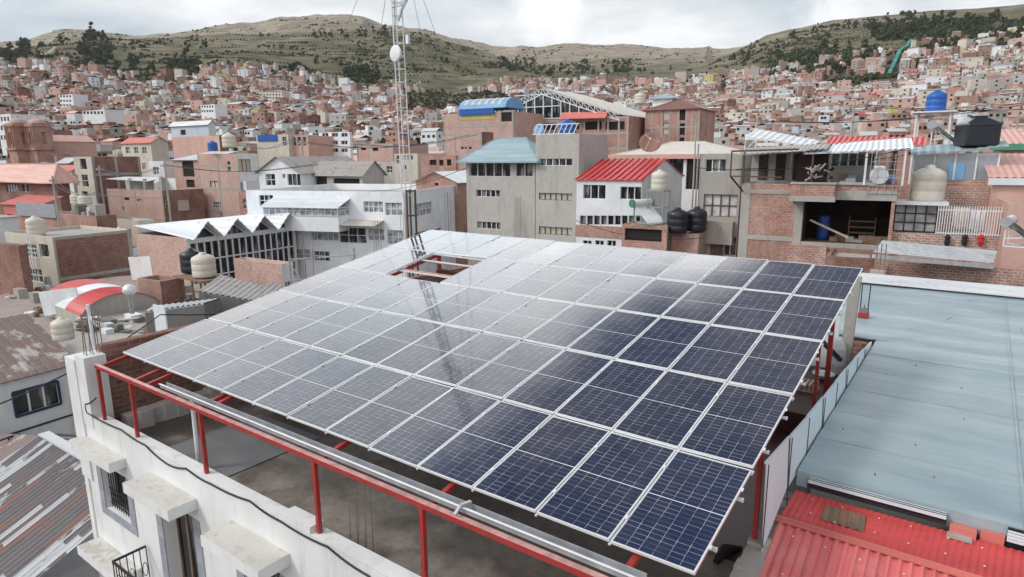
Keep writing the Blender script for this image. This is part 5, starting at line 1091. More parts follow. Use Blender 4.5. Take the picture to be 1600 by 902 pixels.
# cream house with big brick wall
b = Bld('cream_brick_house', 'cream house with long blank brown brick side wall', 'house', 82, 371, 46, 8, 205, front='cream', side='brick_dark'); b.win('F', 62, 382, 76, 402, 1, 1); b.win('F', 40, 382, 57, 402, 3, 3); b.win('F', 42, 420, 66, 440, 3, 2); b.frame('R', (0, 0.97), (-0.1, -3.1), 0.25); b.finish(0.25)
m = MB(); 
for k in range(8): z = b.H-4+0.5*k; m.bar((-3.2, -0.25, z), (-2.8, -0.25, z), 0.04)
m.bar((-3.2, -0.25, b.H-4), (-3.2, -0.25, b.H+0.3), 0.05); m.bar((-2.8, -0.25, b.H-4), (-2.8, -0.25, b.H+0.3), 0.05); m.build('ladder', 'frame_white', b.root)
tank(b.W(-4.6, 1.0, b.H-0.2), 0.62, 1.5, 'tank_white', 'cream water tank on the cream house with brick side wall')
b = Bld('brown_brick_block', 'plain brown brick house at the left edge under the cream house', 'house', 28, 384, 40, -60, 42, front='brick_dark'); b.finish(0.3)
b = Bld('dark_tin_house', 'low brick house with dark cluttered tin roof and blue grey sheet', 'house', 150, 338, 62, 25, 182, front='brick', side='brick_dark'); b.finish(0.2, 'concrete_dark')
m = MB(); a = b.onF(27, 316); c = b.onF(91, 341); m.box((a[0], -0.2, c[1]), (c[0], -0.1, a[1])); m.build('blue_sheet_cladding', 'tile_grey', b.root)
random.seed(9)
for k in range(10):
    u = -random.uniform(0.5, 5.5); m = MB(); m.box((u, 0.3, b.H-0.2), (u+random.uniform(0.4, 0.9), 1.2, b.H+random.uniform(0.2, 1.1))); m.build('roof_junk', random.choice(['concrete_dark', 'tin_old', 'tin', 'concrete']), b.root)
tank(b.W(-6.2, 1.5, b.H+0.9), 0.6, 1.1, 'tank_white', 'left cream tank on the dark cluttered brick house'); tank(b.W(-4.7, 1.5, b.H+0.9), 0.62, 1.0, 'tank_white', 'right cream tank on the dark cluttered brick house')
tank(atd(190, 380, 56), 0.62, 1.45, 'tank_white', 'cream water tank on the low roof below the pale pink brick house')
b = Bld('tank_roof_house', 'small low white house carrying a cream tank and scrap', 'house', 206, 388, 55, 166, 220, front='brick', side='white_clean'); b.win('R', 208, 400, 217, 408, 1, 1); b.finish(0.1, 'tin_white')
# salmon hip roof pavilion
b = Bld('salmon_hip_house', 'red walled pavilion with large salmon hip roof', 'house', 88, 284, 74, -25, 108, front='brick_dark'); b.win('F', 10, 288, 27, 300, 4, 1, 'curtain'); b.win('F', 33, 288, 45, 300, 2, 1); b.finish(roof='hip', rise=2.0, over=0.8, rmat='salmon_sheet')
# gabled white house and dark roofed block behind the white building
b = Bld('white_gable_house', 'white house with pointed gable front behind the long white building', 'house', 469, 269, 68, 404, None, back=10, front='white_clean', side='white'); b.win('F', 415, 272, 430, 290, 2, 2); b.win('F', 441, 272, 446, 279, 1, 1); b.win('F', 449, 272, 470, 290, 3, 1); b.finish(roof='gy', rise=1.6, over=0.35, rmat='tin_old')
b = Bld('dark_gable_block', 'concrete block with dark grey tin roof and open shadowed bays', 'building', 566, 272, 66, 486, 600, front='concrete', side='render_grey'); b.win('F', 493, 275, 511, 294, 1, 1, 'open'); b.win('F', 521, 279, 562, 294, 1, 1, 'open'); b.finish(roof='gx', rise=1.3, over=0.3, rmat='tin_old')
# pale blue house with rusty roof (left front)
b = Bld('rusty_roof_house', 'pale grey house with navy framed window and patchy rusty tin roof', 'house', -75, 612, 21, -200, 118, front='white', side='white', left_len=7)
b.win('R', 20, 604, 94, 642, 3, 1, 'glass', depth=0.1)
b.finish(roof='gy', rise=1.5, over=0.2, rmat='tin_rust', pitch=0.3)
y0, y1, z0, z1 = b.holes['R'][0]; m = MB()
for q in (((0.02, y0, z0), (0.02, y1, z0)), ((0.02, y0, z1), (0.02, y1, z1)), ((0.02, y0, z0), (0.02, y0, z1)), ((0.02, y1, z0), (0.02, y1, z1))): m.bar(*q, 0.06, 0.09)
m.build('window_frame', 'navy_paint', b.root); m = MB(); m.box((0.003, 0, z0-0.62), (0.03, b.L2, z0-0.55)); m.build('dark_band', 'navy_paint', b.root)
# patchwork tin roof, bottom left
def m_patch():
    m_, n_, b_ = nt('patch_tin'); tc_ = N(n_, 'ShaderNodeTexCoord'); s = N(n_, 'ShaderNodeSeparateXYZ'); L(n_, tc_.outputs['Object'], s.inputs[0])
    cx = mth(n_, 'FLOOR', mth(n_, 'DIVIDE', s.outputs[0], 0.2)); c1_ = N(n_, 'ShaderNodeCombineXYZ'); L(n_, cx, c1_.inputs[0])
    w1 = N(n_, 'ShaderNodeTexWhiteNoise', noise_dimensions='3D'); L(n_, c1_.outputs[0], w1.inputs[0])
    cy = mth(n_, 'FLOOR', mth(n_, 'DIVIDE', mth(n_, 'ADD', s.outputs[1], mth(n_, 'MULTIPLY', w1.outputs['Value'], 1.9)), 1.5)); L(n_, cy, c1_.inputs[1])
    c2_ = N(n_, 'ShaderNodeCombineXYZ'); L(n_, cx, c2_.inputs[0]); L(n_, cy, c2_.inputs[1]); w2 = N(n_, 'ShaderNodeTexWhiteNoise', noise_dimensions='3D'); L(n_, c2_.outputs[0], w2.inputs[0])
    f = noisev(n_, tc_.outputs['Object'], 2.2, 6, 0.7, (3.5, 0.7, 1))
    v = mth(n_, 'ADD', w2.outputs['Value'], mth(n_, 'MULTIPLY', mth(n_, 'SUBTRACT', f, 0.5), 0.9))
    c = ramp(n_, v, [(0.1, (0.48, 0.5, 0.52)), (0.31, (0.4, 0.41, 0.43)), (0.37, (0.1, 0.09, 0.095)), (0.75, (0.13, 0.115, 0.125)), (0.92, (0.17, 0.1, 0.085)), (1.0, (0.26, 0.1, 0.075))])
    L(n_, c, b_.inputs['Base Color']); b_.inputs['Roughness'].default_value = 0.6
m_patch()
P1 = atz(68, 677, 8.0); P2 = P1+Vector((5.6, 0.15, 0)); root = empty('patchwork_roof_house', (P1.x, P1.y, 0), 0, 'house with rust streaked patchwork corrugated roof in the bottom left corner', 'house')
def rl(p): return Vector(p)-Vector((P1.x, P1.y, 0))
P2 = Vector((-1.35, P1.y+0.1, 8.0)); PL_ = P1+Vector((-1.5, 0, 0))
m = MB(); m.sheet(rl((P1.x-0.6, P1.y-6.5, 5.0)), rl((P2.x, P2.y-6.5, 5.0)), rl(P2), rl(P1), 0.2, 0.022); m.sheet(rl(P1), rl(P2), rl((P2.x, P2.y+2.5, 6.9)), rl((P1.x, P1.y+2.5, 6.9)), 0.2, 0.022); m.build('roof', 'patch_tin', root)
m = MB(); m.bar(rl(P1), rl(P2)+Vector((0, 0, 0.03)), 0.3, 0.05); m.build('ridge_cap', 'tin', root)
m = MB(); m.sheet(rl((P1.x-7, P1.y-6.5, 4.2)), rl((P1.x-0.62, P1.y-6.5, 4.85)), rl((P1.x-0.05, P1.y, 7.9)), rl((P1.x-7, P1.y, 6.2)), 0.2, 0.022); m.build('side_roof', 'tin_rust', root)
m = MB(); m.box(tuple(rl((P1.x-6.5, P1.y-6.2, 0))), tuple(rl((P2.x-0.1, P1.y+2.3, 4.0)))); m.build('wall', 'white_old', root)
m = MB(); A = atd(-5, 690, 19); B_ = atd(30, 678, 20.2); m.bar(A, B_, 0.05)
for k in range(3): p = A.lerp(B_, k/2); m.bar(p, p-Vector((0, 0, 0.5)), 0.04)
tag(m.build('iron_railing', 'black_iron'), 'black iron railing between the rusty roof house and patchwork roof', 'railing')
# ---- far hero buildings ---------------------------------------------------------------
b = Bld('glass_gable_hall', 'large hall with white lattice glazed gable and long pale roof', 'building', 983, 182, 105, 805, None, back=18, front='brick')
L1 = b.L1; zt = b.onF(880, 217)[1]; zg = b.onF(815, 188)[1]; up_ = b.onF(847, 139); ul = b.onF(805, 160); ur = b.onF(948, 182)
b.H = zg; 
for k in range(3): b.win('F', 810+k*18, 194, 840+k*6, 208, 1, 1, 'open') if k == 0 else None
b.win('F', 845, 192, 905, 203, 1, 1, 'open'); b.win('F', 911, 190, 940, 203, 1, 1, 'open'); b.win('F', 946, 190, 976, 203, 3, 1, 'open')
b.frame('F', (0.0, 0.17, 0.22, 0.4, 0.55, 0.63, 0.75, 0.83, 0.92, 0.99), (-0.2, -2.6, -5.0), 0.3); b.finish(0.1)
m = MB(); ap = (up_[0], -0.1, up_[1]); l_ = (ul[0], -0.1, ul[1]); r_ = (ur[0]+2.2, -0.1, ur[1]+0.2)
m.face([(l_[0], 0.05, zg), (0, 0.05, zg), (r_[0], 0.05, r_[2]), (ap[0], 0.05, ap[2]), (l_[0], 0.05, l_[2])], 0); m.build('gable_glass', 'glass', b.root)
m = MB()
for off in (0, -0.9):
    for p, q in ((l_, ap), (ap, r_)): m.bar((p[0], -0.1, p[2]+off), (q[0], -0.1, q[2]+off), 0.16)
for p, q, n_ in ((l_, ap, 8), (ap, r_, 13)):
    for k in range(n_):
        a = Vector(p).lerp(Vector(q), k/n_); c = Vector(p).lerp(Vector(q), (k+1)/n_); m.bar(a, c-Vector((0, 0, 0.9)), 0.09); m.bar(a, a-Vector((0, 0, 0.9)), 0.09)
xs = [ul[0]+0.6+k*1.65 for k in range(8)]
for x in xs:
    t_ = (x-l_[0])/(ap[0]-l_[0]) if x < ap[0] else 1-(x-ap[0])/(r_[0]-ap[0]); base = l_[2] if x < ap[0] else r_[2]; m.bar((x, -0.08, zg), (x, -0.08, base+(ap[2]-base)*t_-0.8), 0.15)
for k, z in enumerate((0.1, 2.1, 4.1)): m.bar((l_[0], -0.085, zg+z), (xs[5-(k == 2)] if k else xs[-1], -0.085, zg+z), 0.14)
m.build('lattice_truss', 'frame_white', b.root)
m = MB(); 
m.sheet((l_[0]-0.3, -0.3, l_[2]), (l_[0]-0.3, 18, l_[2]), (ap[0], 18, ap[2]+0.15), (ap[0], -0.3, ap[2]+0.15), 0.6, 0.03)
m.sheet((r_[0]+0.3, -0.3, r_[2]), (r_[0]+4.5, 14, r_[2]-0.6), (ap[0]+0.2, 18, ap[2]+0.2), (ap[0], -0.3, ap[2]+0.15), 0.6, 0.03); m.build('roof', 'beige_sheet', b.root)
m = MB(); a = b.onF(878, 175); c = b.onF(950, 183); m.sheet((a[0], -1.2, c[1]-0.1), (c[0], -1.2, c[1]-0.2), (c[0], 0.0, a[1]-0.25), (a[0], 0.0, a[1]-0.1), 0.4, 0.02); m.build('porch_roof', 'red_faded', b.root)
b = Bld('blue_vault_hall', 'pink brick hall with light blue vaulted roof with pale skylight stripes', 'building', 802, 176, 104, 693, None, back=14, front='brick_pink')
zv0 = b.onF(750, 176)[1]; b.H = b.onF(750, 176)[1]
b.win('F', 796-13, 173+2, 800, 190, 1, 1, 'open'); b.frame('F', (0.0, 0.22, 0.42, 0.62, 0.82, 0.99), (-2.2, -5, -8), 0.25); b.finish(0.1)
u0, u1 = b.onF(719, 170)[0], b.onF(792, 170)[0]; zz = b.onF(750, 170)[1]; zt_ = b.onF(760, 152)[1]
m = MB(); K = 10; D_ = 6.0
pr = [(-0.4+D_*0.5*(1-math.cos(math.pi*k/K)), (zt_-zz)*math.sin(math.pi*k/K)*1.0) for k in range(K+1)]
for k in range(K): m.face([(u0, pr[k][0], zz+pr[k][1]), (u1, pr[k][0], zz+pr[k][1]), (u1, pr[k+1][0], zz+pr[k+1][1]), (u0, pr[k+1][0], zz+pr[k+1][1])])
for u in (u0, u1): m.face([(u, p[0], zz+p[1]) for p in pr])
m.build('vault', 'blue_sheet', b.root)
for s_ in range(6):
    x = u0+0.9+s_*(u1-u0-1.2)/6; m = MB()
    for k in range(1, 4): m.face([(x, pr[k][0], zz+pr[k][1]+0.05), (x+0.6, pr[k][0], zz+pr[k][1]+0.05), (x+0.6, pr[k+1][0], zz+pr[k+1][1]+0.05), (x, pr[k+1][0], zz+pr[k+1][1]+0.05)])
    m.build('skylight', 'beige_sheet', b.root)
m = MB(); a = b.onF(719, 170); c = b.onF(773, 178); m.box((a[0], -0.35, c[1]), (c[0], -0.003, a[1])); m.build('blue_band', 'tank_blue', b.root)
m = MB(); a = b.onF(720, 179); c = b.onF(773, 186); m.box((a[0], -0.05, c[1]), (c[0], -0.003, a[1])); m.build('yellow_band', 'yellow', b.root)
b = Bld('brown_hip_block', 'three storey red brick block with dark brown hip roof and grey columns', 'building', 1094, 168, 104, 1009, None, back=10, front='brick')
b.win('F', 1036, 168, 1046, 188, 1, 1, 'pale'); b.win('F', 1062, 170, 1071, 188, 1, 1, 'open'); b.win('F', 1036, 192, 1046, 210, 1, 1, 'pale'); b.win('F', 1062, 193, 1071, 211, 1, 1, 'open'); b.win('F', 1062, 215, 1071, 222, 1, 1, 'open')
b.frame('F', (0.0, 0.13, 0.31, 0.46, 0.62, 0.76, 0.87, 0.99), (-0.1, -2.9, -5.7), 0.22); b.finish(roof='hip', rise=1.8, over=0.3, rmat='brown_sheet')
b = Bld('teal_lantern_house', 'small white cabin with light teal pyramid roof behind the brown hip block', 'building', 1050, 152, 112, 1020, None, back=3.3, front='white_clean'); b.win('F', 1024, 145+2, 1037, 151, 2, 1); b.finish(roof='hip', rise=0.9, over=0.5, rmat='teal_sheet')
tank(atd(1000, 163, 104), 0.9, 1.8, 'tank_white', 'large white tank between the glazed gable hall and brown hip block')
b = Bld('three_vent_brick_house', 'pink brick cube house with three small vents and shaded right side', 'house', 753, 206, 76, 693, 771, front='brick_pink', side='brick_dark'); b.row('F', 719, 229.5, 738, 233, 3, 0.3, cols=1, rows=1, kind='open'); b.frame('F', (0.02, 0.3, 0.62, 0.97), (-0.2, -2.9, -5.8), 0.2); b.finish(0.3)  # darker brick on the right side paints in its shade
b = Bld('dark_window_brick_house', 'red brick house with three dark square windows left of grey hip building', 'house', 712, 243, 70, 657, 716, front='brick'); b.win('F', 671, 250, 682, 258, 1, 1, 'open'); b.win('F', 686, 250, 693, 259, 1, 1, 'open'); b.win('F', 698, 249, 705, 259, 1, 1, 'open'); b.finish(0.3)
b = Bld('arched_brick_shed', 'low dark brick shed with pointed gable beside the long white building', 'building', 714, 284, 60, 650, None, back=5, front='brick'); b.win('F', 679, 283+3, 685, 290, 1, 1, 'open'); b.finish(roof='gy', rise=0.9, over=0.3, rmat='tin_white')
b = Bld('cream_window_house', 'cream rendered house with pale windows behind the mast', 'house', 652, 240, 74, 616, None, back=6, front='cream'); b.win('F', 619, 243, 626, 256, 1, 2); b.win('F', 629, 243, 634, 250, 1, 1); b.win('F', 636, 243, 645, 250, 2, 1); b.win('F', 630, 258, 635, 266, 1, 1); b.finish(0.3)
b = Bld('grey_window_house', 'grey rendered house with one pale door left of the mast', 'house', 617, 253, 78, 560, None, back=6, front='render_grey'); b.win('F', 585, 257, 595, 272, 1, 1, 'pale'); b.win('F', 604, 260, 613, 270, 2, 2); b.finish(0.2)
b = Bld('balcony_pink_house', 'pink brick house with unfinished balcony storeys left of the mast', 'house', 614, 224, 92, 558, None, back=8, front='brick_pink'); b.win('F', 564, 231, 572, 235, 1, 1, 'open'); b.win('F', 582, 231, 591, 236, 1, 1, 'open'); b.win('F', 580, 212+13, 595, 228, 3, 1); b.frame('F', (0.0, 0.3, 0.98), (-0.2, -2.8, -5.6), 0.25); b.finish(0.4)
b = Bld('white_hotel', 'white four storey building with regular windows and red roof edge', 'building', 546, 206, 120, 483, 550, front='white_clean')
for r in range(3):
    for k in range(4): b.win('F', 488+k*15, 208+r*12, 498+k*15, 214+r*12, 2, 1)
b.finish(0.3, 'red_sheet')
b = Bld('blue_front_house', 'cream building with bright blue upper band', 'building', 450, 210, 118, 400, None, back=8, front='cream'); m = MB(); a = b.onF(403, 211-4); c = b.onF(434, 220); m.box((a[0], -0.2, c[1]), (c[0], -0.003, min(a[1], b.H-0.01))); m.build('blue_panel', 'tank_blue', b.root); b.row('F', 440, 214, 449, 228, 1, 0.3); b.finish(0.3)
b = Bld('pink_white_house', 'pink and white building between blue band building and white hotel', 'building', 481, 212, 117, 452, None, back=8, front='salmon'); b.row('F', 455, 214, 480, 228, 3, 0.3, cols=1, rows=2); b.finish(0.2)
# twin bell towers
for i, x in enumerate((35, 65)):
    P = atd(x, 236, 168); rt_w = 2.1
    ct = empty('bell_tower', (P.x, P.y, P.z-10), ROT, ('left' if i == 0 else 'right')+' brown stone bell tower of the twin towered church', 'bell tower', 'church bell towers')
    m = MB(); s_ = rt_w; fnF = lambda u, w_, z: (u, -s_+w_, z); fnR = lambda u, w_, z: (s_-w_, u, z)
    facade_mesh(m, -s_, s_, 0, 16.8, [(-0.5, 0.5, 11.7, 14.6), (-0.35, 0.35, 4, 6)], fnF, 0.5); facade_mesh(m, -s_, s_, 0, 16.8, [(-0.5, 0.5, 11.7, 14.6)], fnR, 0.5)
    m.face([(-s_, -s_, 0), (-s_, s_, 0), (-s_, s_, 16.8), (-s_, -s_, 16.8)]); m.face([(-s_, s_, 0), (s_, s_, 0), (s_, s_, 16.8), (-s_, s_, 16.8)]); m.box((-s_+.5, -s_+.5, 11), (s_-.5, s_-.5, 15)) 
    m.build('shaft', 'brick', ct)
    for z in (10.2, 16.0): m = MB(); m.box((-s_-0.4, -s_-0.4, z), (s_+0.4, s_+0.4, z+0.5)); m.build('cornice', 'brick', ct)
    m = MB()
    for u in (-s_+0.2, -1.0, 1.0, s_-0.2): m.tube([(u, -s_-0.12, 10.7), (u, -s_-0.12, 16)], 0.2, 8)
    m.build('pilaster', 'brick', ct)['kind'] = 'stuff'
    m = MB(); m.lathe([(1.9, 16.5), (1.9, 16.9), (1.7, 17.4), (1.2, 17.8), (0.5, 18.05), (0.15, 18.1), (0.1, 18.9), (0.02, 19.0)], 16); m.build('dome', 'brick_pink', ct, smooth=True)
P = atd(50, 236, 171); m = MB(); m.box((-4, 0, -8), (4, 14, 2.5)); m.sheet((-4.3, -0.3, 2.4), (-4.3, 14, 2.4), (0, 14, 4.2), (0, -0.3, 4.2), 0.4, .03); m.sheet((4.3, -0.3, 2.4), (4.3, 14, 2.4), (0, 14, 4.2), (0, -0.3, 4.2), 0.4, .03)
o = m.build('church_nave', 'salmon'); o.location = P; o.rotation_euler = (0, 0, ROT); tag(o, 'salmon roofed church nave behind the twin bell towers', 'church')
# larger white slabs on the slope
for (x, y, d, xl, n1, n2, lb, mt) in ((113, 147, 420, 92, 4, 6, 'tall narrow white apartment block on the left hillside', 'white_clean'), (163, 171, 300, 128, 6, 1, 'white strip building above the bell towers', 'white'), (335, 163, 420, 313, 5, 2, 'white house with blue windows on the mid left hillside', 'white_clean'), (440, 141, 620, 400, 8, 4, 'dark striped long block high on the hillside', 'cream'), (16, 178, 200, -6, 4, 3, 'white house with black windows at left edge behind the bell towers', 'white_clean'), (1600+40, 116, 620, 1575, 6, 2, 'white long building high at the right edge', 'white_clean')):
    b = Bld('apartment_block', lb, 'building', x, y, d, xl, None, back=9, front=mt, zb=atd(x, y, d).z-(n2*3.1+3)); 
    y2 = y+(n2*2.9+1)*1000/d
    for r in range(n2): b.row('F', xl+1, y+(r*2.9+0.9)*1000/d, x-1, y+(r*2.9+2.3)*1000/d, n1, 0.35, cols=1, rows=1)
    b.finish(0.3)

# tight infill of small houses round the left yard
for (xc, yt, d, xl, xr, mt, sd2, rf, lb) in (
 (250, 440, 35, 215, 285, 'adobe', 'brick_dark', 'flat', 'low brown brick yard room behind the shiny ventilator'),
 (365, 447, 38, 330, 402, 'brick_pink', 'brick', 'flat', 'small pink brick room behind the dark corrugated sheds'),
 (215, 345, 72, 182, 240, 'cream', 'white_old', 'flat', 'cream house squeezed under the pale pink brick house'),
 (428, 352, 62, 392, 446, 'white', 'white_clean', 'gx', 'white annex at the left end of the long white building'),
 (60, 322, 70, 5, 96, 'red_faded', 'salmon', 'shed', 'red walled house under the salmon hip roof'),
 (395, 300, 76, 372, 410, 'brick', 'brick_dark', 'flat', 'narrow red brick house between pink tall house and white gable house'),
 (255, 252, 98, 232, 276, 'white', 'white_clean', 'flat', 'white house behind the blank brown brick tower'),
 (235, 222, 112, 190, 262, 'cream', 'cream', 'gx', 'cream row house with red roof behind the brown brick tower'),
 (112, 268, 96, 62, 122, 'white', 'cream', 'shed', 'white house with salmon sheet roof left of the brown brick tower'),
 (585, 300, 62, 560, 612, 'cream', 'render_grey', 'flat', 'cream block behind the parapet of the long white building')):
    b = Bld('infill_house', lb, 'house', xc, yt, d, xl, xr, front=mt, side=sd2); k = 1000/d
    n_ = max(1, int(b.L1/2.4))
    for r in range(2): b.row('F', xl+3, yt+(0.9+2.8*r)*k, xc-3, yt+(2.0+2.8*r)*k, n_, 0.5, cols=2, rows=2, kind=('glass', 'curtain')[r])
    b.finish(0.3, roof=rf, rise=0.9, rmat='red_faded' if 'red roof' in lb or 'salmon' in lb else 'tin')
random.seed(12)
YJ = []
for i in range(46):   # yard clutter
    x, y = random.uniform(10, 300), random.uniform(448, 500); P = atz(x, y, 7.6); s_ = random.uniform(0.15, 0.55); m = MB(); h_ = s_*random.uniform(0.4, 1.8)
    k = i % 3
    if k == 0: m.box((P.x-s_, P.y-s_*.6, 7.6), (P.x+s_, P.y+s_*.6, 7.6+h_))
    elif k == 1: m.bar((P.x-1.4*s_, P.y, 7.65), (P.x+1.4*s_, P.y+s_, 7.65+h_*.5), 0.15, 0.08); m.bar((P.x-1.2*s_, P.y+s_, 7.65), (P.x+1.3*s_, P.y, 7.75+h_*.4), 0.12, 0.06)
    else: m.lathe([(s_*.5, 0), (s_*.55, h_*.5), (s_*.4, h_), (0.02, h_)], 9, (P.x, P.y, 7.6))
    nm, cat, lb = (('junk_box', 'box', 'junk box on the dusty roof yard behind the striped vault'), ('loose_plank', 'planks', 'loose crossed planks on the dusty roof yard behind the striped vault'), ('old_drum', 'drum', 'old drum on the dusty roof yard behind the striped vault'))[k]
    tag(m.build(nm, random.choice(['wood', 'tin_old', 'concrete', 'white_old', 'iron_brown', 'adobe'])), lb, cat, lb.split(' on ')[0]+'s in the yard')

random.seed(15)
for i in range(26):   # clutter on the terrace before the vault
    x, y = random.uniform(125, 320), random.uniform(500, 522); P = atz(x, y, 8.4); s_ = random.uniform(0.12, 0.4); m = MB(); h_ = s_*random.uniform(0.5, 1.8)
    if i % 2: m.bar((P.x-2*s_, P.y, 8.45), (P.x+2*s_, P.y+s_, 8.45+h_*.4), 0.2, 0.05); nm, cat, lb = 'old_board', 'boards', 'old weathered board dumped on the terrace beside the brick wall'
    else: m.box((P.x-s_, P.y-s_*.7, 8.4), (P.x+s_, P.y+s_*.7, 8.4+h_)); nm, cat, lb = 'old_crate', 'crate', 'old crate dumped on the terrace beside the brick wall'
    tag(m.build(nm, random.choice(['wood', 'tin_old', 'concrete_dark', 'white_old', 'iron_brown', 'tin'])), lb, cat, 'terrace '+cat)
# ================================================================== terrain
def ae(x, y): r = ray(x, y); h = math.hypot(r.x, r.y); return math.atan2(r.dot(RT), r.dot(FH)), r.z/h
def table(pts): return sorted(ae(x, y) for x, y in pts)
def look(t, a):
    if a <= t[0][0]: return t[0][1]
    for i in range(len(t)-1):
        if a <= t[i+1][0]:
            k = (a-t[i][0])/(t[i+1][0]-t[i][0]); return t[i][1]+(t[i+1][1]-t[i][1])*k
    return t[-1][1]
TOWN = table([(-400, 112), (0, 108), (60, 112), (100, 106), (200, 128), (280, 128), (340, 110), (400, 112), (450, 128), (540, 142), (640, 150), (720, 158), (800, 128), (900, 134), (1000, 134), (1100, 126), (1200, 122), (1280, 112), (1350, 90), (1450, 78), (1520, 68), (1600, 58), (2000, 60)])
CR1 = table([(-500, 110), (0, 88), (40, 76), (100, 62), (150, 54), (200, 60), (300, 60), (360, 58), (420, 56), (480, 52), (540, 50), (600, 50), (650, 53), (700, 64), (770, 84), (830, 104), (900, 108), (1000, 106), (1100, 100), (1150, 82), (1200, 56), (1300, 34), (1450, 16), (1600, 3), (2000, -20)])
CR2 = table([(-500, 70), (0, 63), (40, 60), (80, 50), (100, 47), (140, 50), (160, 54), (220, 53), (290, 46), (350, 37), (400, 37), (440, 26), (480, 26), (540, 22), (570, 25), (600, 38), (650, 46), (700, 58), (770, 74), (830, 73), (880, 71), (990, 72), (1090, 76), (1140, 72), (1180, 66), (1250, 60), (1400, 50), (1600, 40), (2000, 30)])
def sstep(t): t = max(0, min(1, t)); return t*t*(3-2*t)
def terr_e(a, r):
    et, e1, e2 = look(TOWN, a), look(CR1, a), look(CR2, a)
    P = [(110, -16.2/110), (170, -0.062), (300, 0.0), (520, et*0.42), (980, et), (1750, e1), (2250, min(e1, e2)-0.012), (3100, e2), (4200, e2-0.06), (9000, -0.002)]
    if e2 > e1+0.02: P[6] = (2250, (e1+e2)/2)
    for i in range(len(P)-1):
        if r <= P[i+1][0]:
            k = (r-P[i][0])/(P[i+1][0]-P[i][0]); k = k if i < 4 else sstep(k)*0.5+k*0.5; return P[i][1]+(P[i+1][1]-P[i][1])*k
    return P[-1][1]
def hgt(x, y):
    dx, dy = x-CAM.x, y-CAM.y; r = math.hypot(dx, dy)
    if r <= 110: return -0.0
    a = math.atan2(dx*RT.x+dy*RT.y, dx*FH.x+dy*FH.y); z = CAM.z+terr_e(a, r)*r
    k = sstep((r-500)/900)
    if k > 0:
        p = Vector((x/260, y/260, 0)); z += k*r*0.0065*noise.fractal(p, 1.0, 2.1, 5); z += k*1.6*noise.noise(Vector((x/45, y/45, 3)))
    return max(z, -0.0) if r < 400 else z
def hit(x, y, r0=130, r1=3400, step=12):
    rr_ = ray(x, y); h = math.hypot(rr_.x, rr_.y); d = rr_/h; r = r0
    while r < r1:
        p = CAM+d*r
        if p.z <= hgt(p.x, p.y): return Vector((p.x, p.y, hgt(p.x, p.y))), r
        r += step
    return None, None
azs = [R(a) for a in [-180+6*k for k in range(21)]+[-56+0.28*k for k in range(401)]+[60+6*k for k in range(21)]]
rs_ = [0.0, 30, 60, 90, 110, 125, 140, 160, 180, 210, 240, 270, 300]+[300*(1.022**k) for k in range(1, 122)]+[4600]
tm = MB(); na = len(azs)
for r in rs_:
    for a in azs:
        x = CAM.x+r*(FH.x*math.cos(a)+RT.x*math.sin(a)); y = CAM.y+r*(FH.y*math.cos(a)+RT.y*math.sin(a)); tm.v.append((x, y, hgt(x, y) if abs(a) < R(75) or r <= 110 else (hgt(x, y) if False else max(-0.0, 0.0))))
for i in range(len(rs_)-1):
    for j in range(na):
        j2 = (j+1) % na; a, b_ = i*na+j, i*na+j2; tm.f.append((a, b_, b_+na, a+na)); tm.m.append(0)
def m_hill():
    m, n, b = nt('hillside'); tc_ = N(n, 'ShaderNodeTexCoord'); co = tc_.outputs['Object']; s = N(n, 'ShaderNodeSeparateXYZ'); L(n, co, s.inputs[0])
    dv = N(n, 'ShaderNodeVectorMath', operation='DISTANCE'); L(n, co, dv.inputs[0]); dv.inputs[1].default_value = CAM
    f = noisev(n, co, 0.004, 8, 0.62); g = noisev(n, co, 0.02, 7, 0.65)
    green = ramp(n, g, [(0.3, (0.06, 0.06, 0.04)), (0.45, (0.115, 0.11, 0.068)), (0.58, (0.175, 0.16, 0.1)), (0.72, (0.27, 0.24, 0.165))])
    tan = ramp(n, g, [(0.3, (0.22, 0.185, 0.14)), (0.5, (0.34, 0.29, 0.225)), (0.7, (0.43, 0.37, 0.29))])
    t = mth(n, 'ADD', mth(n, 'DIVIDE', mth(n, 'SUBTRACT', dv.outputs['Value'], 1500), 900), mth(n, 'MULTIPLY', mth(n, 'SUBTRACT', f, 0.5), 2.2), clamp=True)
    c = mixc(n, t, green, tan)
    # terraces: broken dark hedge lines that follow the contours
    zz = mth(n, 'ADD', s.outputs[2], mth(n, 'MULTIPLY', g, 26)); tr = mth(n, 'PINGPONG', zz, 6.0)
    ln = mth(n, 'MULTIPLY', ramp(n, mth(n, 'DIVIDE', tr, 6.0), [(0.0, (1, 1, 1)), (0.4, (0, 0, 0))]), ramp(n, noisev(n, co, 0.011, 5, 0.6), [(0.43, (0, 0, 0)), (0.55, (1, 1, 1))]))
    c = mixc(n, mth(n, 'MULTIPLY', ln, 0.7), c, (0.035, 0.036, 0.022))
    h = noisev(n, co, 0.09, 6, 0.75); c = mixc(n, mth(n, 'MULTIPLY', ramp(n, h, [(0.56, (0, 0, 0)), (0.63, (1, 1, 1))]), 0.7), c, (0.038, 0.04, 0.026))
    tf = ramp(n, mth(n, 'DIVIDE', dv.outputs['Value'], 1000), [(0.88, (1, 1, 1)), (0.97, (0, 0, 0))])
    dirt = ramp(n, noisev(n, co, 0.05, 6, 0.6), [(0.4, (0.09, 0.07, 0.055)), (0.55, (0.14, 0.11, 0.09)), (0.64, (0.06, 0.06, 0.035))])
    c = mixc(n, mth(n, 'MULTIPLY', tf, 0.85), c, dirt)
    L(n, c, b.inputs['Base Color']); b.inputs['Roughness'].default_value = 0.95; b.inputs['Specular IOR Level'].default_value = 0.1
    bump(n, b, g, 0.6, 8.0)
m_hill()
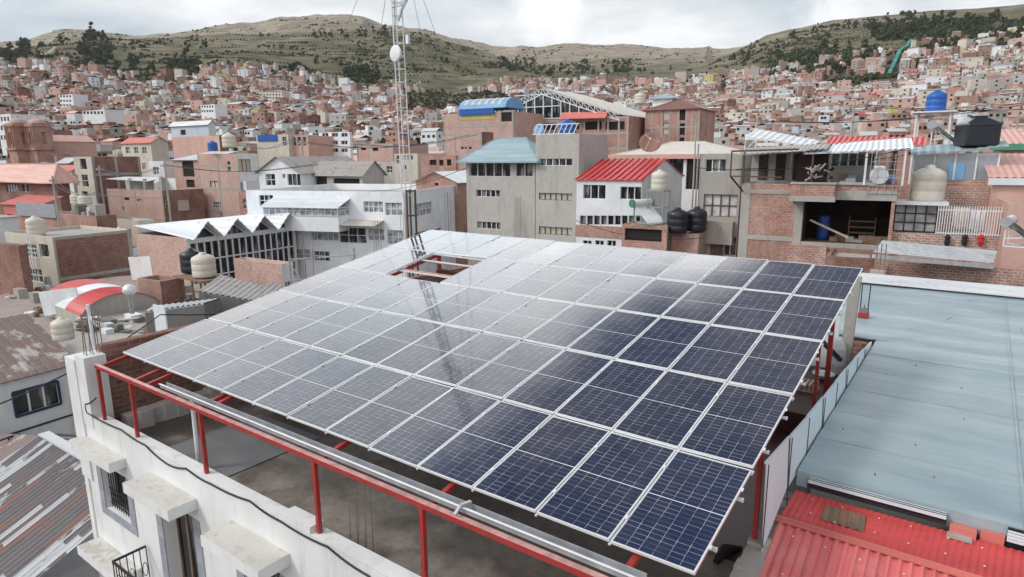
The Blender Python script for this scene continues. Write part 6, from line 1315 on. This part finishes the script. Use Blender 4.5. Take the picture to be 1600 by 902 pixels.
gr = tm.build('ground', 'hillside', smooth=True); tag(gr, kind='structure')
m_plain('road', (0.3, 0.29, 0.28), 0.9, scale=0.2)
m = MB(); m.face([(-60, -0.75, 0.01), (45, -0.75, 0.01), (45, -8, 0.01), (-60, -8, 0.01)]); m.build('street', 'road')['kind'] = 'structure'
STREETS = [[(246, 136), (262, 150), (275, 160), (290, 176)], [(441, 148), (455, 162), (470, 178)], [(20, 122), (45, 108), (60, 92), (88, 70)]]
SP = []
for q, S in enumerate(STREETS):
    H_ = [hit(x, y)[0] for x, y in S]; H_ = [h for h in H_ if h]
    pts = []
    for i in range(len(H_)-1):
        for k in range(12): t = k/12; p = H_[i].lerp(H_[i+1], t); pts.append(Vector((p.x, p.y, hgt(p.x, p.y)+0.6)))
    SP += pts; m = MB(); wd = 4.5 if q < 2 else 3.5
    for i in range(len(pts)-1):
        d = (pts[i+1]-pts[i]); d.z = 0; d.normalize(); s_ = Vector((d.y, -d.x, 0))*wd; m.face([pts[i]-s_, pts[i]+s_, pts[i+1]+s_, pts[i+1]-s_])
    m.build('street', 'road')['kind'] = 'structure'
SA, _ = hit(1388, 121); SB, _ = hit(1423, 64); SPS = [SA.lerp(SB, k/30) for k in range(31)] if SA and SB else []
# ================================================================== trees
def tree_meshes():
    out = []
    rnd = random.Random(5)
    for v in range(6):
        m = MB(); tall = v % 3
        H_ = (9, 12, 8)[tall]; W_ = (3.4, 2.8, 4.4)[tall]
        blobs = []
        for k in range(11):
            a = rnd.random()*6.28; z = H_*(0.28+0.66*rnd.random()); rr = W_*(0.25+0.6*rnd.random())*(1.15-abs(z/H_-0.5)); blobs.append((Vector((rr*math.cos(a), rr*math.sin(a), z)), W_*rnd.uniform(0.28, 0.5)))
        for c, r in blobs:
            for k in range(34):
                d = Vector((rnd.gauss(0, 1), rnd.gauss(0, 1), rnd.gauss(0, 1))).normalized(); p = c+d*r*rnd.uniform(0.6, 1.05); s_ = rnd.uniform(0.35, 0.75)
                u = d.orthogonal().normalized(); w_ = d.cross(u); a = rnd.random()*6.28; uu = u*math.cos(a)+w_*math.sin(a); vv = (w_*math.cos(a)-u*math.sin(a))
                dd = d*rnd.uniform(-.25, .35)
                m.face([p-uu*s_-vv*s_*0.6, p+uu*s_-vv*s_*0.5+dd, p+uu*s_*0.8+vv*s_*0.7, p-uu*s_*0.7+vv*s_*0.6-dd])
        me = m.build('crown', 'leaf')
        t = MB(); t.tube([(0, 0, -1), (0.1, 0, H_*0.4), (0.2, 0.15, H_*0.75)], [0.32, 0.2, 0.07], 6)
        for k in range(4): c = blobs[k][0]; t.tube([(0.08, 0, H_*0.3), tuple(c)], [0.12, 0.04], 4)
        tr = t.build('trunk', 'bark'); out.append((me.data, tr.data, H_, W_)); bpy.data.objects.remove(me); bpy.data.objects.remove(tr)
    return out
TMs = tree_meshes()
rnd = random.Random(17)
# (x0, x1, y0, y1, how many, size factor)
CL = [(0, 14, 88, 100, 4, 1.2), (18, 44, 70, 98, 12, 1.3), (45, 85, 68, 96, 10, 0.9), (84, 122, 58, 72, 8, .9), (130, 162, 52, 70, 10, 1.5), (125, 175, 84, 108, 11, 1.3), (170, 195, 100, 112, 4, 1), (200, 218, 98, 116, 6, 1.2), (225, 240, 104, 114, 3, 1), (265, 310, 98, 122, 13, 1.4), (286, 292, 86, 96, 1, 1.3), (176, 180, 60, 66, 1, 1), (295, 325, 72, 78, 4, .8), (340, 400, 46, 60, 8, .8), (405, 460, 52, 62, 8, .8), (480, 550, 54, 62, 12, .9), (550, 618, 45, 62, 18, 1.0), (455, 480, 105, 118, 7, 1.2), (480, 540, 95, 108, 6, .9), (540, 592, 108, 132, 16, 1.4), (655, 700, 52, 66, 5, .8), (690, 705, 92, 102, 3, .8), (745, 785, 68, 80, 8, 1), (780, 835, 84, 112, 14, 1.1), (842, 852, 104, 116, 3, 1.2), (855, 890, 104, 124, 10, 1.2), (900, 925, 92, 112, 7, 1), (925, 960, 96, 106, 8, 1), (955, 990, 104, 116, 9, 1), (992, 1030, 106, 118, 7, .8), (1028, 1060, 104, 112, 6, .8), (1075, 1085, 100, 108, 3, 1), (1090, 1140, 82, 104, 9, .9), (1145, 1185, 80, 98, 8, .9), (1150, 1200, 58, 76, 6, .7), (1200, 1330, 80, 122, 30, 1.3), (1215, 1300, 50, 68, 10, .8), (1300, 1370, 40, 52, 10, .8), (1360, 1480, 36, 66, 26, 1.3), (1405, 1445, 18, 34, 8, 1), (1480, 1600, 30, 66, 20, 1.3), (1440, 1600, 62, 84, 12, 1.2), (1344, 1368, 78, 100, 8, 1.2), (1260, 1290, 142, 154, 4, 1.0), (1125, 1140, 140, 152, 2, 1.2), (780, 792, 60, 62, 0, 1), (240, 250, 160, 182, 3, 0.9), (190, 200, 172, 182, 2, .8)]
TREES = []
for (x0, x1, y0, y1, k_, sz) in CL:
    for k in range(k_):
        x, y = rnd.uniform(x0, x1), rnd.uniform(y0, y1); p, r = hit(x, y)
        if p: TREES.append((x, y, p, r, sz))
TREES.sort(key=lambda t: t[3])
PLACES = [(0, 60, 'at the far left hill'), (60, 125, 'on the left ridge road'), (125, 200, 'on the green left slope'), (200, 325, 'above the left hillside town'), (325, 470, 'below the bald hill'), (470, 600, 'left of the mast on the hill'), (600, 720, 'right of the mast on the hill'), (720, 850, 'on the slope behind the blue vault'), (850, 960, 'in the valley above the glazed gable hall'), (960, 1080, 'in the valley behind the brown hip block'), (1080, 1200, 'at the foot of the right hill'), (1200, 1300, 'on the lower right hillside'), (1300, 1400, 'on the middle right hillside'), (1400, 1500, 'on the upper right hillside'), (1500, 1700, 'at the far right of the hill')]
def place_name(x):
    for a, b_, s_ in PLACES:
        if x < b_: return s_
    return PLACES[-1][2]
cnt = {}
for (x, y, p, r, sz) in TREES[:295]: cnt.setdefault(place_name(x), []).append(x)
for (x, y, p, r, sz) in TREES[:295]:
    v = rnd.randrange(6); me, tr, H_, W_ = TMs[v]; s_ = sz*rnd.uniform(0.75, 1.35)*(1.0+0.35*(r > 1300))
    o = empty('tree', p, rnd.random()*6.28); o.scale = (s_, s_, s_*rnd.uniform(0.9, 1.15))
    c = bpy.data.objects.new('crown', me); col.objects.link(c); c.parent = o; t = bpy.data.objects.new('trunk', tr); col.objects.link(t); t.parent = o
    pn_ = place_name(x); q = sorted(cnt[pn_]); i = q.index(x); j = len(q)-1-i
    od = 'leftmost' if i == 0 else 'rightmost' if j == 0 else ('%s from the left' % ORD[i+1]) if i < 12 else ('%s from the right' % ORD[j+1]) if j < 12 else 'mid-row, number %d from the left' % (i+1)
    kind_ = ('bushy', 'tall', 'broad')[v % 3]
    tag(o, '%s dark tree %s, %s' % (kind_, pn_, od), 'tree', 'trees on the hillsides')
# shrubs and hedge lines: nobody could count them
sh = MB(); rnd = random.Random(23)
def shrub(p, s_):
    for k in range(5):
        d = Vector((rnd.gauss(0, 1), rnd.gauss(0, 1), abs(rnd.gauss(0, .6)))).normalized(); q = p+d*s_*rnd.uniform(0.3, 0.9); u = d.orthogonal().normalized()*s_*0.7; w_ = d.cross(u).normalized()*s_*0.6
        sh.face([q-u-w_, q+u-w_*0.8, q+u*0.8+w_, q-u*0.7+w_])
for k in range(5200):
    x = rnd.uniform(-30, 1640); e0 = rnd.random(); y = 30+125*e0; p, r = hit(x, y, 800, 3300, 25)
    if not p or noise.noise(Vector((p.x/140, p.y/140, 5)))+0.25*noise.noise(Vector((p.x/30, p.y/30, 1))) < 0.02: continue
    for j in range(rnd.randrange(1, 4)):
        q = p+Vector((rnd.uniform(-9, 9), rnd.uniform(-9, 9), 0)); q.z = hgt(q.x, q.y)+0.3; shrub(q, rnd.uniform(1.5, 4.0))
for k in range(900):   # the scrubby knoll behind the mast
    x = rnd.uniform(630, 800); y = rnd.uniform(146, 190); p, r = hit(x, y, 250, 1300, 10)
    if p: p.z += 0.5; shrub(p, rnd.uniform(1.0, 2.6))
for k in range(420):
    a = rnd.uniform(-R(44), R(44)); r = rnd.uniform(260, 1000); x = CAM.x+r*(FH.x*math.cos(a)+RT.x*math.sin(a)); y = CAM.y+r*(FH.y*math.cos(a)+RT.y*math.sin(a)); z = hgt(x, y)
    for j in range(3): shrub(Vector((x, y, z+1.5+j*2.2)), rnd.uniform(1.6, 3.0))
for k in range(420):   # hedge rows along the contours
    x = rnd.uniform(-30, 1640); y = 30+120*rnd.random(); p, r = hit(x, y, 900, 3300, 25)
    if not p: continue
    for j in range(rnd.randrange(5, 16)):
        gx_ = hgt(p.x+6, p.y)-hgt(p.x-6, p.y); gy_ = hgt(p.x, p.y+6)-hgt(p.x, p.y-6); g_ = math.hypot(gx_, gy_)+1e-6
        p = Vector((p.x-gy_/g_*7, p.y+gx_/g_*7, 0)); p.z = hgt(p.x, p.y)+0.3; shrub(p, rnd.uniform(1.0, 2.6))
wd_ = MB(); sh_keep = sh; sh = wd_
for (x0, x1, y0, y1, k_) in ((1200, 1335, 84, 122, 150), (1365, 1480, 38, 66, 120), (1480, 1610, 32, 66, 110), (1440, 1610, 62, 82, 60), (540, 592, 110, 132, 60), (265, 310, 100, 122, 50), (0, 44, 78, 100, 40), (130, 175, 56, 104, 50), (780, 835, 90, 112, 40), (900, 990, 96, 114, 45), (1420, 1450, 96, 110, 20)):
    for k in range(k_):
        p, r = hit(rnd.uniform(x0, x1), rnd.uniform(y0, y1), 500, 3300, 15)
        if p:
            for j in range(5): shrub(p+Vector((rnd.uniform(-3, 3), rnd.uniform(-3, 3), 1+j*1.5)), rnd.uniform(2.2, 3.6)*(1.3-j*.15))
tag(wd_.build('woodland', 'leaf'), 'dark groves of trees merging on the hillsides', None, None, 'stuff'); sh = sh_keep
tag(sh.build('shrubs', 'leaf_scrub'), 'scrub and hedge lines scattered over the hillsides', None, None, 'stuff')
# ================================================================== the town on the slope
rnd = random.Random(41)
PAL = [('brick', 8), ('brick_pink', 8), ('adobe', 6), ('salmon', 1.5), ('cream', 4), ('white', 5), ('white_clean', 2.5), ('concrete', 5), ('render_grey', 4), ('brick_dark', 6), ('yellow', 0.3), ('pale_blue', 0.7)]
PN = [p for p, w_ in PAL]; PWT = [w_ for p, w_ in PAL]
WORDS = {'brick': 'red brick', 'brick_pink': 'pale brick', 'adobe': 'brown brick', 'salmon': 'salmon rendered', 'cream': 'cream', 'white': 'white', 'white_clean': 'bright white', 'concrete': 'grey concrete', 'render_grey': 'pale grey', 'brick_dark': 'dark brick', 'yellow': 'yellow', 'pale_blue': 'pale blue'}
def blocked(x, y, r, cx, cy):
    for (O, rot, L1, L2, d) in FOOT:
        X = Vector((math.cos(rot), math.sin(rot), 0)); Y = Vector((-math.sin(rot), math.cos(rot), 0)); q = Vector((x, y, 0))-Vector((O.x, O.y, 0)); u, v = q.dot(X), q.dot(Y)
        if -L1-6 < u < 6 and -6.5 < v < L2+6: return True
        # keep the view to the hero fronts open
    for p in SP:
        if (p.x-x)**2+(p.y-y)**2 < 90: return True
    return False
NOH = [(630, 800, 146, 186), (1290, 1402, 118, 146), (545, 600, 108, 136), (262, 312, 98, 124), (215, 280, 126, 137)]
CX, CY = math.cos(ROT), math.sin(ROT)
cells = []
S = 7.9
for i in range(-150, 150):
    for j in range(2, 140):
        u, v = i*S, j*S*1.06
        if v < 260 and (i % 6 == 0 or j % 9 == 0): continue       # streets
        if v >= 260 and ((i+(j//7)*3) % 8 == 0 or j % 14 == 0): continue
        x = CAM.x+u*CX-v*CY+rnd.uniform(-1, 1)-0.0; y = CAM.y+u*CY+v*CX+rnd.uniform(-1, 1)
        dx, dy = x-CAM.x, y-CAM.y; r = math.hypot(dx, dy); a = math.atan2(dx*RT.x+dy*RT.y, dx*FH.x+dy*FH.y)
        if abs(a) > R(47) or r > 1130 or r < 52: continue
        if r > 700 and rnd.random() < (r-700)/900: continue
        z = hgt(x, y)
        px, py = pix((x, y, z))
        if any(q[0] < px < q[1] and q[2] < py < q[3] for q in NOH): continue
        if r > 940 and rnd.random() < 0.75: continue
        if any((q.x-x)**2+(q.y-y)**2 < 100 for q in SPS): continue
        cells.append((r, x, y, z, px, py))
cells.sort()
ML_ = PN+['dark_inside', 'tin', 'salmon_sheet', 'tin_old', 'tank_white', 'tank_black', 'teal_sheet', 'red_sheet', 'frame_white']
MI = {k: i for i, k in enumerate(ML_)}
def add_box(m, P, X, Y, x0, x1, y0, y1, z0, z1, mi, skip=''):
    i = len(m.v)
    for z in (z0, z1):
        for (a, b_) in ((x0, y0), (x1, y0), (x1, y1), (x0, y1)): m.v.append((P[0]+X[0]*a+Y[0]*b_, P[1]+X[1]*a+Y[1]*b_, P[2]+z))
    for k, q in (('t', (4, 5, 6, 7)), ('f', (0, 1, 5, 4)), ('r', (1, 2, 6, 5)), ('k', (2, 3, 7, 6)), ('l', (3, 0, 4, 7))):
        if k in skip: continue
        m.f.append(tuple(i+j for j in q)); m.m.append(mi)
mass = MB(); indiv = []; nind = 0
for (r, x, y, z, px, py) in cells:
    if r < 300 and blocked(x, y, r, px, py): continue
    mat = rnd.choices(PN, PWT)[0]; w_, d_ = (rnd.uniform(3.6, 7.2), rnd.uniform(4.2, 7.6)) if rnd.random() < .82 else (rnd.uniform(7, 15), rnd.uniform(7, 10)); fl = rnd.choices([1, 2, 3, 4, 5], [3, 6, 6, 2.2, 0.5])[0]
    if r < 125: fl = min(fl, rnd.choice([2, 3, 3]))
    if r > 400: fl = min(fl, 3) if w_ < 8 else rnd.choice([2, 3, 4, 5])
    h = fl*2.75+rnd.uniform(0, 0.8)
    roof = rnd.choices(['flat', 'tin', 'salmon_sheet', 'tin_old', 'teal_sheet', 'red_sheet'], [6, 1.6, 1.2, 1, 0.2, 0.25])[0]
    rot = ROT+rnd.uniform(-0.07, 0.07)+(rnd.uniform(-.25, .25)+0.9*noise.noise(Vector((x/200, y/200, 0))) if r > 250 else 0)
    vis = r < 235 and px > -40 and px < 1640
    if vis and nind < 235:
        nind += 1; indiv.append((r, x, y, z, px, py, mat, w_, d_, fl, h, roof, rot)); continue
    X, Y = (math.cos(rot), math.sin(rot)), (-math.sin(rot), math.cos(rot)); P = (x, y, z)
    add_box(mass, P, X, Y, -w_/2, w_/2, -d_/2, d_/2, -4, h, MI[mat])
    if rnd.random() < 0.35: add_box(mass, P, X, Y, -w_/2, -w_/2+w_*rnd.uniform(.3, .6), -d_/2+rnd.uniform(0, 3), d_/2, h, h+rnd.uniform(1.5, 2.8), MI[rnd.choices(PN, PWT)[0]])
    if r < 700 and rnd.random() < .3: a, b_ = rnd.uniform(-w_/2, 0), rnd.uniform(-d_/2, 0); add_box(mass, P, X, Y, a, a+rnd.uniform(2, 4), b_, b_+rnd.uniform(2, 4), h, h+rnd.uniform(2, 2.6), MI[rnd.choices(PN, PWT)[0]])
    if roof != 'flat':
        hh = h+rnd.uniform(0.6, 1.5); i = len(mass.v)
        for (a, b_, c) in ((-w_/2-.3, -d_/2-.3, h+.05), (w_/2+.3, -d_/2-.3, h+.05), (w_/2+.3, 0, hh), (-w_/2-.3, 0, hh), (w_/2+.3, d_/2+.3, h+.05), (-w_/2-.3, d_/2+.3, h+.05)): mass.v.append((x+X[0]*a+Y[0]*b_, y+X[1]*a+Y[1]*b_, z+c))
        mass.f += [(i, i+1, i+2, i+3), (i+3, i+2, i+4, i+5)]; mass.m += [MI[roof]]*2
    elif rnd.random() < 0.5: add_box(mass, P, X, Y, -w_/2+0.3, w_/2-0.3, -d_/2+0.3, d_/2-0.3, h, h+0.02, MI[rnd.choice(['concrete', 'tin', 'tin', 'render_grey', 'tin_old'])], 'frkl')
    if rnd.random() < 0.5 and r < 800: a, b_ = rnd.uniform(-2, 2), rnd.uniform(-2, 2); zz = h if roof == 'flat' else h+0.6; add_box(mass, P, X, Y, a-.6, a+.6, b_-.6, b_+.6, zz, zz+1.4, MI['tank_white' if rnd.random() < .7 else 'tank_black'])
    if r < 900:
        nw = 3 if r < 500 else 2
        for k in range(fl):
            for q in range(nw):
                if rnd.random() < 0.3: continue
                u = -w_/2+w_*(q+0.5)/nw; add_box(mass, P, X, Y, u-0.6, u+0.6, -d_/2-0.04, -d_/2+0.1, k*2.75+1.0, k*2.75+2.1, MI['dark_inside'], 'rkl')
                if rnd.random() < 0.5: v = -d_/2+d_*(q+0.5)/nw; add_box(mass, P, X, Y, w_/2-0.1, w_/2+0.04, v-0.6, v+0.6, k*2.75+1.0, k*2.75+2.1, MI['dark_inside'], 'fkl')
tag(mass.build('hillside_town', ML_), 'dense hillside town of small brick and plaster houses', None, None, 'stuff')
# individual generated houses
TK = []
ZONES = [(0, 100, 'around the twin bell towers'), (100, 200, 'behind the blank brown brick tower'), (200, 300, 'behind the pale pink brick house'), (300, 400, 'behind the pink tall house'), (400, 500, 'above the white gable house'), (500, 600, 'left of the mast'), (600, 700, 'behind the mast'), (700, 840, 'around the blue vault hall'), (840, 1000, 'around the glazed gable hall'), (1000, 1120, 'around the brown hip block'), (1120, 1240, 'above the grey apartment house'), (1240, 1360, 'above the brick terrace roofs'), (1360, 1480, 'left of the blue tank tower'), (1480, 1700, 'right of the blue tank tower')]
def zone(x):
    for a, b_, s_ in ZONES:
        if x < b_: return s_
    return ZONES[-1][2]
FL = ['', 'one-storey', 'two-storey', 'three-storey', 'four-storey', 'five-storey']
RW = {'flat': 'flat roof', 'tin': 'grey tin roof', 'salmon_sheet': 'salmon roof', 'tin_old': 'dark tin roof', 'teal_sheet': 'teal roof', 'red_sheet': 'red roof'}
lab = {}
for h_ in indiv: lab.setdefault((h_[6], h_[9], h_[11], zone(h_[4])), []).append(h_[4])
for (r, x, y, z, px, py, mat, w_, d_, fl, h, roof, rot) in indiv:
    same = sorted(lab[(mat, fl, roof, zone(px))]); base = '%s %s house, %s, %s' % (FL[fl], WORDS[mat], RW[roof], zone(px))
    if len(same) > 1: base += ', %s from left' % ORD[same.index(px)+1]
    root = empty('house', (x, y, z), rot, base, 'house', 'houses of the town below the hills')
    m = MB(); near = r < 125; holes = {'F': [], 'R': []}
    nw = 3 if w_ > 7 else 2
    for k in range(fl):
        for q in range(nw):
            if rnd.random() < 0.2: continue
            u = w_*(-1+(q+0.5)/nw); holes['F'].append((u-0.55, u+0.55, k*2.75+1.0, k*2.75+2.15))
        for q in range(2):
            if rnd.random() < 0.5: continue
            v = d_*(q+0.5)/2; holes['R'].append((v-0.5, v+0.5, k*2.75+1.0, k*2.75+2.1))
    off = lambda p: (p[0]+w_/2, p[1]-d_/2, p[2])
    fF = lambda u, w2, zz: off((u, w2, zz)); fR = lambda u, w2, zz: off((-w2, u, zz))
    facade_mesh(m, -w_, 0, 0, h, holes['F'], fF, 0.2); facade_mesh(m, 0, d_, 0, h, holes['R'], fR, 0.2)
    m.face([off(p) for p in ((-w_, 0, -5), (-w_, d_, -5), (-w_, d_, h), (-w_, 0, h))]); m.face([off(p) for p in ((-w_, d_, -5), (0, d_, -5), (0, d_, h), (-w_, d_, h))])
    m.face([off(p) for p in ((-w_, 0, -5), (0, 0, -5), (0, 0, 0), (-w_, 0, 0))]); m.face([off(p) for p in ((0, 0, -5), (0, d_, -5), (0, d_, 0), (0, 0, 0))])
    if r > 150:   # windows too small to be parts: dark backs inside the openings
        [m.face([fF(a, 0.19, c), fF(b_, 0.19, c), fF(b_, 0.19, d), fF(a, 0.19, d)], 1) for a, b_, c, d in holes['F']]; [m.face([fR(a, 0.19, c), fR(b_, 0.19, c), fR(b_, 0.19, d), fR(a, 0.19, d)], 1) for a, b_, c, d in holes['R']]
    m.build('wall', [mat, 'glass'], root)
    if r > 150: pass
    else:
        for fc, hs in ((fF, holes['F']), (fR, holes['R'])):
            for a, b_, c, d in hs:
                g = MB(); g.face([fc(a, 0.15, c), fc(b_, 0.15, c), fc(b_, 0.15, d), fc(a, 0.15, d)], 0)
                p, q = fc((a+b_)/2-0.03, 0.1, c), fc((a+b_)/2+0.03, 0.14, d); g.box(tuple(min(p[i], q[i]) for i in range(3)), tuple(max(p[i], q[i]) for i in range(3)), 1)
                p, q = fc(a, 0.1, d-0.4), fc(b_, 0.141, d-0.34); g.box(tuple(min(p[i], q[i]) for i in range(3)), tuple(max(p[i], q[i]) for i in range(3)), 1)
                g.build('window', ['glass' if rnd.random() < .7 else 'curtain', 'frame_white'], root)
    rf = MB()
    if roof == 'flat':
        for a, b_ in (((-w_, 0), (0, 0.15)), ((-w_, d_-.15), (0, d_)), ((-w_, .15), (-w_+.15, d_-.15)), ((-.15, .15), (0, d_-.15))): rf.box(off((a[0], a[1], h)), off((b_[0], b_[1], h+0.45)))
        rf.box(off((-w_+.16, .16, h-0.1)), off((-.16, d_-.16, h+0.02)), 0); rf.build('roof', mat if rnd.random() < .6 else 'concrete', root)
        if rnd.random() < 0.45:
            q = MB(); a = rnd.uniform(0.3, 0.6)*w_; q.box(off((-w_+0.2, d_*0.45, h)), off((-w_+a, d_-0.2, h+2.3)), 0); q.box(off((-w_+0.0, d_*0.4, h+2.3)), off((-w_+a+.2, d_, h+2.38)), 1); q.build('roof_room', [rnd.choice(['brick', 'white', 'cream', 'brick_pink', 'concrete']), rnd.choice(['tin', 'tin_old', 'concrete', 'salmon_sheet'])], root)
        if rnd.random() < 0.35:
            q = MB()
            for k in range(4):
                a, b_ = (-w_+.3, -.4)[k % 2], (.3, d_-.4)[k//2]
                for e in range(3): q.bar(off((a+.1*e, b_, h)), off((a+.1*e, b_, h+1.2)), 0.035)
            q.build('rebar', 'rebar', root)['kind'] = 'stuff'
    else:
        rs2 = rnd.uniform(0.7, 1.5); rf.sheet(off((-w_-.3, -.3, h-.05)), off((.3, -.3, h-.05)), off((.3, d_/2, h+rs2)), off((-w_-.3, d_/2, h+rs2)), 0.5, 0.03); rf.sheet(off((-w_-.3, d_+.3, h-.05)), off((.3, d_+.3, h-.05)), off((.3, d_/2, h+rs2)), off((-w_-.3, d_/2, h+rs2)), 0.5, 0.03)
        rf.build('roof', roof, root); q = MB()
        q.face([off((0, 0, h)), off((0, d_, h)), off((0, d_/2, h+rs2-.03))]); q.build('gable', mat, root)
    if roof == 'flat' and rnd.random() < 0.75:
        cr, sr = math.cos(rot), math.sin(rot)
        for k in range(rnd.choice([1, 1, 2])):
            a, b_ = rnd.uniform(0.0, w_/2-0.9)-0.2+k*0.0, -d_/2+1.0+k*1.6; tp = Vector((x+cr*a-sr*b_, y+sr*a+cr*b_, z+h+0.02)); tmt = rnd.choices(['tank_white', 'tank_black', 'tank_blue'], [6, 3, 0.7])[0]
            tw = {'tank_white': 'cream', 'tank_black': 'black', 'tank_blue': 'blue'}[tmt]
            TK.append((tank(tp, 0.6, 1.4, tmt), tw, WORDS[mat], zone(px), px+r*0.001))

for (o, tw, wm, zn, px) in TK:
    same = sorted(t[4] for t in TK if t[1:4] == (tw, wm, zn)); i = same.index(px)
    tag(o, '%s tank on %s house %s%s' % (tw, wm, zn, '' if len(same) == 1 else ', %s from left' % ORD[min(i+1, 13)]))

# turquoise stairway climbing the right slope
m_plain('turquoise', (0.08, 0.36, 0.33), 0.7, var=0.35, scale=0.15)
A, B_ = SA, SB
if A and B_:
    m = MB(); n_ = 46; pts = []
    for k in range(n_+1): p = A.lerp(B_, k/n_); p.z = hgt(p.x, p.y)+1.0; pts.append(p-A)
    d = (pts[-1]-pts[0]); d.z = 0; d.normalize(); s_ = Vector((d.y, -d.x, 0))*1.7
    for k in range(n_):
        a, b_ = pts[k], pts[k+1]; z = max(a.z, b_.z)+0.4
        m.face([(a.x-s_.x, a.y-s_.y, z), (a.x+s_.x, a.y+s_.y, z), (b_.x+s_.x, b_.y+s_.y, z), (b_.x-s_.x, b_.y-s_.y, z)])
        m.face([(a.x-s_.x, a.y-s_.y, z-4), (a.x+s_.x, a.y+s_.y, z-4), (a.x+s_.x, a.y+s_.y, z), (a.x-s_.x, a.y-s_.y, z)])
    for e in (-1, 1): m.tube([pts[k]+s_*e+Vector((0, 0, 1.6)) for k in range(0, n_+1, 2)], 0.35, 4)
    o = m.build('hillside_stairway', 'turquoise'); o.location = A; tag(o, 'long turquoise painted stairway climbing the upper right hillside', 'stairway')
# poles and sagging wires over the near town
random.seed(6)
for i, (x, y, d) in enumerate(((262, 300, 70), (388, 262, 86), (474, 262, 74), (560, 262, 82), (700, 262, 80), (160, 300, 80), (1180, 240, 60), (1330, 215, 60), (1590, 190, 70), (90, 330, 60))):
    P = atd(x, y, d); m = MB(); m.tube([(0, 0, -8), (0, 0, 3.2)], [0.14, 0.09], 7); m.bar((-0.9, 0, 2.7), (0.9, 0.1, 2.7), 0.09)
    for k in (-0.8, -0.3, 0.3, 0.8): m.tube([(k, 0, 2.7), (k, 0, 2.9)], 0.05, 5)
    o = m.build('utility_pole', 'concrete'); o.location = P; tag(o, 'slim concrete utility pole with crossarm %s, %s' % (zone(x), ('near' if d < 75 else 'farther')), 'utility pole', 'utility poles')
    Q = P+Vector((random.uniform(14, 22)*math.cos(ROT), random.uniform(-4, 6), random.uniform(-1, 1)))
    for k in (-0.8, 0.3):
        m = MB(); a = Vector((k, 0, 2.9)); b_ = Q-P+Vector((k, 0, 2.9)); m.tube([a.lerp(b_, t/8)-Vector((0, 0, 0.7*math.sin(math.pi*t/8))) for t in range(9)], 0.025, 4); m.build('wire', 'rubber', o)

hz = MB(); hz.box((CAM.x-4700, CAM.y-4700, -1.5), (CAM.x+4700, CAM.y+4700, 900)); ho = hz.build('haze', [])if False else None
me = bpy.data.meshes.new('haze'); me.from_pydata(hz.v, [], hz.f); hm = bpy.data.materials.new('haze'); hm.use_nodes = True; hn = hm.node_tree
hn.nodes.remove(hn.nodes['Principled BSDF']); pv = N(hn, 'ShaderNodeVolumePrincipled'); pv.inputs['Color'].default_value = (0.86, 0.9, 0.95, 1); pv.inputs['Density'].default_value = 0.00004
L(hn, pv.outputs[0], hn.nodes['Material Output'].inputs['Volume']); me.materials.append(hm); ho = bpy.data.objects.new('haze', me); col.objects.link(ho); tag(ho, 'thin pale haze over the town and hills', None, None, 'stuff')
